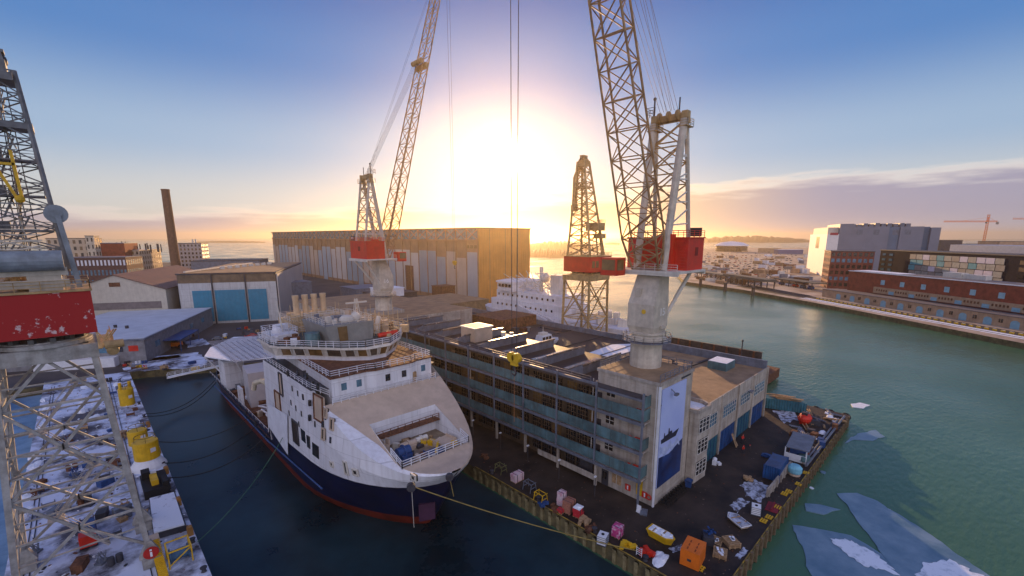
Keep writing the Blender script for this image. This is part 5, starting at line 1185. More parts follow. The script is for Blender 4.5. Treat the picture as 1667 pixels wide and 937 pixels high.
for i in range(11):
    u = 4+i*13.5
    m = MB(); kb.box(m, u, .12, 12.3, u+2.8, .28, 15.4); m.build('upper_window', [M('window_pale_blue', (.28, .48, .56), rough=.3, var=.1)], bk)
    m = MB(); kb.box(m, u+7.5, -.76, 3.2, u+11, -.62, 8.6); m.build('loading_door', MATS['door_pale_blue'], bk)
    for k in range(5): m = MB(); kb.box(m, u-1.6+k*1.7, -.72, 8.0, u-.7+k*1.7, -.62, 9.3); m.build('window', rust, bk)
m = MB(); kb.box(m, 34, 10, zb+.5, 44, 15, zb+3.6); kb.box(m, 44.1, 11, zb+.5, 56, 15, zb+3.0); m.build('roof_plant', cream, bk)
# dark hotel with coloured panels
hb = Frame(G(1424, 469)[:2], (-.77, -.64)); hb.b = Vector((.64, -.77))
ht = thing('panel_hotel', 'dark block with grey, white and turquoise facade panels behind the brick hall', 'building', hb.p(60, 10))
hz = 32.5
m = MB(); hb.box(m, 0, .3, 0, 175, 24, hz); m.build('wall', M('hotel_black', (.022, .020, .032), rough=.9, var=.15, spec=.08), ht)
m = MB(); hb.box(m, -.4, -.2, hz, 175, 24.4, hz+.7); m.build('roof', darksteel, ht)
pm = [M('facade_grey', (.30, .31, .29), rough=.5, var=.15, scale=.4), M('facade_white', (.62, .58, .66), rough=.4, var=.05), M('facade_turquoise', (.06, .32, .38), rough=.4, var=.08), M('facade_taupe', (.26, .24, .22), rough=.5, var=.1)]
lay = {(1, 0): 2, (2, 0): 2, (0, 2): 1, (1, 4): 2, (0, 4): 2, (0, 7): 1, (2, 3): 1, (2, 6): 1, (1, 8): 2, (0, 9): 1, (2, 9): 1, (3, 8): 1, (4, 6): 2, (0, 10): 1, (2, 10): 1, (4, 11): 1, (1, 1): 2}
uL, uR = along(hb.C, hb.a, 1480, 25, 300), along(hb.C, hb.a, 1634, 25, 300); wP = (uR-uL)/12
for r_ in range(5):
    for c_ in range(12):
        m = MB(); u = uL+c_*wP+(r_ % 2)*1.0; z1 = hz-1.8-r_*4.1; hb.box(m, u, 0, z1-3.7, u+wP-.5, .28, z1)
        m.build('facade_panel', pm[lay.get((r_, c_), 0 if (r_+c_) % 3 else 3)], ht)
for r_ in range(5):
    for c_ in range(3):
        m = MB(); u = uR+9+c_*4.6; z1 = hz-2.4-r_*4.1; hb.box(m, u, .1, z1-2.4, u+3.6, .28, z1); m.build('window', gl_lit if r_ < 2 else gl_dark, ht)
    for c_ in range(2):
        m = MB(); u = 3+c_*8; z1 = hz-2.2-r_*4.1; hb.box(m, u, .1, z1-1.8, u+3.8, .28, z1); m.build('window', gl_blue, ht)
m = MB(); hb.box(m, 30, 30, 0, 120, 60, hz+5.5); o = m.build('office_slab', M('slab_blue_grey', (.30, .36, .48), rough=.5, var=.08), loc=hb.p(70, 40)); tag(o, 'long pale blue roofed slab just behind the coloured panel block', 'building')
# brick office and the grey power block
dB = Vector((.36, -.93)).normalized()
Cb = column_at(1352, 380); fB = Frame(Cb, dB); fB.b = Vector((.93, .36)); fB.side = -1
Lf = along(Cb, dB, 1421, 20); zt = ztop(1352, 409, 380)
bo = block(fB, 'brick_office', 'square red brick office with deep set windows and a sunlit left side', 0, Lf, 0, Lf*.9, zt, M('office_red', (.20, .05, .035), rough=.8, var=.15), darksteel, 6, 8, 5, [gl_dark, gl_dark, gl_blue], wz0=1, frac=.62, wh=.6)
Cg = column_at(1342, 500); fG = Frame(Cg, dB); fG.b = Vector((.93, .36)); fG.side = -1
Lg = along(Cg, dB, 1532, 40); zg = ztop(1400, 369, 500)
pb = thing('power_block', 'huge grey windowless block with stepped roof and a glaring sunlit end wall', 'building', fG.p(Lg/2, 20))
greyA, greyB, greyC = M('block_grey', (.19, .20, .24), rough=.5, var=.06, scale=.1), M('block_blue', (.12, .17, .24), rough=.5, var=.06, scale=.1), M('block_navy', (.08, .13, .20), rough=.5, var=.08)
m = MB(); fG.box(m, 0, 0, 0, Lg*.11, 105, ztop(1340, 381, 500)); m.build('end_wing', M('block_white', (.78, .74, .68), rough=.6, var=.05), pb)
m = MB(); fG.box(m, 1, 6, ztop(1340, 381, 500)+.01, Lg*.13, 92, ztop(1340, 370, 500)); m.build('upper_storey', M('block_cream', (.66, .58, .46), rough=.6, var=.05), pb)
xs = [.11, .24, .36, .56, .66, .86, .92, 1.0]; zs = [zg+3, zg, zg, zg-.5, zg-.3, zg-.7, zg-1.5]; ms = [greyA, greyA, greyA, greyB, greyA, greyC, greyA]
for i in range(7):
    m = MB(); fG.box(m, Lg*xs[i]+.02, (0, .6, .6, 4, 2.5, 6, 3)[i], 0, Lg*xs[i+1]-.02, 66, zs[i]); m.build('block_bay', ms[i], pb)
m = MB(); [fG.box(m, Lg*(.26+i*.055), 20, zg, Lg*(.30+i*.055), 40, zg+R.uniform(2.5, 4)) for i in range(10)]; m.build('roof_plant', greysteel, pb)
for u in (.27, .42, .60, .70): m = MB(); fG.box(m, Lg*u, -.05+(4 if .56 < u < .66 else 2.4 if u > .66 else .5), zg-9, Lg*(u+.055), (4 if .56 < u < .66 else 2.4 if u > .66 else .5)+.08, zg-3.5); m.build('louvre', greysteel, pb)
m = MB(); fG.box(m, -.08, 40, zg*.55, -.02, 60, zg*.8); m.build('end_window', gl_dark, pb)
m = MB(); fG.box(m, Lg*.025, -.4, zg-9, Lg*.1, -.05, zg-6.5); m.build('red_band', M('band_red', (.4, .04, .06)), pb)
# tower crane
tc_ = thing('tower_crane', 'orange tower crane with a horizontal jib behind the coloured panel block', 'crane', (1328, -8, 0))
tb = D(1601, 395, 900)
m = MB(); x, y = tb.x, tb.y
for a in (-1, 1):
    for b in (-1, 1): m.beam((x+a*1.6, y+b*1.6, 0), (x+a*1.6, y+b*1.6, 88), .8)
for k in range(22): m.beam((x-1.6, y-1.6*(1 if k % 2 else -1), k*4), (x+1.6, y+1.6*(1 if k % 2 else -1), k*4+4), .5); m.beam((x-1.6, y+1.6*(1 if k % 2 else -1), k*4), (x-1.6, y-1.6*(1 if k % 2 else -1), k*4+4), .5)
m.build('mast', orange, tc_)
rv = Vector((RT.x, RT.y, 0)); cz = ztop(1601, 361, 900)
m = MB(); a, b = Vector((x, y, cz))-rv*88, Vector((x, y, cz))+rv*20
for o_ in (-1.0, 1.0): m.beam(a+FW*o_, b+FW*o_, .6)
m.beam(a+Vector((0, 0, 2)), b+Vector((0, 0, 2.4)), .5)
for k in range(36): q = a.lerp(b, k/36); m.beam(q, a.lerp(b, (k+.5)/36)+Vector((0, 0, 2)), .35)
m.build('jib', orange, tc_)
m = MB(); m.cbox((b.x, b.y, cz-5), 7, 4, 5); m.build('counterweight', concrete, tc_)
m = MB(); q = Vector((x, y, cz-3))-rv*2.6; m.cbox(q, 2.4, 2.4, 2.6); m.build('cab', darksteel, tc_)
m = MB(); m.beam((x, y, cz), (x, y, cz+9), 1.2); m.beam((x, y, cz+9), a.lerp(b, .35)+Vector((0, 0, 2)), .25); m.beam((x, y, cz+9), b, .25); m.build('apex', orange, tc_)
tc2 = thing('tower_crane', 'second orange crane jib reaching in from the right picture edge', 'crane', D(1690, 420, 1000))
m = MB(); q = D(1690, 420, 1000); m.beam((q.x, q.y, 0), (q.x, q.y, ztop(1690, 352, 1000)), 3); m.build('mast', orange, tc2)
m = MB(); a = Vector((q.x, q.y, ztop(1690, 357, 1000))); [m.beam(a+Vector((0, 0, o_)), a-rv*76+Vector((0, 0, o_)), .7) for o_ in (0, 2.5)]; [m.beam(a-rv*(k*4), a-rv*(k*4+2)+Vector((0, 0, 2.5)), .4) for k in range(19)]; m.build('jib', orange, tc2)
# roofs on the skyline behind
for i, (px0, px1, py, ds, lab, mt_) in enumerate(((1528, 1562, 391, 700, 'low dark roofed block left of the orange tower crane', darksteel), (1622, 1667, 393, 640, 'brown apartment roofs right of the orange tower crane', bricko), (1640, 1680, 402, 560, 'pale tan block behind the dark end of the panel block', cream), (1560, 1620, 397, 760, 'pale blue roofed block under the orange tower crane', pans[0]))):
    f_ = Frame(column_at(px0, ds), RT.to_2d()); L_ = (px1-px0)/F*ds
    block(f_, 'apartment_block', lab, 0, L_, 0, 30, ztop(px0, py, ds), mt_, tar, 0)
# parking lot: small snow dusted cars, one mesh each
def car_mesh(name, cm):
    m = MB(); m.prism([(-2.1, -.85), (2.1, -.85), (2.1, .85), (-2.1, .85)], .3, .85); m.prism([(-1.5, -.8), (1.1, -.8), (1.1, .8), (-1.5, .8)], .85, 1.42, 1, top=[(-1.1, -.65), (.6, -.65), (.6, .65), (-1.1, .65)]); m.prism([(-1.1, -.66), (.6, -.66), (.6, .66), (-1.1, .66)], 1.421, 1.50, 2)
    for a in (-1.3, 1.3): m.box(a-.32, -.9, 0, a+.32, .9, .6, 1)
    o = m.build(name, [cm, black, snow]); return o
protos = [car_mesh('parked_car', mm) for mm in (greysteel, cream, darksteel, redp, M('car_silver', (.5, .5, .52), rough=.3, metal=.3))]
ci = 0; LOT = 0
ca = math.atan2(d_s.y, d_s.x)
for j in range(14):
    yy = 411+j*3.1
    for i in range(20):
        px = 1142+i*8.2+R.uniform(-2.5, 2.5)-(j*.8)
        if R.random() < .12 or (px > 1298-(j*2.0)): continue
        p = G(px, yy+R.uniform(-.6, .6)+(px-1150)*.03); k = R.randrange(5)
        if protos[k].get('used'): o = protos[k].copy(); col.objects.link(o)
        else: o = protos[k]; o['used'] = 1
        s_ = 1.0; o.location = (p.x, p.y, .01); o.rotation_euler = (0, 0, ca+R.choice([0, math.pi/2])+R.uniform(-.1, .1)); OFF[o] = Vector()
        tag(o, 'tiny snow dusted parked car in the crowded sunlit lot across the water', 'car', 'cars crowding the lot across the water')
for o in protos:
    if not o.get('used'): bpy.data.objects.remove(o)
for o in bpy.data.objects:
    if o.get('used'): del o['used']
for i in range(26):
    p = G(R.uniform(1150, 1290), R.uniform(414, 450)); m = MB(); m.tube((p.x, p.y, 0), (p.x, p.y, 11), .18, 6); m.cbox((p.x, p.y, 11), 1.8, .5, .25)
    tag(m.build('lamp_post', greysteel, loc=(p.x, p.y, 0)), 'thin lamp post standing among the cars of the far lot', 'lamp post', 'lamp posts in the far lot')
for i in range(84):
    p = G(R.uniform(1135, 1312), R.choice([R.uniform(408, 440), R.uniform(436, 462)])); h_ = R.uniform(2.5, 6); L_ = R.uniform(5, 20); m = MB(); m.cbox((p.x, p.y, 0), L_, 3.0, h_, ca+R.choice([0, 1.57]))
    tag(m.build('cargo_container', [rust, bricko, cream, tan_roof, greysteel, wht][i % 6], loc=(p.x, p.y, 0)), 'small box container or shed among the cars of the far lot', 'container', 'containers scattered in the far lot')
# round arena, waterfront canopy, long blue shed
ar = thing('arena_hall', 'round hall with a pale arched roof at the end of the far lot', 'building', G(1190, 409))
p = G(1190, 409)
m = MB(); m.lathe((p.x, p.y, 0), [(44, 0), (44, 14), (40, 17)], 32); m.build('wall', gl_dark, ar)
m = MB(); m.lathe((p.x, p.y, 0), [(47, 17.01), (47, 19), (30, 27), (0.1, 31)], 32); m.build('roof', wht, ar)
p = G(1240, 411); bx('long_hall', 'low brown hall right of the round arena', p.x, p.y-40, p.x+30, p.y+10, 12, bricko, tan_roof)
f_ = Frame(column_at(1266, 1150), RT.to_2d()); block(f_, 'long_hall', 'long blue shed at the water edge beyond the lot', 0, 64, 0, 20, 11, blue, snow)
f_ = Frame(G(1238, 470)[:2], (-.62, -.785)); f_.b = Vector((.785, -.62))
jt = thing('waterfront_canopy', 'long dark canopy on trestle posts along the far quay edge', 'canopy', f_.p(-40, 6))
m = MB(); f_.box(m, -110, 0, 6.2, 4, 13, 7.0); f_.box(m, -60, 1, 7.01, 3, 12, 8.2); m.build('roof', M('canopy_green', (.10, .10, .085), rough=.7), jt)
for i in range(13):
    for v in (.6, 12.2): MB().beam(f_.p(-108+i*9, v, 0), f_.p(-108+i*9, v, 6.2), .7).build('post', darksteel, jt)
m = MB(); [m.beam(f_.p(-108+i*9, .6, .5), f_.p(-99+i*9, .6, 6), .35) for i in range(12)]; [m.tube(f_.p(-40+k*6, 3, 2.6), f_.p(-40+k*6, 3.8, 2.6), 2.2, 14) for k in range(3)]; m.build('cross_brace', rust, jt)
f_ = Frame(G(1312, 471)[:2], (-.62, -.785)); f_.b = Vector((.785, -.62))
j2 = thing('waterfront_canopy', 'dark flat canopy in front of the square brick office', 'canopy', f_.p(-10, 6))
m = MB(); f_.box(m, -44, 2, 5.2, 6, 14, 5.9); m.build('roof', M('canopy_green'[:13], (.10, .10, .085)), j2)
for i in range(6): MB().beam(f_.p(-42+i*9, 2.5, 0), f_.p(-42+i*9, 2.5, 5.2), .6).build('post', darksteel, j2)
for i, mt_ in enumerate((blue, wht, redp, greysteel, blue)):
    q = f_.p(-38+i*9, 6); m = MB(); m.cbox((q.x, q.y, .4), 5.5, 2, 1.7, ca); m.cbox((q.x, q.y, 2.1), 3.6, 1.9, .7, ca, 1); [m.cbox((q.x+k*1.6*d_s.x, q.y+k*1.6*d_s.y, 0), .8, 2.1, .8, ca, 1) for k in (-1, 1)]
    tag(m.build('parked_van', [mt_, black], loc=(q.x, q.y, 0)), ['dark blue van parked first under the flat canopy', 'white van parked under the flat canopy', 'red van parked under the flat canopy', 'grey van parked under the flat canopy', 'dark blue van parked last under the flat canopy'][i], 'van')
# dolphins along the far quay
for px, py in ((1140, 466), (1180, 474), (1225, 482)):
    q = G(px, py, WZ); m = MB(); [m.tube((q.x+a*.9, q.y+b*.9, -5), (q.x+a*.6, q.y+b*.6, 4.6), .4, 8) for a in (-1, 1) for b in (-1, 1)]; m.cbox((q.x, q.y, 4.2), 2.6, 2.6, .8)
    tag(m.build('mooring_dolphin', darksteel, loc=(q.x, q.y, 0)), {1140: 'dark piled mooring dolphin, left of three off the far quay', 1180: 'dark piled mooring dolphin, middle of three off the far quay', 1225: 'dark piled mooring dolphin, right of three off the far quay'}[px], 'dolphin')
# ================================================================== things on the near pier
def prop(name, label, cat, mb, mats, p, group=None, kind=None):
    o = mb.build(name, mats, loc=p); tag(o, label, cat, group, kind); return o
def crate(p, lx, ly, lz, a, mt, name, label, cat='crate', group=None, lid=None):
    t = thing(name, label, cat, p, group)
    m = MB(); m.cbox(p, lx, ly, lz, a); m.build('body', mt, t)
    m = MB(); ca_, sa_ = math.cos(a), math.sin(a)
    for sx in (-1, 1):
        for sy in (-1, 1): q = Vector((p[0]+ca_*sx*lx/2-sa_*sy*ly/2, p[1]+sa_*sx*lx/2+ca_*sy*ly/2, p[2])); m.beam(q, q+Vector((0, 0, lz+.02)), .12)
    m.build('frame', lid or mt, t); return t
# orange container box with lashing holes
ob = thing('orange_box', 'bright orange steel box near the outer end of the pier', 'box', (55.4, 21.4, 0))
m = MB(); m.cbox((55.4, 21.4, .1), 3.3, 2.5, 2.4, .15); m.build('body', orange, ob)
m = MB(); [m.cbox((55.4+x*math.cos(.15)-y*math.sin(.15), 21.4+x*math.sin(.15)+y*math.cos(.15), 2.5), .5, .16, .02, .15) for x in (-1, -.2, .6) for y in (-.5, .5)]; [m.cbox((55.4, 21.4, .02+.0*i), 3.2-.0*i, 2.4, .07, .15) for i in range(1)]; m.build('lid_slot', M('slot_orange_dark', (.25, .05, .01)), ob)
m = MB(); m.cbox((53.74, 21.2, 1.0), .05, .5, .35, .15); m.build('label_plate', darksteel, ob)
# yellow open boat full of snow
def dinghy(p, a, L_, W_, h, mt, name, label, fill=snow):
    t = thing(name, label, 'boat', p); f = Frame((p.x, p.y), (math.cos(a), math.sin(a))); f.b = Vector((-f.a.y, f.a.x))
    lo = [f.p(u*L_*.42, v*W_*.32)[:2] for u, v in ((-1, -1), (.5, -1), (1, 0), (.5, 1), (-1, 1))]; hi = [f.p(u*L_*.5, v*W_*.5)[:2] for u, v in ((-1, -1), (.55, -1), (1.02, -.12), (1.02, .12), (.55, 1), (-1, 1))]
    lo = [f.p(u*L_*.42, v*W_*.32)[:2] for u, v in ((-1, -1), (.5, -1), (.95, -.1), (.95, .1), (.5, 1), (-1, 1))]
    m = MB(); m.prism(lo, .15, .15+h, top=hi); m.build('hull', mt, t)
    m = MB()
    for q, r_ in zip(hi, hi[1:]+hi[:1]): m.beam((*q, .18+h), (*r_, .18+h), .12)
    m.build('gunwale', mt if mt is yellow else wht, t)
    m = MB(); m.prism([tuple(Vector(q).lerp(Vector((p.x, p.y)), .12)) for q in hi], .15+h, .3+h); [m.ball((*f.p(R.uniform(-.35, .35)*L_, R.uniform(-.25, .25)*W_)[:2], .3+h), R.uniform(.2, .5), R.uniform(.2, .4), .14, 8, jit=.15) for i in range(8)]; m.build('snow_load', fill, t)
    [MB().beam(f.p(u*L_, -W_*.45, .35+h), f.p(u*L_, W_*.45, .35+h), .2, .06).build('thwart', wood, t) for u in (-.25, .1)]
    return t
dinghy(G(1076, 880), math.radians(-92), 4.0, 1.7, 1.15, yellow, 'open_boat', 'yellow open boat filled with snow beside the orange box')
dinghy(G(1200, 852), math.radians(62), 3.6, 1.9, .55, beige, 'open_boat', 'pale open boat half full of snow near the pier edge', snowdirt)
# wrapped stacks
def stack(px, py, lx, ly, lz, mt, label, top=None, a=.1):
    p = G(px, py); t = thing('wrapped_pallet', label, 'pallet load', p)
    m = MB(); [m.cbox((p.x, p.y+o, 0), lx, .12, .13, a) for o in (-ly*.4, 0, ly*.4)]; m.cbox((p.x, p.y, .13), lx, ly, .03, a); m.build('pallet', wood, t)
    n_ = max(2, int(lz/.55))
    m = MB(); [m.cbox((p.x+R.uniform(-.04, .04), p.y+R.uniform(-.04, .04), .17+i*lz/n_), lx*R.uniform(.92, 1), ly*R.uniform(.92, 1), lz/n_-.03, a+R.uniform(-.05, .05)) for i in range(n_)]; m.build('sacks', mt, t)
    for o in (-.28, .28): m = MB(); m.cbox((p.x+o*lx*math.cos(a), p.y+o*lx*math.sin(a), .16), .07, ly*1.03, lz+.02, a); m.build('strap', darksteel, t)
    if top: m = MB(); m.cbox((p.x, p.y, .17+lz), lx*.95, ly*.95, .12, a); m.ball((p.x, p.y, .25+lz), lx*.4, ly*.4, .25, 10, jit=.12); m.build('snow_cap', top, t)
    return t
stack(914, 822, 1.3, 1.2, 2.4, pinkw, 'tall pale pink wrapped pallet stack, leftmost of the stacks by the quay edge')
stack(926, 832, 1.8, 1.5, 1.9, M('brown_wrap', (.40, .17, .11), c2=(.30, .12, .08), scale=1.2), 'brown wrapped pallet stack between the pink and red stacks')
stack(941, 840, 1.4, 1.3, 1.4, redwrap, 'red and white wrapped stack with a snow cap on top', snow)
stack(913, 834, 1.1, 1.0, .6, redwrap, 'short red wrapped stack in front of the tall pink stack')
stack(1005, 872, 1.5, 1.4, 1.6, M('magenta_wrap', (.55, .06, .22), c2=(.66, .45, .55), scale=1.6, lo=.4, hi=.5), 'magenta and white wrapped pallet stack standing alone')
stack(842, 782, 2.2, 1.4, 1.4, pinkw, 'pale lilac wrapped load near the bow of the ship', a=.0)
# IBC tank
def ibc(p, label, a=.3):
    t = thing('liquid_tank', label, 'tank', p); m = MB(); m.cbox((p.x, p.y, .16), 1.5, 1.3, 1.3, a); m.build('tank', wht, t)
    m = MB(); f = Frame((p.x, p.y), (math.cos(a), math.sin(a))); f.b = Vector((-f.a.y, f.a.x))
    for i in range(5):
        for u, v in ((-.77+i*.385, -.67), (-.77+i*.385, .67)): m.beam(f.p(u, v, .05), f.p(u, v, 1.5), .05)
        z_ = .2+i*.3; m.beam(f.p(-.78, -.68, z_), f.p(.78, -.68, z_), .05); m.beam(f.p(-.78, -.68, z_), f.p(-.78, .68, z_), .05)
    m.build('cage', greysteel, t); m = MB(); m.cbox((p.x, p.y, 0), 1.5, 1.3, .15, a); m.build('pallet', darksteel, t); m = MB(); m.tube((p.x, p.y, 1.46), (p.x, p.y, 1.55), .22, 12); m.build('cap', black, t); return t
ibc(G(1230, 836), 'white caged liquid tank standing on the pier near the red mat')
ibc(G(981, 884), 'small white caged tank by the quay edge next to the magenta stack')
# pallets of timber
def pallet_pile(p, a, n_, label):
    t = thing('timber_pile', label, 'timber', p)
    for i in range(n_):
        f = Frame((p.x, p.y), (math.cos(a+R.uniform(-.15, .15)), math.sin(a))); f.b = Vector((-f.a.y, f.a.x)); z_ = i*.2
        m = MB()
        for k in range(6): q = f.p(-.9+k*.36, 0, z_+.13); m.beam(f.p(-.9+k*.36, -.9, z_+.15), f.p(-.9+k*.36, .9, z_+.15), .2, .05)
        for k in (-1, 0, 1): m.beam(f.p(-1, k*.8, z_+.06), f.p(1, k*.8, z_+.06), .12, .12)
        m.build('pallet', wood, t)
    m = MB(); [m.cbox((p.x+R.uniform(-.5, .5), p.y+R.uniform(-.5, .5), n_*.2), R.uniform(.4, 1), .3, .12, R.random()*3) for i in range(3)]; m.build('snow_clump', snow, t)
pallet_pile(G(1172, 903), .3, 3, 'pale timber pallets, front pile beside the orange box')
pallet_pile(G(1190, 886), .9, 4, 'pale timber pallets, rear pile behind the front pallets')
pallet_pile(G(1165, 880)+Vector((0, 0, 0)), .2, 1, 'single loose timber pallet left of the two pallet piles')
crate(G(1152, 882), 1.9, 1.4, 1.3, .5, darksteel, 'rubbish_skip', 'dark rubbish skip behind the orange box', 'skip')
m = MB(); p = G(1154, 878); [m.cbox((p.x+R.uniform(-.6, .6), p.y+R.uniform(-.5, .5), 1.3), R.uniform(.3, .9), .2, .2, R.random()*3) for i in range(9)]; prop('scrap_heap', 'scrap pieces heaped in the dark skip', 'scrap', m, [blue], Vector((p.x, p.y, 1.3)))
m = MB(); p = G(1075, 911); m.ball((p.x, p.y, 0), 1.7, .9, .35, 12, jit=.2); m.ball((p.x+.9, p.y+.6, 0), .8, .6, .3, 10, jit=.2); prop('snow_heap', 'snow heap by the quay edge left of the orange box', 'snow heap', m, snow, p)
# blue container, tilt wall, cabins and gear of the outer quay
ct = thing('blue_container', 'blue corrugated shipping container on the outer pier edge', 'container', (89, 20.6, 0))
m = MB(); m.cbox((89, 20.6, .15), 6.1, 2.6, 2.6, .05); m.build('body', bluec, ct)
[MB().beam((89+sx*3.05, 20.6+sy*1.3+sx*.15, .1), (89+sx*3.05, 20.6+sy*1.3+sx*.15, 2.8), .2).build('corner_post', blue, ct) for sx in (-1, 1) for sy in (-1, 1)]; [MB().beam((85.93, 20.2+k*.5, .3), (85.93, 20.2+k*.5, 2.6), .06).build('door_bar', blue, ct) for k in (-1, 0, 1)]
m = MB(); m.box(79.6, 19.1, 0, 93.4, 19.4, 1.5); [m.box(80+i*2.2, 18.9, 0, 80.25+i*2.2, 19.09, 1.4) for i in range(7)]; prop('concrete_wall', 'low grey concrete wall running along the outer pier edge', 'wall', m, concrete, Vector((86, 19.2, 0)))
cb_ = thing('quay_cabin', 'open fronted blue and white cabin with snow on its flat roof', 'cabin', (101, 19.6, 0))
m = MB(); m.cbox((103, 19.8, 0), 5, 3.4, 2.6, .1); m.build('wall', M('cabin_red', (.34, .10, .07)), cb_)
m = MB(); m.cbox((101.6, 19.6, 2.61), 9, 4, .2, .1); m.build('roof', greysteel, cb_)
m = MB(); [m.beam(q, (q[0], q[1], 2.6), .2) for q in ((97.4, 17.6, 0), (97.2, 21.2, 0))]; m.beam((97.4, 17.6, 1.0), (97.2, 21.2, 1.0), .2, .9); m.cbox((98.6, 19.2, 0), 2.6, 3.2, .9, .1); m.build('porch', wht, cb_)
m = MB(); m.cbox((99.6, 19.4, .9), 1.8, 2.8, 1.2, .1); m.build('blue_bin', blue, cb_)
rb = thing('rescue_boat', 'red enclosed rescue pod near the far corner of the pier', 'boat', (120, 23, 0))
m = MB(); m.ball((120, 23, 1.3), 2.0, 1.5, 1.3, 14); m.cbox((120, 23, .1), 2.6, 1.4, .5); m.build('hull', redp, rb)
m = MB(); m.cbox((119.6, 23, 2.3), 1.2, 1.2, .6); m.build('hatch', darksteel, rb)
lc = thing('quay_hut', 'long teal container loaded with timber at the end of the white wing', 'container', (126.5, 29, 0))
m = MB(); m.cbox((126.4, 29.4, .1), 2.8, 10, 2.7, .35); m.build('body', tealc, lc)
m = MB(); [m.cbox((126.4+R.uniform(-.9, .9), 29.4+R.uniform(-3, 3), 2.82+k*.16), .25, R.uniform(2, 4.5), .15, .35+R.uniform(-.1, .1)) for k in range(5) for i in range(6)]; m.build('timber_load', wood, lc)
p = G(1293, 772); t = thing('round_tank', 'small pale blue round tank beside the blue container', 'tank', p)
m = MB(); m.lathe((p.x, p.y, 0), [(1.1, .5), (1.2, .8), (1.2, 1.5), (.8, 1.9), (.1, 2.0)], 16); m.build('tank', M('tank_blue', (.20, .50, .62)), t); m = MB(); m.tube((p.x, p.y, 0), (p.x, p.y, .5), 1.0, 12); m.build('foot', beige, t)
p = G(1308, 752); t = thing('round_tank', 'second small grey blue round tank behind the pale blue tank', 'tank', p)
m = MB(); m.lathe((p.x, p.y, 0), [(1.0, .4), (1.0, 1.4), (.1, 1.7)], 14); m.build('tank', teal, t); m = MB(); m.tube((p.x, p.y, 0), (p.x, p.y, .4), .8, 12); m.build('foot', beige, t)
m = MB(); p = G(1258, 826); m.cbox(p, 3.0, 1.8, .12, .1); m.cbox((p.x, p.y, .12), 2.6, .2, .3, .1); prop('red_ramp', 'flat dark red steel ramp lying by the pier edge', 'ramp', m, M('ramp_red', (.22, .02, .03)), p)
for i, (px, py) in enumerate(((1277, 804), (1266, 826), (1284, 800), (1243, 848), (1252, 842), (1140, 925), (1300, 788), (1312, 770))):
    p = G(px, py); m = MB(); [m.cbox((p.x, p.y+k*.35, .12), 1.1, .18, .05) for k in range(-1, 2)]; [m.cbox((p.x+k*.45, p.y, 0), .1, 1.0, .12) for k in (-1, 0, 1)]
    prop('yellow_pallet', ['yellow slatted pallet lying on the outer pier edge', 'yellow slatted pallet right beside the red ramp', 'yellow slatted pallet behind the concrete wall', 'yellow slatted pallet nearest the caged tank', 'yellow slatted pallet close to the edge posts', 'yellow slatted pallet at the near corner by the orange box', 'yellow slatted pallet beside the pale blue tank', 'yellow slatted pallet behind the round tanks'][i], 'pallet', m, yellow, p, 'yellow pallets along the pier edge')
# lumber and pipes heaped at the outer corner
rr = random.Random(3)
for i in range(46):
    p = Vector((rr.uniform(104, 132), rr.uniform(16.9, 24), 0))
    if p.x < 110 and p.y > 20: continue
    k = i % 4; m = MB(); a = rr.uniform(-.5, .5)+(1.57 if i % 3 == 0 else 0); L_ = rr.uniform(1.2, 4.5)
    if k == 0: [m.cbox((p.x+rr.uniform(-.4, .4), p.y+rr.uniform(-.4, .4), q*.16), L_, .24, .14, a+rr.uniform(-.1, .1)) for q in range(4)]; nm, lb, mt_ = 'timber_bundle', 'bundle of pale timber in the clutter at the far pier corner', wood
    elif k == 1: m.tube((p.x-L_/2*math.cos(a), p.y-L_/2*math.sin(a), .2), (p.x+L_/2*math.cos(a), p.y+L_/2*math.sin(a), .2), .2, 8); m.tube((p.x-L_/2*math.cos(a)+.3, p.y-L_/2*math.sin(a)+.4, .2), (p.x+L_/2*math.cos(a)+.3, p.y+L_/2*math.sin(a)+.4, .2), .2, 8); nm, lb, mt_ = 'steel_pipe', 'pair of steel pipes in the clutter at the far pier corner', greysteel
    elif k == 2: m.cbox(p, L_*.6, 1.1, rr.uniform(.5, 1.4), a); m.cbox((p.x, p.y, .2), L_*.63, 1.16, .1, a); nm, lb, mt_ = 'steel_case', 'dark steel case in the clutter at the far pier corner', [darksteel, rust, blue][i % 3]
    else: m.ball((p.x, p.y, 0), L_*.4, .7, .35, 8, jit=.2); nm, lb, mt_ = 'snow_heap', 'small snow heap in the clutter at the far pier corner', snow
    prop(nm, lb, {'timber_bundle': 'timber', 'steel_pipe': 'pipe', 'steel_case': 'case', 'snow_heap': 'snow heap'}[nm], m, mt_, p, 'clutter at the far pier corner: '+nm.replace('_', ' '))
# long pipes along the outer edge
m = MB(); m.tube((96, 17.2, .4), (131, 17.0, .4), .25, 8); m.tube((100, 17.8, .4), (128, 17.7, .4), .2, 8); prop('edge_pipe', 'long pipes laid along the outer pier edge', 'pipe', m, greysteel, Vector((112, 17.4, 0)))
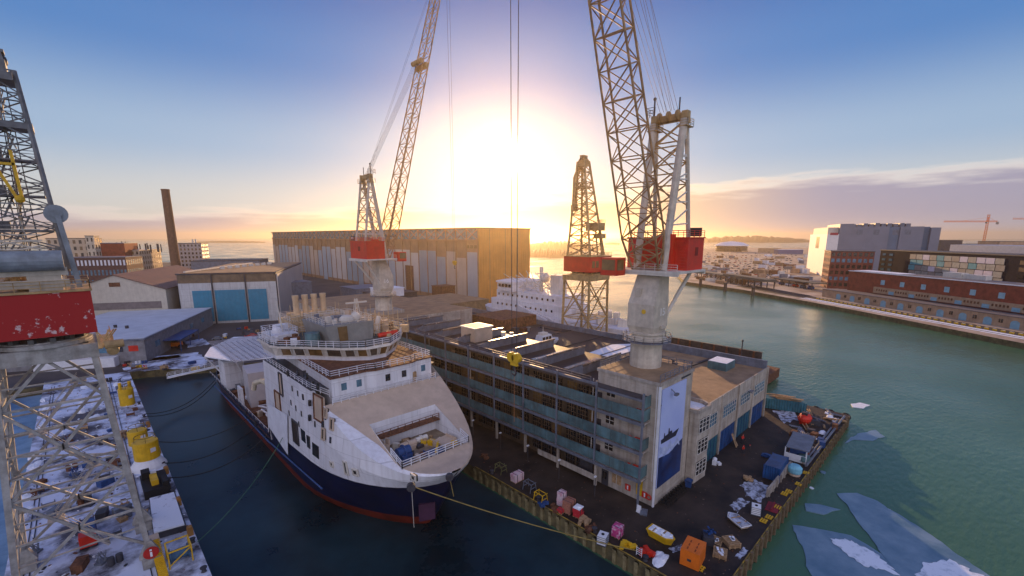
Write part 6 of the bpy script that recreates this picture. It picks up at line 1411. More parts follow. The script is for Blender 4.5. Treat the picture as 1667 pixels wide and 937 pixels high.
# fenders and edge posts
for i in range(6):
    x = 132-i*.0; p = Vector((134.5, 17.2+i*3.2, -.9)); m = MB()
    for q in range(12):
        a0, a1 = q*math.pi/6, (q+1)*math.pi/6; m.tube(p+Vector((.0, .8*math.cos(a0), .8*math.sin(a0))), p+Vector((0, .8*math.cos(a1), .8*math.sin(a1))), .32, 7)
    prop('tyre_fender', 'black tyre fender hung on the far end of the pier', 'fender', m, black, p, 'tyre fenders on the pier end')
for i in range(38):
    x = 52+i*2.15; p = Vector((x, 16.1, -1.1)); m = MB(); m.box(x-.16, 15.98, -2.4, x+.16, 16.29, .25); m.box(x-.22, 15.95, .25, x+.22, 16.32, .32)
    prop('fender_post', 'timber fender post in the row down the outer pier wall', 'post', m, M('post_wood', (.20, .14, .08), var=.3, scale=1.5, rough=.9), p, 'timber fender posts on the outer pier wall')
for i in range(26):
    y = 18+i*1.75; p = Vector((49.85, y, -1.2)); m = MB(); m.box(49.72, y-.28, -2.4, 49.99, y+.28, -.1); m.prism([(49.6, y-.28), (49.99, y-.28), (49.99, y+.28), (49.6, y+.28)], -.5, -.1)
    prop('quay_buttress', 'weathered concrete buttress in the row down the inner pier wall', 'buttress', m, M('buttress_concrete', (.34, .29, .15), c2=(.14, .11, .05), scale=1., streak=.4), p, 'buttresses on the inner pier wall')
m = MB(); m.tube((50.1, 17, .12), (50.1, 62, .12), .09, 6); m.tube((50.1, 16.4, .12), (118, 16.4, .12), .09, 6); prop('kerb_rail', 'yellow worn steel edging along the pier brink', 'edging', m, M('edge_yellow', (.40, .26, .03), c2=(.10, .07, .03), scale=1.), Vector((50.1, 40, .1)))
# near face bits
def bollard(p, label, group):
    m = MB(); m.lathe(p, [(.34, 0), (.26, .12), (.24, .5), (.42, .56), (.42, .68), (.2, .74)], 12); return prop('bollard', label, 'bollard', m, darksteel, Vector(p), group)
for i, y in enumerate((20, 26, 34.5, 46, 58)): bollard((50.9, y, 0), 'dark mooring bollard on the pier brink in front of the workshop', 'bollards on the inner pier brink')
for i, y in enumerate((66, 74, 92, 97, 105, 118, 138, 150)): bollard((6.6, y, .01), 'dark mooring bollard on the snowy left quay', 'bollards on the left quay')
def trestle(px, py, label, mt_=wood):
    p = G(px, py); m = MB(); [m.beam((p.x+dx, p.y+dy, 0), (p.x+dx*.6, p.y+dy, 1.5), .1) for dx in (-.8, .8) for dy in (-.9, .9)]; [m.beam((p.x-.7, p.y+dy, z_), (p.x+.7, p.y+dy, z_), .1) for dy in (-.9, .9) for z_ in (.7, 1.5)]; [m.beam((p.x+dx*.6, p.y-.9, 1.5), (p.x+dx*.6, p.y+.9, 1.5), .1) for dx in (-.8, .8)]
    prop('steel_trestle', label, 'trestle', m, mt_, p)
trestle(880, 815, 'open yellow trestle frame near the quay edge', yellow); trestle(862, 797, 'grey trestle frame beside the pale lilac load', greysteel); trestle(815, 768, 'olive trestle frame close to the ship bow', M('olive', (.16, .16, .06)))
p = G(1040, 905)
m = MB(); m.beam((p.x, p.y-.4, 0), (p.x, p.y-.4, 1.4), .07); m.beam((p.x, p.y+.4, 0), (p.x, p.y+.4, 1.4), .07); [m.beam((p.x, p.y-.4, z_), (p.x, p.y+.4, z_), .06) for z_ in (.3, .6, .9, 1.2)]; prop('step_ladder', 'short grey step ladder standing by the quay edge', 'ladder', m, wht, p)
for i, (px, py, mt_, lb) in enumerate(((884, 822, blue, 'blue tarpaulin bundle lying by the yellow trestle'), (1022, 892, yellow, 'yellow hose heap at the quay edge'), (1055, 903, redp, 'flat red crate near the snow heap'), (902, 830, rust, 'rusty gear heap left of the stacks'), (962, 862, rust, 'rusty chain heap at the quay brink'), (950, 852, wood, 'broken timber heap at the quay brink'), (790, 745, rust, 'rusty shackle heap beside the bow'), (1218, 782, wood, 'pale timber sheets beside the blue container'), (1246, 742, blue, 'blue gas bottle rack by the cabin'))):
    p = G(px, py); m = MB(); [m.cbox((p.x+R.uniform(-.8, .8), p.y+R.uniform(-.7, .7), R.uniform(0, .3)), R.uniform(.5, 1.6), R.uniform(.3, .8), R.uniform(.1, .5), R.random()*3) for k in range(6)]; prop('gear_heap', lb, 'gear', m, mt_, p)
# motorbikes and bicycles against the billboard wall
for i in range(9):
    x = 64.6+i*.85; p = Vector((x, 30.4, 0)); m = MB()
    for y in (29.7, 31.0):
        for q in range(10):
            a0, a1 = q*math.pi/5, (q+1)*math.pi/5; m.tube((x, y+.32*math.cos(a0), .34+.32*math.sin(a0)), (x, y+.32*math.cos(a1), .34+.32*math.sin(a1)), .05, 5)
    m.beam((x, 29.7, .34), (x, 30.2, .8), .06); m.beam((x, 31, .34), (x, 30.4, .85), .06); m.cbox((x, 30.45, .45), .22, .7, .4); m.cbox((x, 30.75, .88), .25, .5, .1); m.beam((x-.35, 29.95, 1.0), (x+.35, 29.95, 1.0), .05); m.beam((x, 29.7, .34), (x, 29.95, 1.0), .06)
    prop('parked_motorbike', 'dark parked motorbike in the row under the billboard', 'motorbike', m, black, p, 'motorbikes parked under the billboard')
m = MB(); p = Vector((73.4, 30.2, 0)); m.cbox(p, 1.2, 1.0, .9, .3); m.prism([(72.8, 29.7), (74, 29.7), (74, 30.7), (72.8, 30.7)], .9, 1.25); prop('blue_bin', 'blue covered bin at the billboard wall end', 'bin', m, blue, p)
m = MB(); p = G(1048, 835); m.cbox((p.x, p.y, .02), 1.6, 1.1, .3, .4); m.cbox((p.x, p.y, .32), 1.3, .9, .06, .4); prop('grey_hatch', 'grey metal hatch box at the foot of the tower corner', 'box', m, greysteel, p)
sgn = thing('sign_board', 'white folding sign board standing in front of the tower corner', 'sign', G(1040, 833))
p = G(1040, 833); m = MB(); m.quad((p.x-.3, p.y-.35, 0), (p.x-.3, p.y+.35, 0), (p.x, p.y+.35, 1.2), (p.x, p.y-.35, 1.2)); m.quad((p.x+.3, p.y-.35, 0), (p.x+.3, p.y+.35, 0), (p.x+.02, p.y+.35, 1.2), (p.x+.02, p.y-.35, 1.2)); m.build('panel', wht, sgn)
# red boxes on the galleries and red hydrant plates on the ground floor
for k, z0 in enumerate(LV):
    m = MB(); p = Vector((62.2, 34.6, z0)); m.cbox(p, .8, 1.0, 1.7); m.tube((62.2, 35.9, z0+.1), (62.2, 35.9, z0+1.3), .35, 10); m.ball((62.2, 35.9, z0+1.4), .36)
    prop('hose_cabinet', ['red hose cabinet on the lowest gallery of the workshop', 'red hose cabinet on the middle gallery of the workshop', 'red hose cabinet on the top gallery of the workshop'][k], 'cabinet', m, redp, p)
for y, lb in ((36.2, 'red safety plate on the tower wall, left of the yellow board'), (33.0, 'dark red safety plate below the yellow board')):
    m = MB(); m.box(62.84, y-.5, 1.0, 62.9, y+.5, 2.1); m.box(62.8, y-.12, 1.2, 62.835, y+.12, 1.9, 1); prop('safety_plate', lb, 'sign', m, [redp, wht], Vector((62.87, y, 1.5)))
m = MB(); p = Vector((62.8, 32.2, 1.5))
for q in range(14):
    a0, a1 = q*math.pi/7, (q+1)*math.pi/7; m.tube(p+Vector((0, .4*math.cos(a0), .4*math.sin(a0))), p+Vector((0, .4*math.cos(a1), .4*math.sin(a1))), .1, 6)
prop('life_ring', 'red life ring hung near the tower corner', 'life ring', m, redp, p)
# street lamps along the inner quay
for i, y in enumerate((40, 48, 56, 64, 73)):
    p = Vector((58.6, y, 0)); t = thing('street_lamp', 'small dark lamp post in the row between quay edge and workshop', 'lamp post', p, 'lamp posts along the workshop front')
    MB().tube(p, p+Vector((0, 0, 3.6)), .07, 6).build('pole', darksteel, t); m = MB(); m.cbox((p.x, p.y, 3.6), .5, .3, .18); m.build('lamp_head', wht, t)
# people in red work clothes
def person(p, a, top, label, stoop=0., step=.18, legs=None):
    t = thing('person', label, 'person', p, local=True); t.location = p; t.rotation_euler = (0, 0, a)
    sk = bpy.data.meshes.new('body'); V = [(0, 0, .98), (0, .02+stoop*.2, 1.2), (0, .03+stoop*.4, 1.42), (0, .04+stoop*.5, 1.52), (0, .06+stoop*.55, 1.66), (0, .06+stoop*.55, 1.76),
        (-.10, 0, .93), (-.11, step*.6, .50), (-.11, step, .08), (-.11, step+.16, .04), (.10, 0, .93), (.11, -step*.3, .50), (.11, -step, .08), (.11, -step+.16, .04),
        (-.21, .03+stoop*.4, 1.40), (-.26, -.05+stoop*.3, 1.13), (-.25, .10+stoop*.4, .90), (-.25, .13+stoop*.4, .80), (.21, .03+stoop*.4, 1.40), (.26, .08+stoop*.4, 1.13), (.24, .24+stoop*.4, .95), (.24, .28+stoop*.4, .88)]
    E_ = [(0, 1), (1, 2), (2, 3), (3, 4), (4, 5), (0, 6), (6, 7), (7, 8), (8, 9), (0, 10), (10, 11), (11, 12), (12, 13), (2, 14), (14, 15), (15, 16), (16, 17), (2, 18), (18, 19), (19, 20), (20, 21)]
    rad = [.16, .15, .17, .065, .10, .085, .11, .08, .055, .05, .11, .08, .055, .05, .075, .055, .042, .045, .075, .055, .042, .045]
    sk.from_pydata(V, E_, []); o = bpy.data.objects.new('body', sk); col.objects.link(o); o.parent = t
    md = o.modifiers.new('skin', 'SKIN'); 
    lay = sk.skin_vertices[0] if sk.skin_vertices else None
    if lay is None:
        bpy.context.view_layer.objects.active = o
    for i, r_ in enumerate(rad):
        if sk.skin_vertices: sk.skin_vertices[0].data[i].radius = (r_, r_*(.8 if i < 3 else 1))
    if sk.skin_vertices: sk.skin_vertices[0].data[0].use_root = True
    o.modifiers.new('sub', 'SUBSURF').levels = 1; o.modifiers['sub'].render_levels = 1
    dg = bpy.context.evaluated_depsgraph_get(); me = bpy.data.meshes.new_from_object(o.evaluated_get(dg)); o.modifiers.clear(); o.data = me
    me.materials.clear(); [me.materials.append(q) for q in (top, darksteel, M('skin_tone', (.45, .28, .20)))]
    for f in me.polygons: f.material_index = 1 if f.center.z < .98 else (2 if f.center.z > 1.53 and f.center.z < 1.70 else 0); f.use_smooth = True
    m = MB(); m.ball((0, .06+stoop*.55, 1.74), .125, .14, .10, 10); m.build('helmet', M('helmet_red', (.6, .03, .03)), t)
    return t
person(Vector((93.4, 27.8, .01)), 2.4, redp, 'person in red jacket walking across the pier towards the white wing', step=.25)
person(Vector((94.6, 26.9, .01)), .4, M('jacket_dark', (.05, .05, .06)), 'person in dark jacket and red helmet beside the red jacket walker', step=.1)
person(Vector((98.2, 29.6, .01)), -1.5, redp, 'person in red jacket stooping near the loading doors', stoop=.7, step=.12)
for i, (x, y, a, lb) in enumerate(((95.2, 30.6, .2, 'timber plank leaning on the wing wall, left one'), (96.1, 30.7, -.15, 'timber plank leaning on the wing wall, right one'))):
    m = MB(); m.beam((x, y-.9, 0), (x+a, y+.35, 2.6), .3, .08); m.beam((x+.2, y-.9, .02), (x+.2+a, y+.3, 2.2), .2, .06); prop('leaning_plank', lb, 'plank', m, wood, Vector((x, y, 0)))
p = G(1163, 755); m = MB(); m.cbox((p.x, p.y, 0), 1.2, .8, 1.0, .3); m.ball((p.x, p.y, 1.1), .5, .4, .3, 8, jit=.1); m.cbox((p.x+.4, p.y-.7, 0), .8, .6, .5, .9); prop('white_sacks', 'white sacks piled by the second loading door', 'sacks', m, wht, p)
# flat snow patches on the pier
for i, (poly, lb) in enumerate((([(1205, 790), (1222, 775), (1256, 790), (1240, 818), (1214, 810)], 'thin melting snow patch in front of the blue container'), ([(1188, 822), (1205, 808), (1222, 816), (1200, 836)], 'narrow melting snow patch left of the caged tank'), ([(1258, 668), (1290, 660), (1305, 684), (1272, 690)], 'snow patch at the end of the white wing'), ([(1085, 893), (1110, 885), (1120, 893), (1096, 900)], 'scattered snow behind the yellow boat'), ([(1195, 905), (1210, 890), (1220, 896), (1204, 912)], 'scattered snow right of the timber pallets'))):
    q = [G(*s_) for s_ in poly]; c = sum(q, Vector())/len(q); n_ = 28; out = []
    for k in range(n_):
        t = k/n_*len(q); a_ = q[int(t) % len(q)].lerp(q[(int(t)+1) % len(q)], t % 1); out.append(tuple((c+(a_-c)*R.uniform(.72, 1.06))[:2]))
    m = MB(); m.prism(out, .006, .03); prop('snow_patch', lb, 'snow patch', m, M('melt_snow', (.50, .55, .66), c2=(.10, .10, .12), rough=.7, scale=1.1, lo=.42, hi=.55), Vector((c.x, c.y, 0)))
# ================================================================== left quay
def buoy(x, y, r_, h, label, skirt=False, rings=1):
    t = thing('yellow_buoy', label, 'buoy', (x, y, 0)); z0 = .02
    if skirt: m = MB(); m.lathe((x, y, 0), [(r_*1.45, .02), (r_*1.38, .5), (r_*1.02, 1.6), (r_*1.0, 1.9)], 20); m.build('skirt', wht, t); z0 = 1.9
    m = MB(); m.lathe((x, y, 0), [(r_, z0), (r_, z0+h), (r_*.92, z0+h+.1)], 22); m.build('drum', yellow, t)
    m = MB(); [m.beam((x+r_*.8*math.cos(a), y+r_*.8*math.sin(a), z0+h), (x+r_*.8*math.cos(a), y+r_*.8*math.sin(a), z0+h+1.0), .1) for a in (0, 1.57, 3.14, 4.71)]
    for q in range(12): m.beam((x+r_*.8*math.cos(q*.5236), y+r_*.8*math.sin(q*.5236), z0+h+1.0), (x+r_*.8*math.cos((q+1)*.5236), y+r_*.8*math.sin((q+1)*.5236), z0+h+1.0), .09)
    m.build('guard_ring', M('ring_dark_yellow', (.22, .15, .02)), t)
    m = MB(); a = -1.1; q = (x+(r_+.01)*math.cos(a), y+(r_+.01)*math.sin(a), z0+h*.45); m.cbox(q, .06, .9, .8, a); m.build('name_plate', wht, t)
    return t
buoy(4.6, 106.5, 2.0, 3.4, 'biggest yellow buoy with a white flared skirt on the left quay', True)
buoy(4.2, 120.5, 1.7, 3.0, 'middle sized yellow buoy just behind the big skirted buoy')
b_ = buoy(4.4, 152.0, 1.6, 4.4, 'furthest yellow buoy near the dock head with pipes on top')
MB().tube((3.4, 151, 4.4), (3.4, 151, 6.4), .35, 8).build('top_pipe', yellow, b_); MB().tube((5.4, 153, 4.4), (5.4, 153, 6.0), .4, 8).build('top_pipe', yellow, b_)
wn = thing('yellow_winch', 'yellow framed winch with tread plate ramp at the left quay edge', 'winch', (4.7, 71, 0))
m = MB(); [m.beam((3.4+sx*1.6, 71+sy*1.4, 0), (3.4+sx*1.6, 71+sy*1.4, 2.4), .16) for sx in (0, 1.6) for sy in (-1, 1)]; [m.beam((3.4, 71+sy*1.4, 2.4), (5.96, 71+sy*1.4, 2.4), .16) for sy in (-1, 1)]; [m.beam((x, 69.6, 2.4), (x, 72.4, 2.4), .16) for x in (3.4, 5.96)]; m.beam((3.4, 69.6, .4), (5.96, 69.6, 2.2), .12); m.build('frame', yellow, wn)
m = MB(); m.tube((3.6, 71, 1.0), (5.8, 71, 1.0), .7, 14); m.tube((3.6, 71, 1.0), (3.75, 71, 1.0), 1.0, 14); m.tube((5.65, 71, 1.0), (5.8, 71, 1.0), 1.0, 14); m.build('drum', M('winch_blue', (.05, .12, .2)), wn)
m = MB(); m.beam((2.6, 68, .3), (2.4, 75, 2.0), 1.0, .12); [m.beam((2.1, 68+i*.35, .42+i*.085), (3.1, 68+i*.35, .42+i*.085), .1) for i in range(20)]; m.build('tread_ramp', yellow, wn)
m = MB(); m.cbox((2.4, 76, 0), 1.4, 1.6, 2.0); m.build('motor_box', beige, wn)
mc = thing('dark_generator', 'black machine with a yellow engine cover below the big buoy', 'machine', (4.6, 96, 0))
m = MB(); m.cbox((4.6, 96, 0), 3.6, 7.5, 1.5); m.cbox((3.6, 98.4, 1.5), 1.2, 2, 1.2); m.cbox((5.8, 94, 1.5), .8, 3, .8); m.build('body', black, mc)
m = MB(); m.cbox((4.5, 95.4, 1.51), 1.0, 3.2, .9); m.build('engine_cover', yellow, mc); m = MB(); m.cbox((4.6, 98, 1.51), .9, .9, 1.0); m.build('control_box', wht, mc)
sb = thing('snow_covered_raft', 'snow covered flat raft lying at the quay edge above the yellow winch', 'raft', (4.6, 84, 0))
m = MB(); m.prism([(2.6, 78.6), (6.5, 77.8), (6.7, 90), (3.2, 90.6)], .02, .9); m.build('hull', darksteel, sb); m = MB(); m.prism([(2.7, 78.8), (6.3, 78.1), (6.5, 89.8), (3.3, 90.3)], .901, 1.15); m.build('snow_cover', M('raft_snow', (.72, .76, .84), c2=(.14, .15, .2), rough=.8, scale=.55, lo=.30, hi=.42), sb)
m = MB(); [m.cbox((6.9, 66+i*9.4, .01), .5, .9, 1.0) for i in range(1)]
for i, y in enumerate((76.5, 87, 101, 112, 130)):
    p = Vector((6.7, y, .01)); m = MB(); m.cbox(p, .7, 1.2, 1.1); m.cbox((p.x, p.y, 1.1), .5, .8, .2); prop('quay_box', 'small orange brown service box on the left quay brink', 'service box', m, M('service_brown', (.35, .17, .04)), p, 'service boxes on the left quay brink')
rr = random.Random(11)
cols_ = [(darksteel, 'black'), (rust, 'rusty'), (blue, 'blue'), (wht, 'white'), (wood, 'timber'), (yellow, 'yellow'), (redp, 'red'), (greysteel, 'grey')]
def quay_gear(x, y, k, grp, where):
    mt_, cn_ = cols_[(0, 1, 4, 7, 0, 7, 2, 1)[k % 8] if x < 8 and y < 185 else k % 8]; p = Vector((x, y, .012)); m = MB(); a = rr.uniform(0, 3); kind_ = k % 5
    if kind_ == 0: m.cbox(p, 2.2, 1.2, 1.1, a); m.cbox((p.x, p.y, 1.1), 2.3, 1.3, .08, a); nm, ct_ = 'steel_case', 'case'
    elif kind_ == 1: [m.cbox((p.x, p.y, .012+q*.15), 1.2, 1.0, .12, a+q*.1) for q in range(4)]; nm, ct_ = 'pallet_stack', 'pallets'
    elif kind_ == 2: m.tube((p.x-.8, p.y, .6), (p.x+.8, p.y, .6), .3, 10); m.tube((p.x-.8, p.y, .6), (p.x-.7, p.y, .6), .6, 14); m.tube((p.x+.7, p.y, .6), (p.x+.8, p.y, .6), .6, 14); nm, ct_ = 'cable_reel', 'cable reel'
    elif kind_ == 3: m.tube(p, p+Vector((0, 0, 1.1)), .4, 12); m.tube(p+Vector((.9, .2, 0)), p+Vector((.9, .2, 1.1)), .4, 12); nm, ct_ = 'oil_drum', 'drums'
    else: m.cbox(p, 1.4, 1.0, .3, a); [m.beam((p.x+rr.uniform(-.6, .6), p.y+rr.uniform(-.4, .4), .3), (p.x+rr.uniform(-.6, .6), p.y+rr.uniform(-.4, .4), 1.5), .1) for q in range(6)]; m.beam((p.x-.6, p.y, 1.3), (p.x+.6, p.y, 1.3), .1); nm, ct_ = 'scaffold_rack', 'rack'
    prop(nm, f'{cn_} {nm.replace("_", " ")} {where}', ct_, m, mt_, p, grp+': '+cn_+' '+nm.replace('_', ' '))
for i in range(44):
    x, y = (rr.uniform(-1.5, 6.0), rr.uniform(112, 184)) if i < 26 else (rr.uniform(-11, -6.5) if i % 2 else rr.uniform(-4.5, 1), rr.uniform(86, 150))
    if (x-4.4)**2+(y-152)**2 < 9 or (x-4.2)**2+(y-120.5)**2 < 9: continue
    quay_gear(x, y, i, 'gear on the left quay', 'among the gear standing on the snowy left quay')
for i in range(40):
    x, y = rr.uniform(-11, 2.2), rr.uniform(58, 112)
    if abs(x+4.3) < 2 and 80 < y < 90: continue
    quay_gear(x, y, i*3+1, 'gear under the near crane', 'among the gear below the near lattice crane')
for i in range(40):
    p = G(rr.uniform(195, 330), rr.uniform(592, 604)) if i < 18 else G(rr.uniform(285, 460), rr.uniform(535, 552))
    quay_gear(p.x, p.y, i+3, 'gear by the dock head' if i < 18 else 'gear before the blue doors', 'lying in the snow at the dock head' if i < 18 else 'in the clutter before the blue doors')
for i, (poly, lb) in enumerate((([(200, 590), (320, 572), (345, 588), (330, 598), (205, 606)], 'broad snow bank along the dock head'), ([(300, 556), (330, 551), (345, 560), (305, 566)], 'small snow bank below the blue doors'), ([(170, 588), (300, 576), (300, 582), (170, 596)], 'long strip of snow beside the yard road'))):
    q = [G(*s_) for s_ in poly]; c = sum(q, Vector())/len(q); n_ = 40; out = []
    for k in range(n_):
        t = k/n_*len(q); a_ = q[int(t) % len(q)].lerp(q[(int(t)+1) % len(q)], t % 1); out.append(tuple((c+(a_-c)*R.uniform(.85, 1.06))[:2]))
    m = MB(); m.prism(out, .02, .22); prop('snow_bank', lb, 'snow bank', m, snowdirt, Vector((c.x, c.y, 0)))
# snowy rooftop like tracks and vehicles under the crane
lt = thing('site_lorry', 'small red and white lorry parked on the snow under the near crane', 'lorry', (-4.3, 84.6, 0))
m = MB(); m.cbox((-4.3, 83.2, .5), 1.8, 1.6, 1.7); m.build('cab', redp, lt); m = MB(); m.cbox((-4.3, 86.4, .7), 1.9, 4.2, .3); m.cbox((-4.3, 86.4, 1.0), 1.7, 4.0, .9); m.build('load_bed', blue, lt)
for sx in (-1, 1):
    for y in (83.2, 86, 87.6): MB().tube((-4.3+sx*.75, y, .4), (-4.3+sx*.95, y, .4), .4, 12).build('wheel', black, lt)
ol = thing('wheel_loader', 'orange wheel loader parked at the dock head', 'loader', G(285, 566))
p = G(285, 566); m = MB(); m.cbox((p.x, p.y, .9), 5.0, 2.4, 1.5, -.45); m.build('body', orange, ol); m = MB(); m.cbox((p.x+.4, p.y, 2.4), 1.8, 1.9, 1.4, -.45); m.build('cab', gl_dark, ol); m = MB(); m.cbox((p.x-4.2, p.y+1.6, .3), .8, 2.8, 1.2, -.45); m.beam((p.x-2.2, p.y+1, 1.8), (p.x-4, p.y+1.6, .8), .4); m.build('bucket', orange, ol)
for a, b in ((-1.6, -1.2), (-1.6, 1.2), (1.6, -1.2), (1.6, 1.2)): MB().tube((p.x+a, p.y+b-.2-a*.45, .8), (p.x+a, p.y+b+.2-a*.45, .8), .8, 14).build('wheel', black, ol)
# ================================================================== ice
icem = M('grey_ice', (.20, .30, .38), c2=(.10, .19, .26), rough=.35, scale=.22, spec=.4, detail=10, bump=.3)
def floe(pts, label, h=.14, mt=None, lift=0.):
    q = [G(x, y, WZ) for x, y in pts]; c = sum(q, Vector())/len(q); out = []
    for a_, b_ in zip(q, q[1:]+q[:1]):
        n_ = max(2, int((b_-a_).length/.7)); w1 = R.uniform(0, 6)
        for k in range(n_): e = a_.lerp(b_, k/n_); dn = Vector((-(b_-a_).y, (b_-a_).x, 0)).normalized()*(.16*math.sin(w1+k*.45)+.08*math.sin(w1*2+k*1.3)+R.uniform(-.10, .10))*min(1, k/3, (n_-k)/3); out.append((e.x+dn.x, e.y+dn.y))
    m = MB(); m.prism(out, WZ+.005+lift, WZ+h+lift); return prop('ice_floe' if mt is None else 'floe_snow', label, 'ice floe' if mt is None else 'snow', m, mt or icem, Vector((c.x, c.y, WZ)))
fa = floe([(1362, 804), (1395, 803), (1428, 816), (1510, 868), (1620, 945), (1480, 960), (1420, 880), (1390, 840)], 'big grey ice floe, right of two, pointing at the pier corner')
fb2 = floe([(1290, 855), (1335, 862), (1385, 872), (1440, 905), (1500, 960), (1340, 960), (1312, 922), (1311, 905)], 'big grey ice floe with a snow patch, left of two by the pier', h=.11)
def floe_cover(fl_, pts, mt):
    q = [G(x, y, WZ) for x, y in pts]; c = sum(q, Vector())/len(q); out = []
    for a_, b_ in zip(q, q[1:]+q[:1]):
        for k in range(10): e = a_.lerp(b_, k/10); out.append(tuple((c+(e-c)*R.uniform(.82, 1.08))[:2]))
    m = MB(); m.prism(out, WZ+.146, WZ+.2); m.build('snow_cover', mt, fl_)
floe_cover(fb2, [(1345, 878), (1385, 880), (1430, 905), (1465, 938), (1400, 920)], M('floe_snow', (.70, .78, .88), c2=(.30, .40, .50), rough=.8, scale=.7, lo=.3, hi=.5))
floe_cover(fa, [(1500, 918), (1545, 912), (1600, 938), (1590, 955), (1480, 955)], MATS['floe_snow'])
floe([(1310, 820), (1335, 822), (1368, 830), (1340, 838), (1312, 832)], 'small thin ice floe near the pier edge')
floe([(1396, 706), (1425, 700), (1440, 711), (1420, 718), (1390, 716), (1375, 722)], 'thin pointed ice floe off the pier corner')
floe([(1385, 658), (1400, 656), (1416, 660), (1405, 665), (1388, 663)], 'little white ice floe drifting in open water', h=.2, mt=snow)
for i in range(5):
    e_ = R.random(); px = lerp(1275, 1640, R.random()); py = (lerp(860, 700, (px-1275)/140) if px < 1415 and i % 2 else lerp(800, 937, max(0, (px-1360)/270))+R.uniform(-26, 14))
    c = G(px+R.uniform(-12, 12), py+R.uniform(-8, 8), WZ); k_ = R.randint(5, 8); r_ = R.uniform(.15, .75); a0 = R.random()*6
    m = MB(); m.prism([(c.x+r_*R.uniform(.6, 1.2)*math.cos(a0+q*6.283/k_), c.y+r_*R.uniform(.6, 1.2)*math.sin(a0+q*6.283/k_)) for q in range(k_)], WZ+.005, WZ+R.uniform(.08, .2))
    prop('ice_fragment', 'little broken ice fragment floating beside the big floes', 'ice', m, [icem, snow, MATS['floe_snow']][i % 3], Vector((c.x, c.y, WZ)), 'ice fragments by the floes')
rr2 = random.Random(21)
for i in range(30):
    z0 = LV[i % 3]; y = rr2.uniform(43.5, 118); a = i % 4; m = MB(); x = rr2.uniform(61.6, 62.7)
    if a == 0: m.cbox((x, y, z0), .8, rr2.uniform(.8, 2), rr2.uniform(.6, 1.6)); m.cbox((x, y, z0+1.6), .5, .5, .2); lb, ct, mt_ = 'stacked box', 'box', rust
    elif a == 1: m.tube((x, y, z0), (x, y, z0+1.1), .35, 10); m.tube((x, y+.8, z0), (x, y+.8, z0+1.1), .35, 10); lb, ct, mt_ = 'drum pair', 'drums', redp
    elif a == 2: [m.beam((x-.4, y+k*.4, z0), (x+.3, y+k*.4+.1, z0+2.2), .12) for k in range(4)]; lb, ct, mt_ = 'leaning timber', 'timber', wood
    else: m.cbox((x, y, z0+.4), .7, 1.8, .12); [m.beam((x, y+k, z0), (x, y+k, z0+.5), .1) for k in (-.8, .8)]; m.cbox((x, y, z0+.52), .4, .8, .4); lb, ct, mt_ = 'work bench', 'bench', greysteel
    prop(lb.replace(' ', '_'), lb+' kept on the workshop galleries', ct, m, mt_, Vector((x, y, z0)), 'gear on the galleries: '+lb)
m = MB(); m.add([(-200, 20, WZ+.01), (-12.6, 20, WZ+.01), (-12.6, 195, WZ+.01), (-200, 195, WZ+.01)], [(0, 1, 2, 3)])
o = m.build('thin_ice', M('harbour_ice', (.22, .36, .52), c2=(.07, .16, .28), rough=.4, scale=.10, detail=9, lo=.38, hi=.6)); o['kind'] = 'stuff'
m = MB(); m.add([(7.3, 20, WZ+.008), (49.6, 20, WZ+.008), (49.6, 188, WZ+.008), (7.3, 188, WZ+.008)], [(0, 1, 2, 3)])
o = m.build('thin_ice', M('dock_ice', (.018, .044, .056), c2=(.005, .014, .019), rough=.30, scale=.07, detail=9, spec=.22, bump=.06)); o['kind'] = 'stuff'

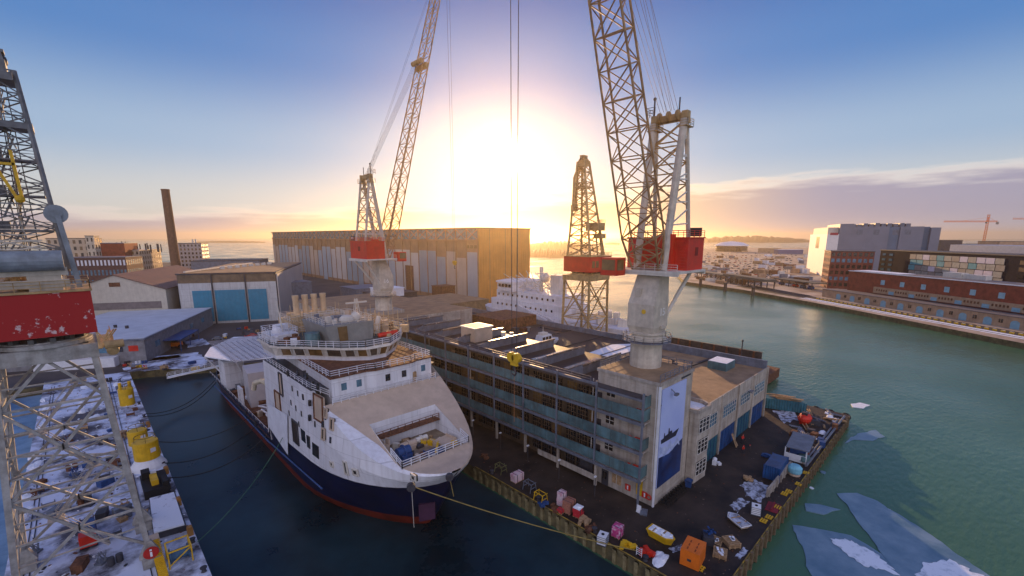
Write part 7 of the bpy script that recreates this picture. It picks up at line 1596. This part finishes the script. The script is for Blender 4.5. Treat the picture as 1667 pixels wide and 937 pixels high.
for i, (px, py, mt_, lb) in enumerate(((228, 574, darksteel, 'black car parked beside the low snowy shed'), (262, 556, wht, 'white car parked under the shed side canopy'), (355, 553, greysteel, 'grey car parked before the leftmost blue door'), (412, 548, redp, 'red car parked before the middle blue door'), (438, 545, cream, 'cream car parked before the rightmost blue door'))):
    p = G(px, py); t = thing('parked_car', lb, 'car', p, 'cars parked in the yard'); a = -.45
    f = Frame((p.x, p.y), (math.cos(a), math.sin(a))); f.b = Vector((-f.a.y, f.a.x)); m = MB()
    m.prism([f.p(u, v)[:2] for u, v in ((-2.1, -.85), (2.1, -.85), (2.1, .85), (-2.1, .85))], .3, .9); m.prism([f.p(u, v)[:2] for u, v in ((-1.6, -.8), (1.1, -.8), (1.1, .8), (-1.6, .8))], .9, 1.45, top=[f.p(u, v)[:2] for u, v in ((-1.2, -.65), (.6, -.65), (.6, .65), (-1.2, .65))]); m.build('body', mt_, t)
    for u in (-1.35, 1.35):
        for v in (-.8, .8): MB().tube(f.p(u, v-.12, .34), f.p(u, v+.12, .34), .34, 10).build('wheel', black, t)
    m = MB(); m.prism([f.p(u, v)[:2] for u, v in ((-1.5, -.82), (1.0, -.82), (1.0, .82), (-1.5, .82))], .96, 1.3, top=[f.p(u, v)[:2] for u, v in ((-1.28, -.74), (.75, -.74), (.75, .74), (-1.28, .74))]); m.build('window', gl_dark, t)

for i in range(22):
    p = Vector((-11.6+R.uniform(-.3, .8), 30+i*7+R.uniform(-2, 2), 0)) if i % 3 else Vector((R.uniform(-5, 5.5), R.uniform(112, 182), 0)); m = MB(); m.ball(p, R.uniform(.7, 1.3), R.uniform(1.4, 3.2), R.uniform(.3, .7), 12, jit=.14); m.ball(p+Vector((.5, 1.5, 0)), .7, 1.2, .35, 10, jit=.14)
    prop('snow_heap', 'ploughed snow heap on the left quay', 'snow heap', m, snow, p, 'ploughed snow heaps on the left quay')
rr3 = random.Random(5); m = MB()
for i in range(700):
    if i % 3 == 0: x, y = rr3.uniform(50.6, 61), rr3.uniform(17, 100)
    elif i % 3 == 1: x, y = rr3.uniform(52, 132), rr3.uniform(16.8, 22)
    else: x, y = rr3.uniform(62, 132), rr3.uniform(17, 30)
    s_ = rr3.uniform(.03, .15); m.cbox((x, y, .004), s_*rr3.uniform(.6, 2.5), s_, s_*.5, rr3.uniform(0, 3), rr3.choice([0, 1, 1]))
tag(m.build('scattered_debris', [M('debris_brown', (.16, .12, .09)), rust]), 'small crumbs of wood and rust strewn over the pier', 'debris', kind='stuff')
m = MB()
for i in range(700):
    x, y = rr3.uniform(-12, 7), rr3.uniform(56, 186); s_ = rr3.uniform(.05, .3); m.cbox((x, y, .012), s_*rr3.uniform(.6, 2.5), s_, s_*.5, rr3.uniform(0, 3), rr3.choice([0, 1, 2, 2]))
tag(m.build('scattered_debris', [darksteel, rust, snow]), 'small crumbs of scrap and snow strewn over the left quay', 'debris', kind='stuff')
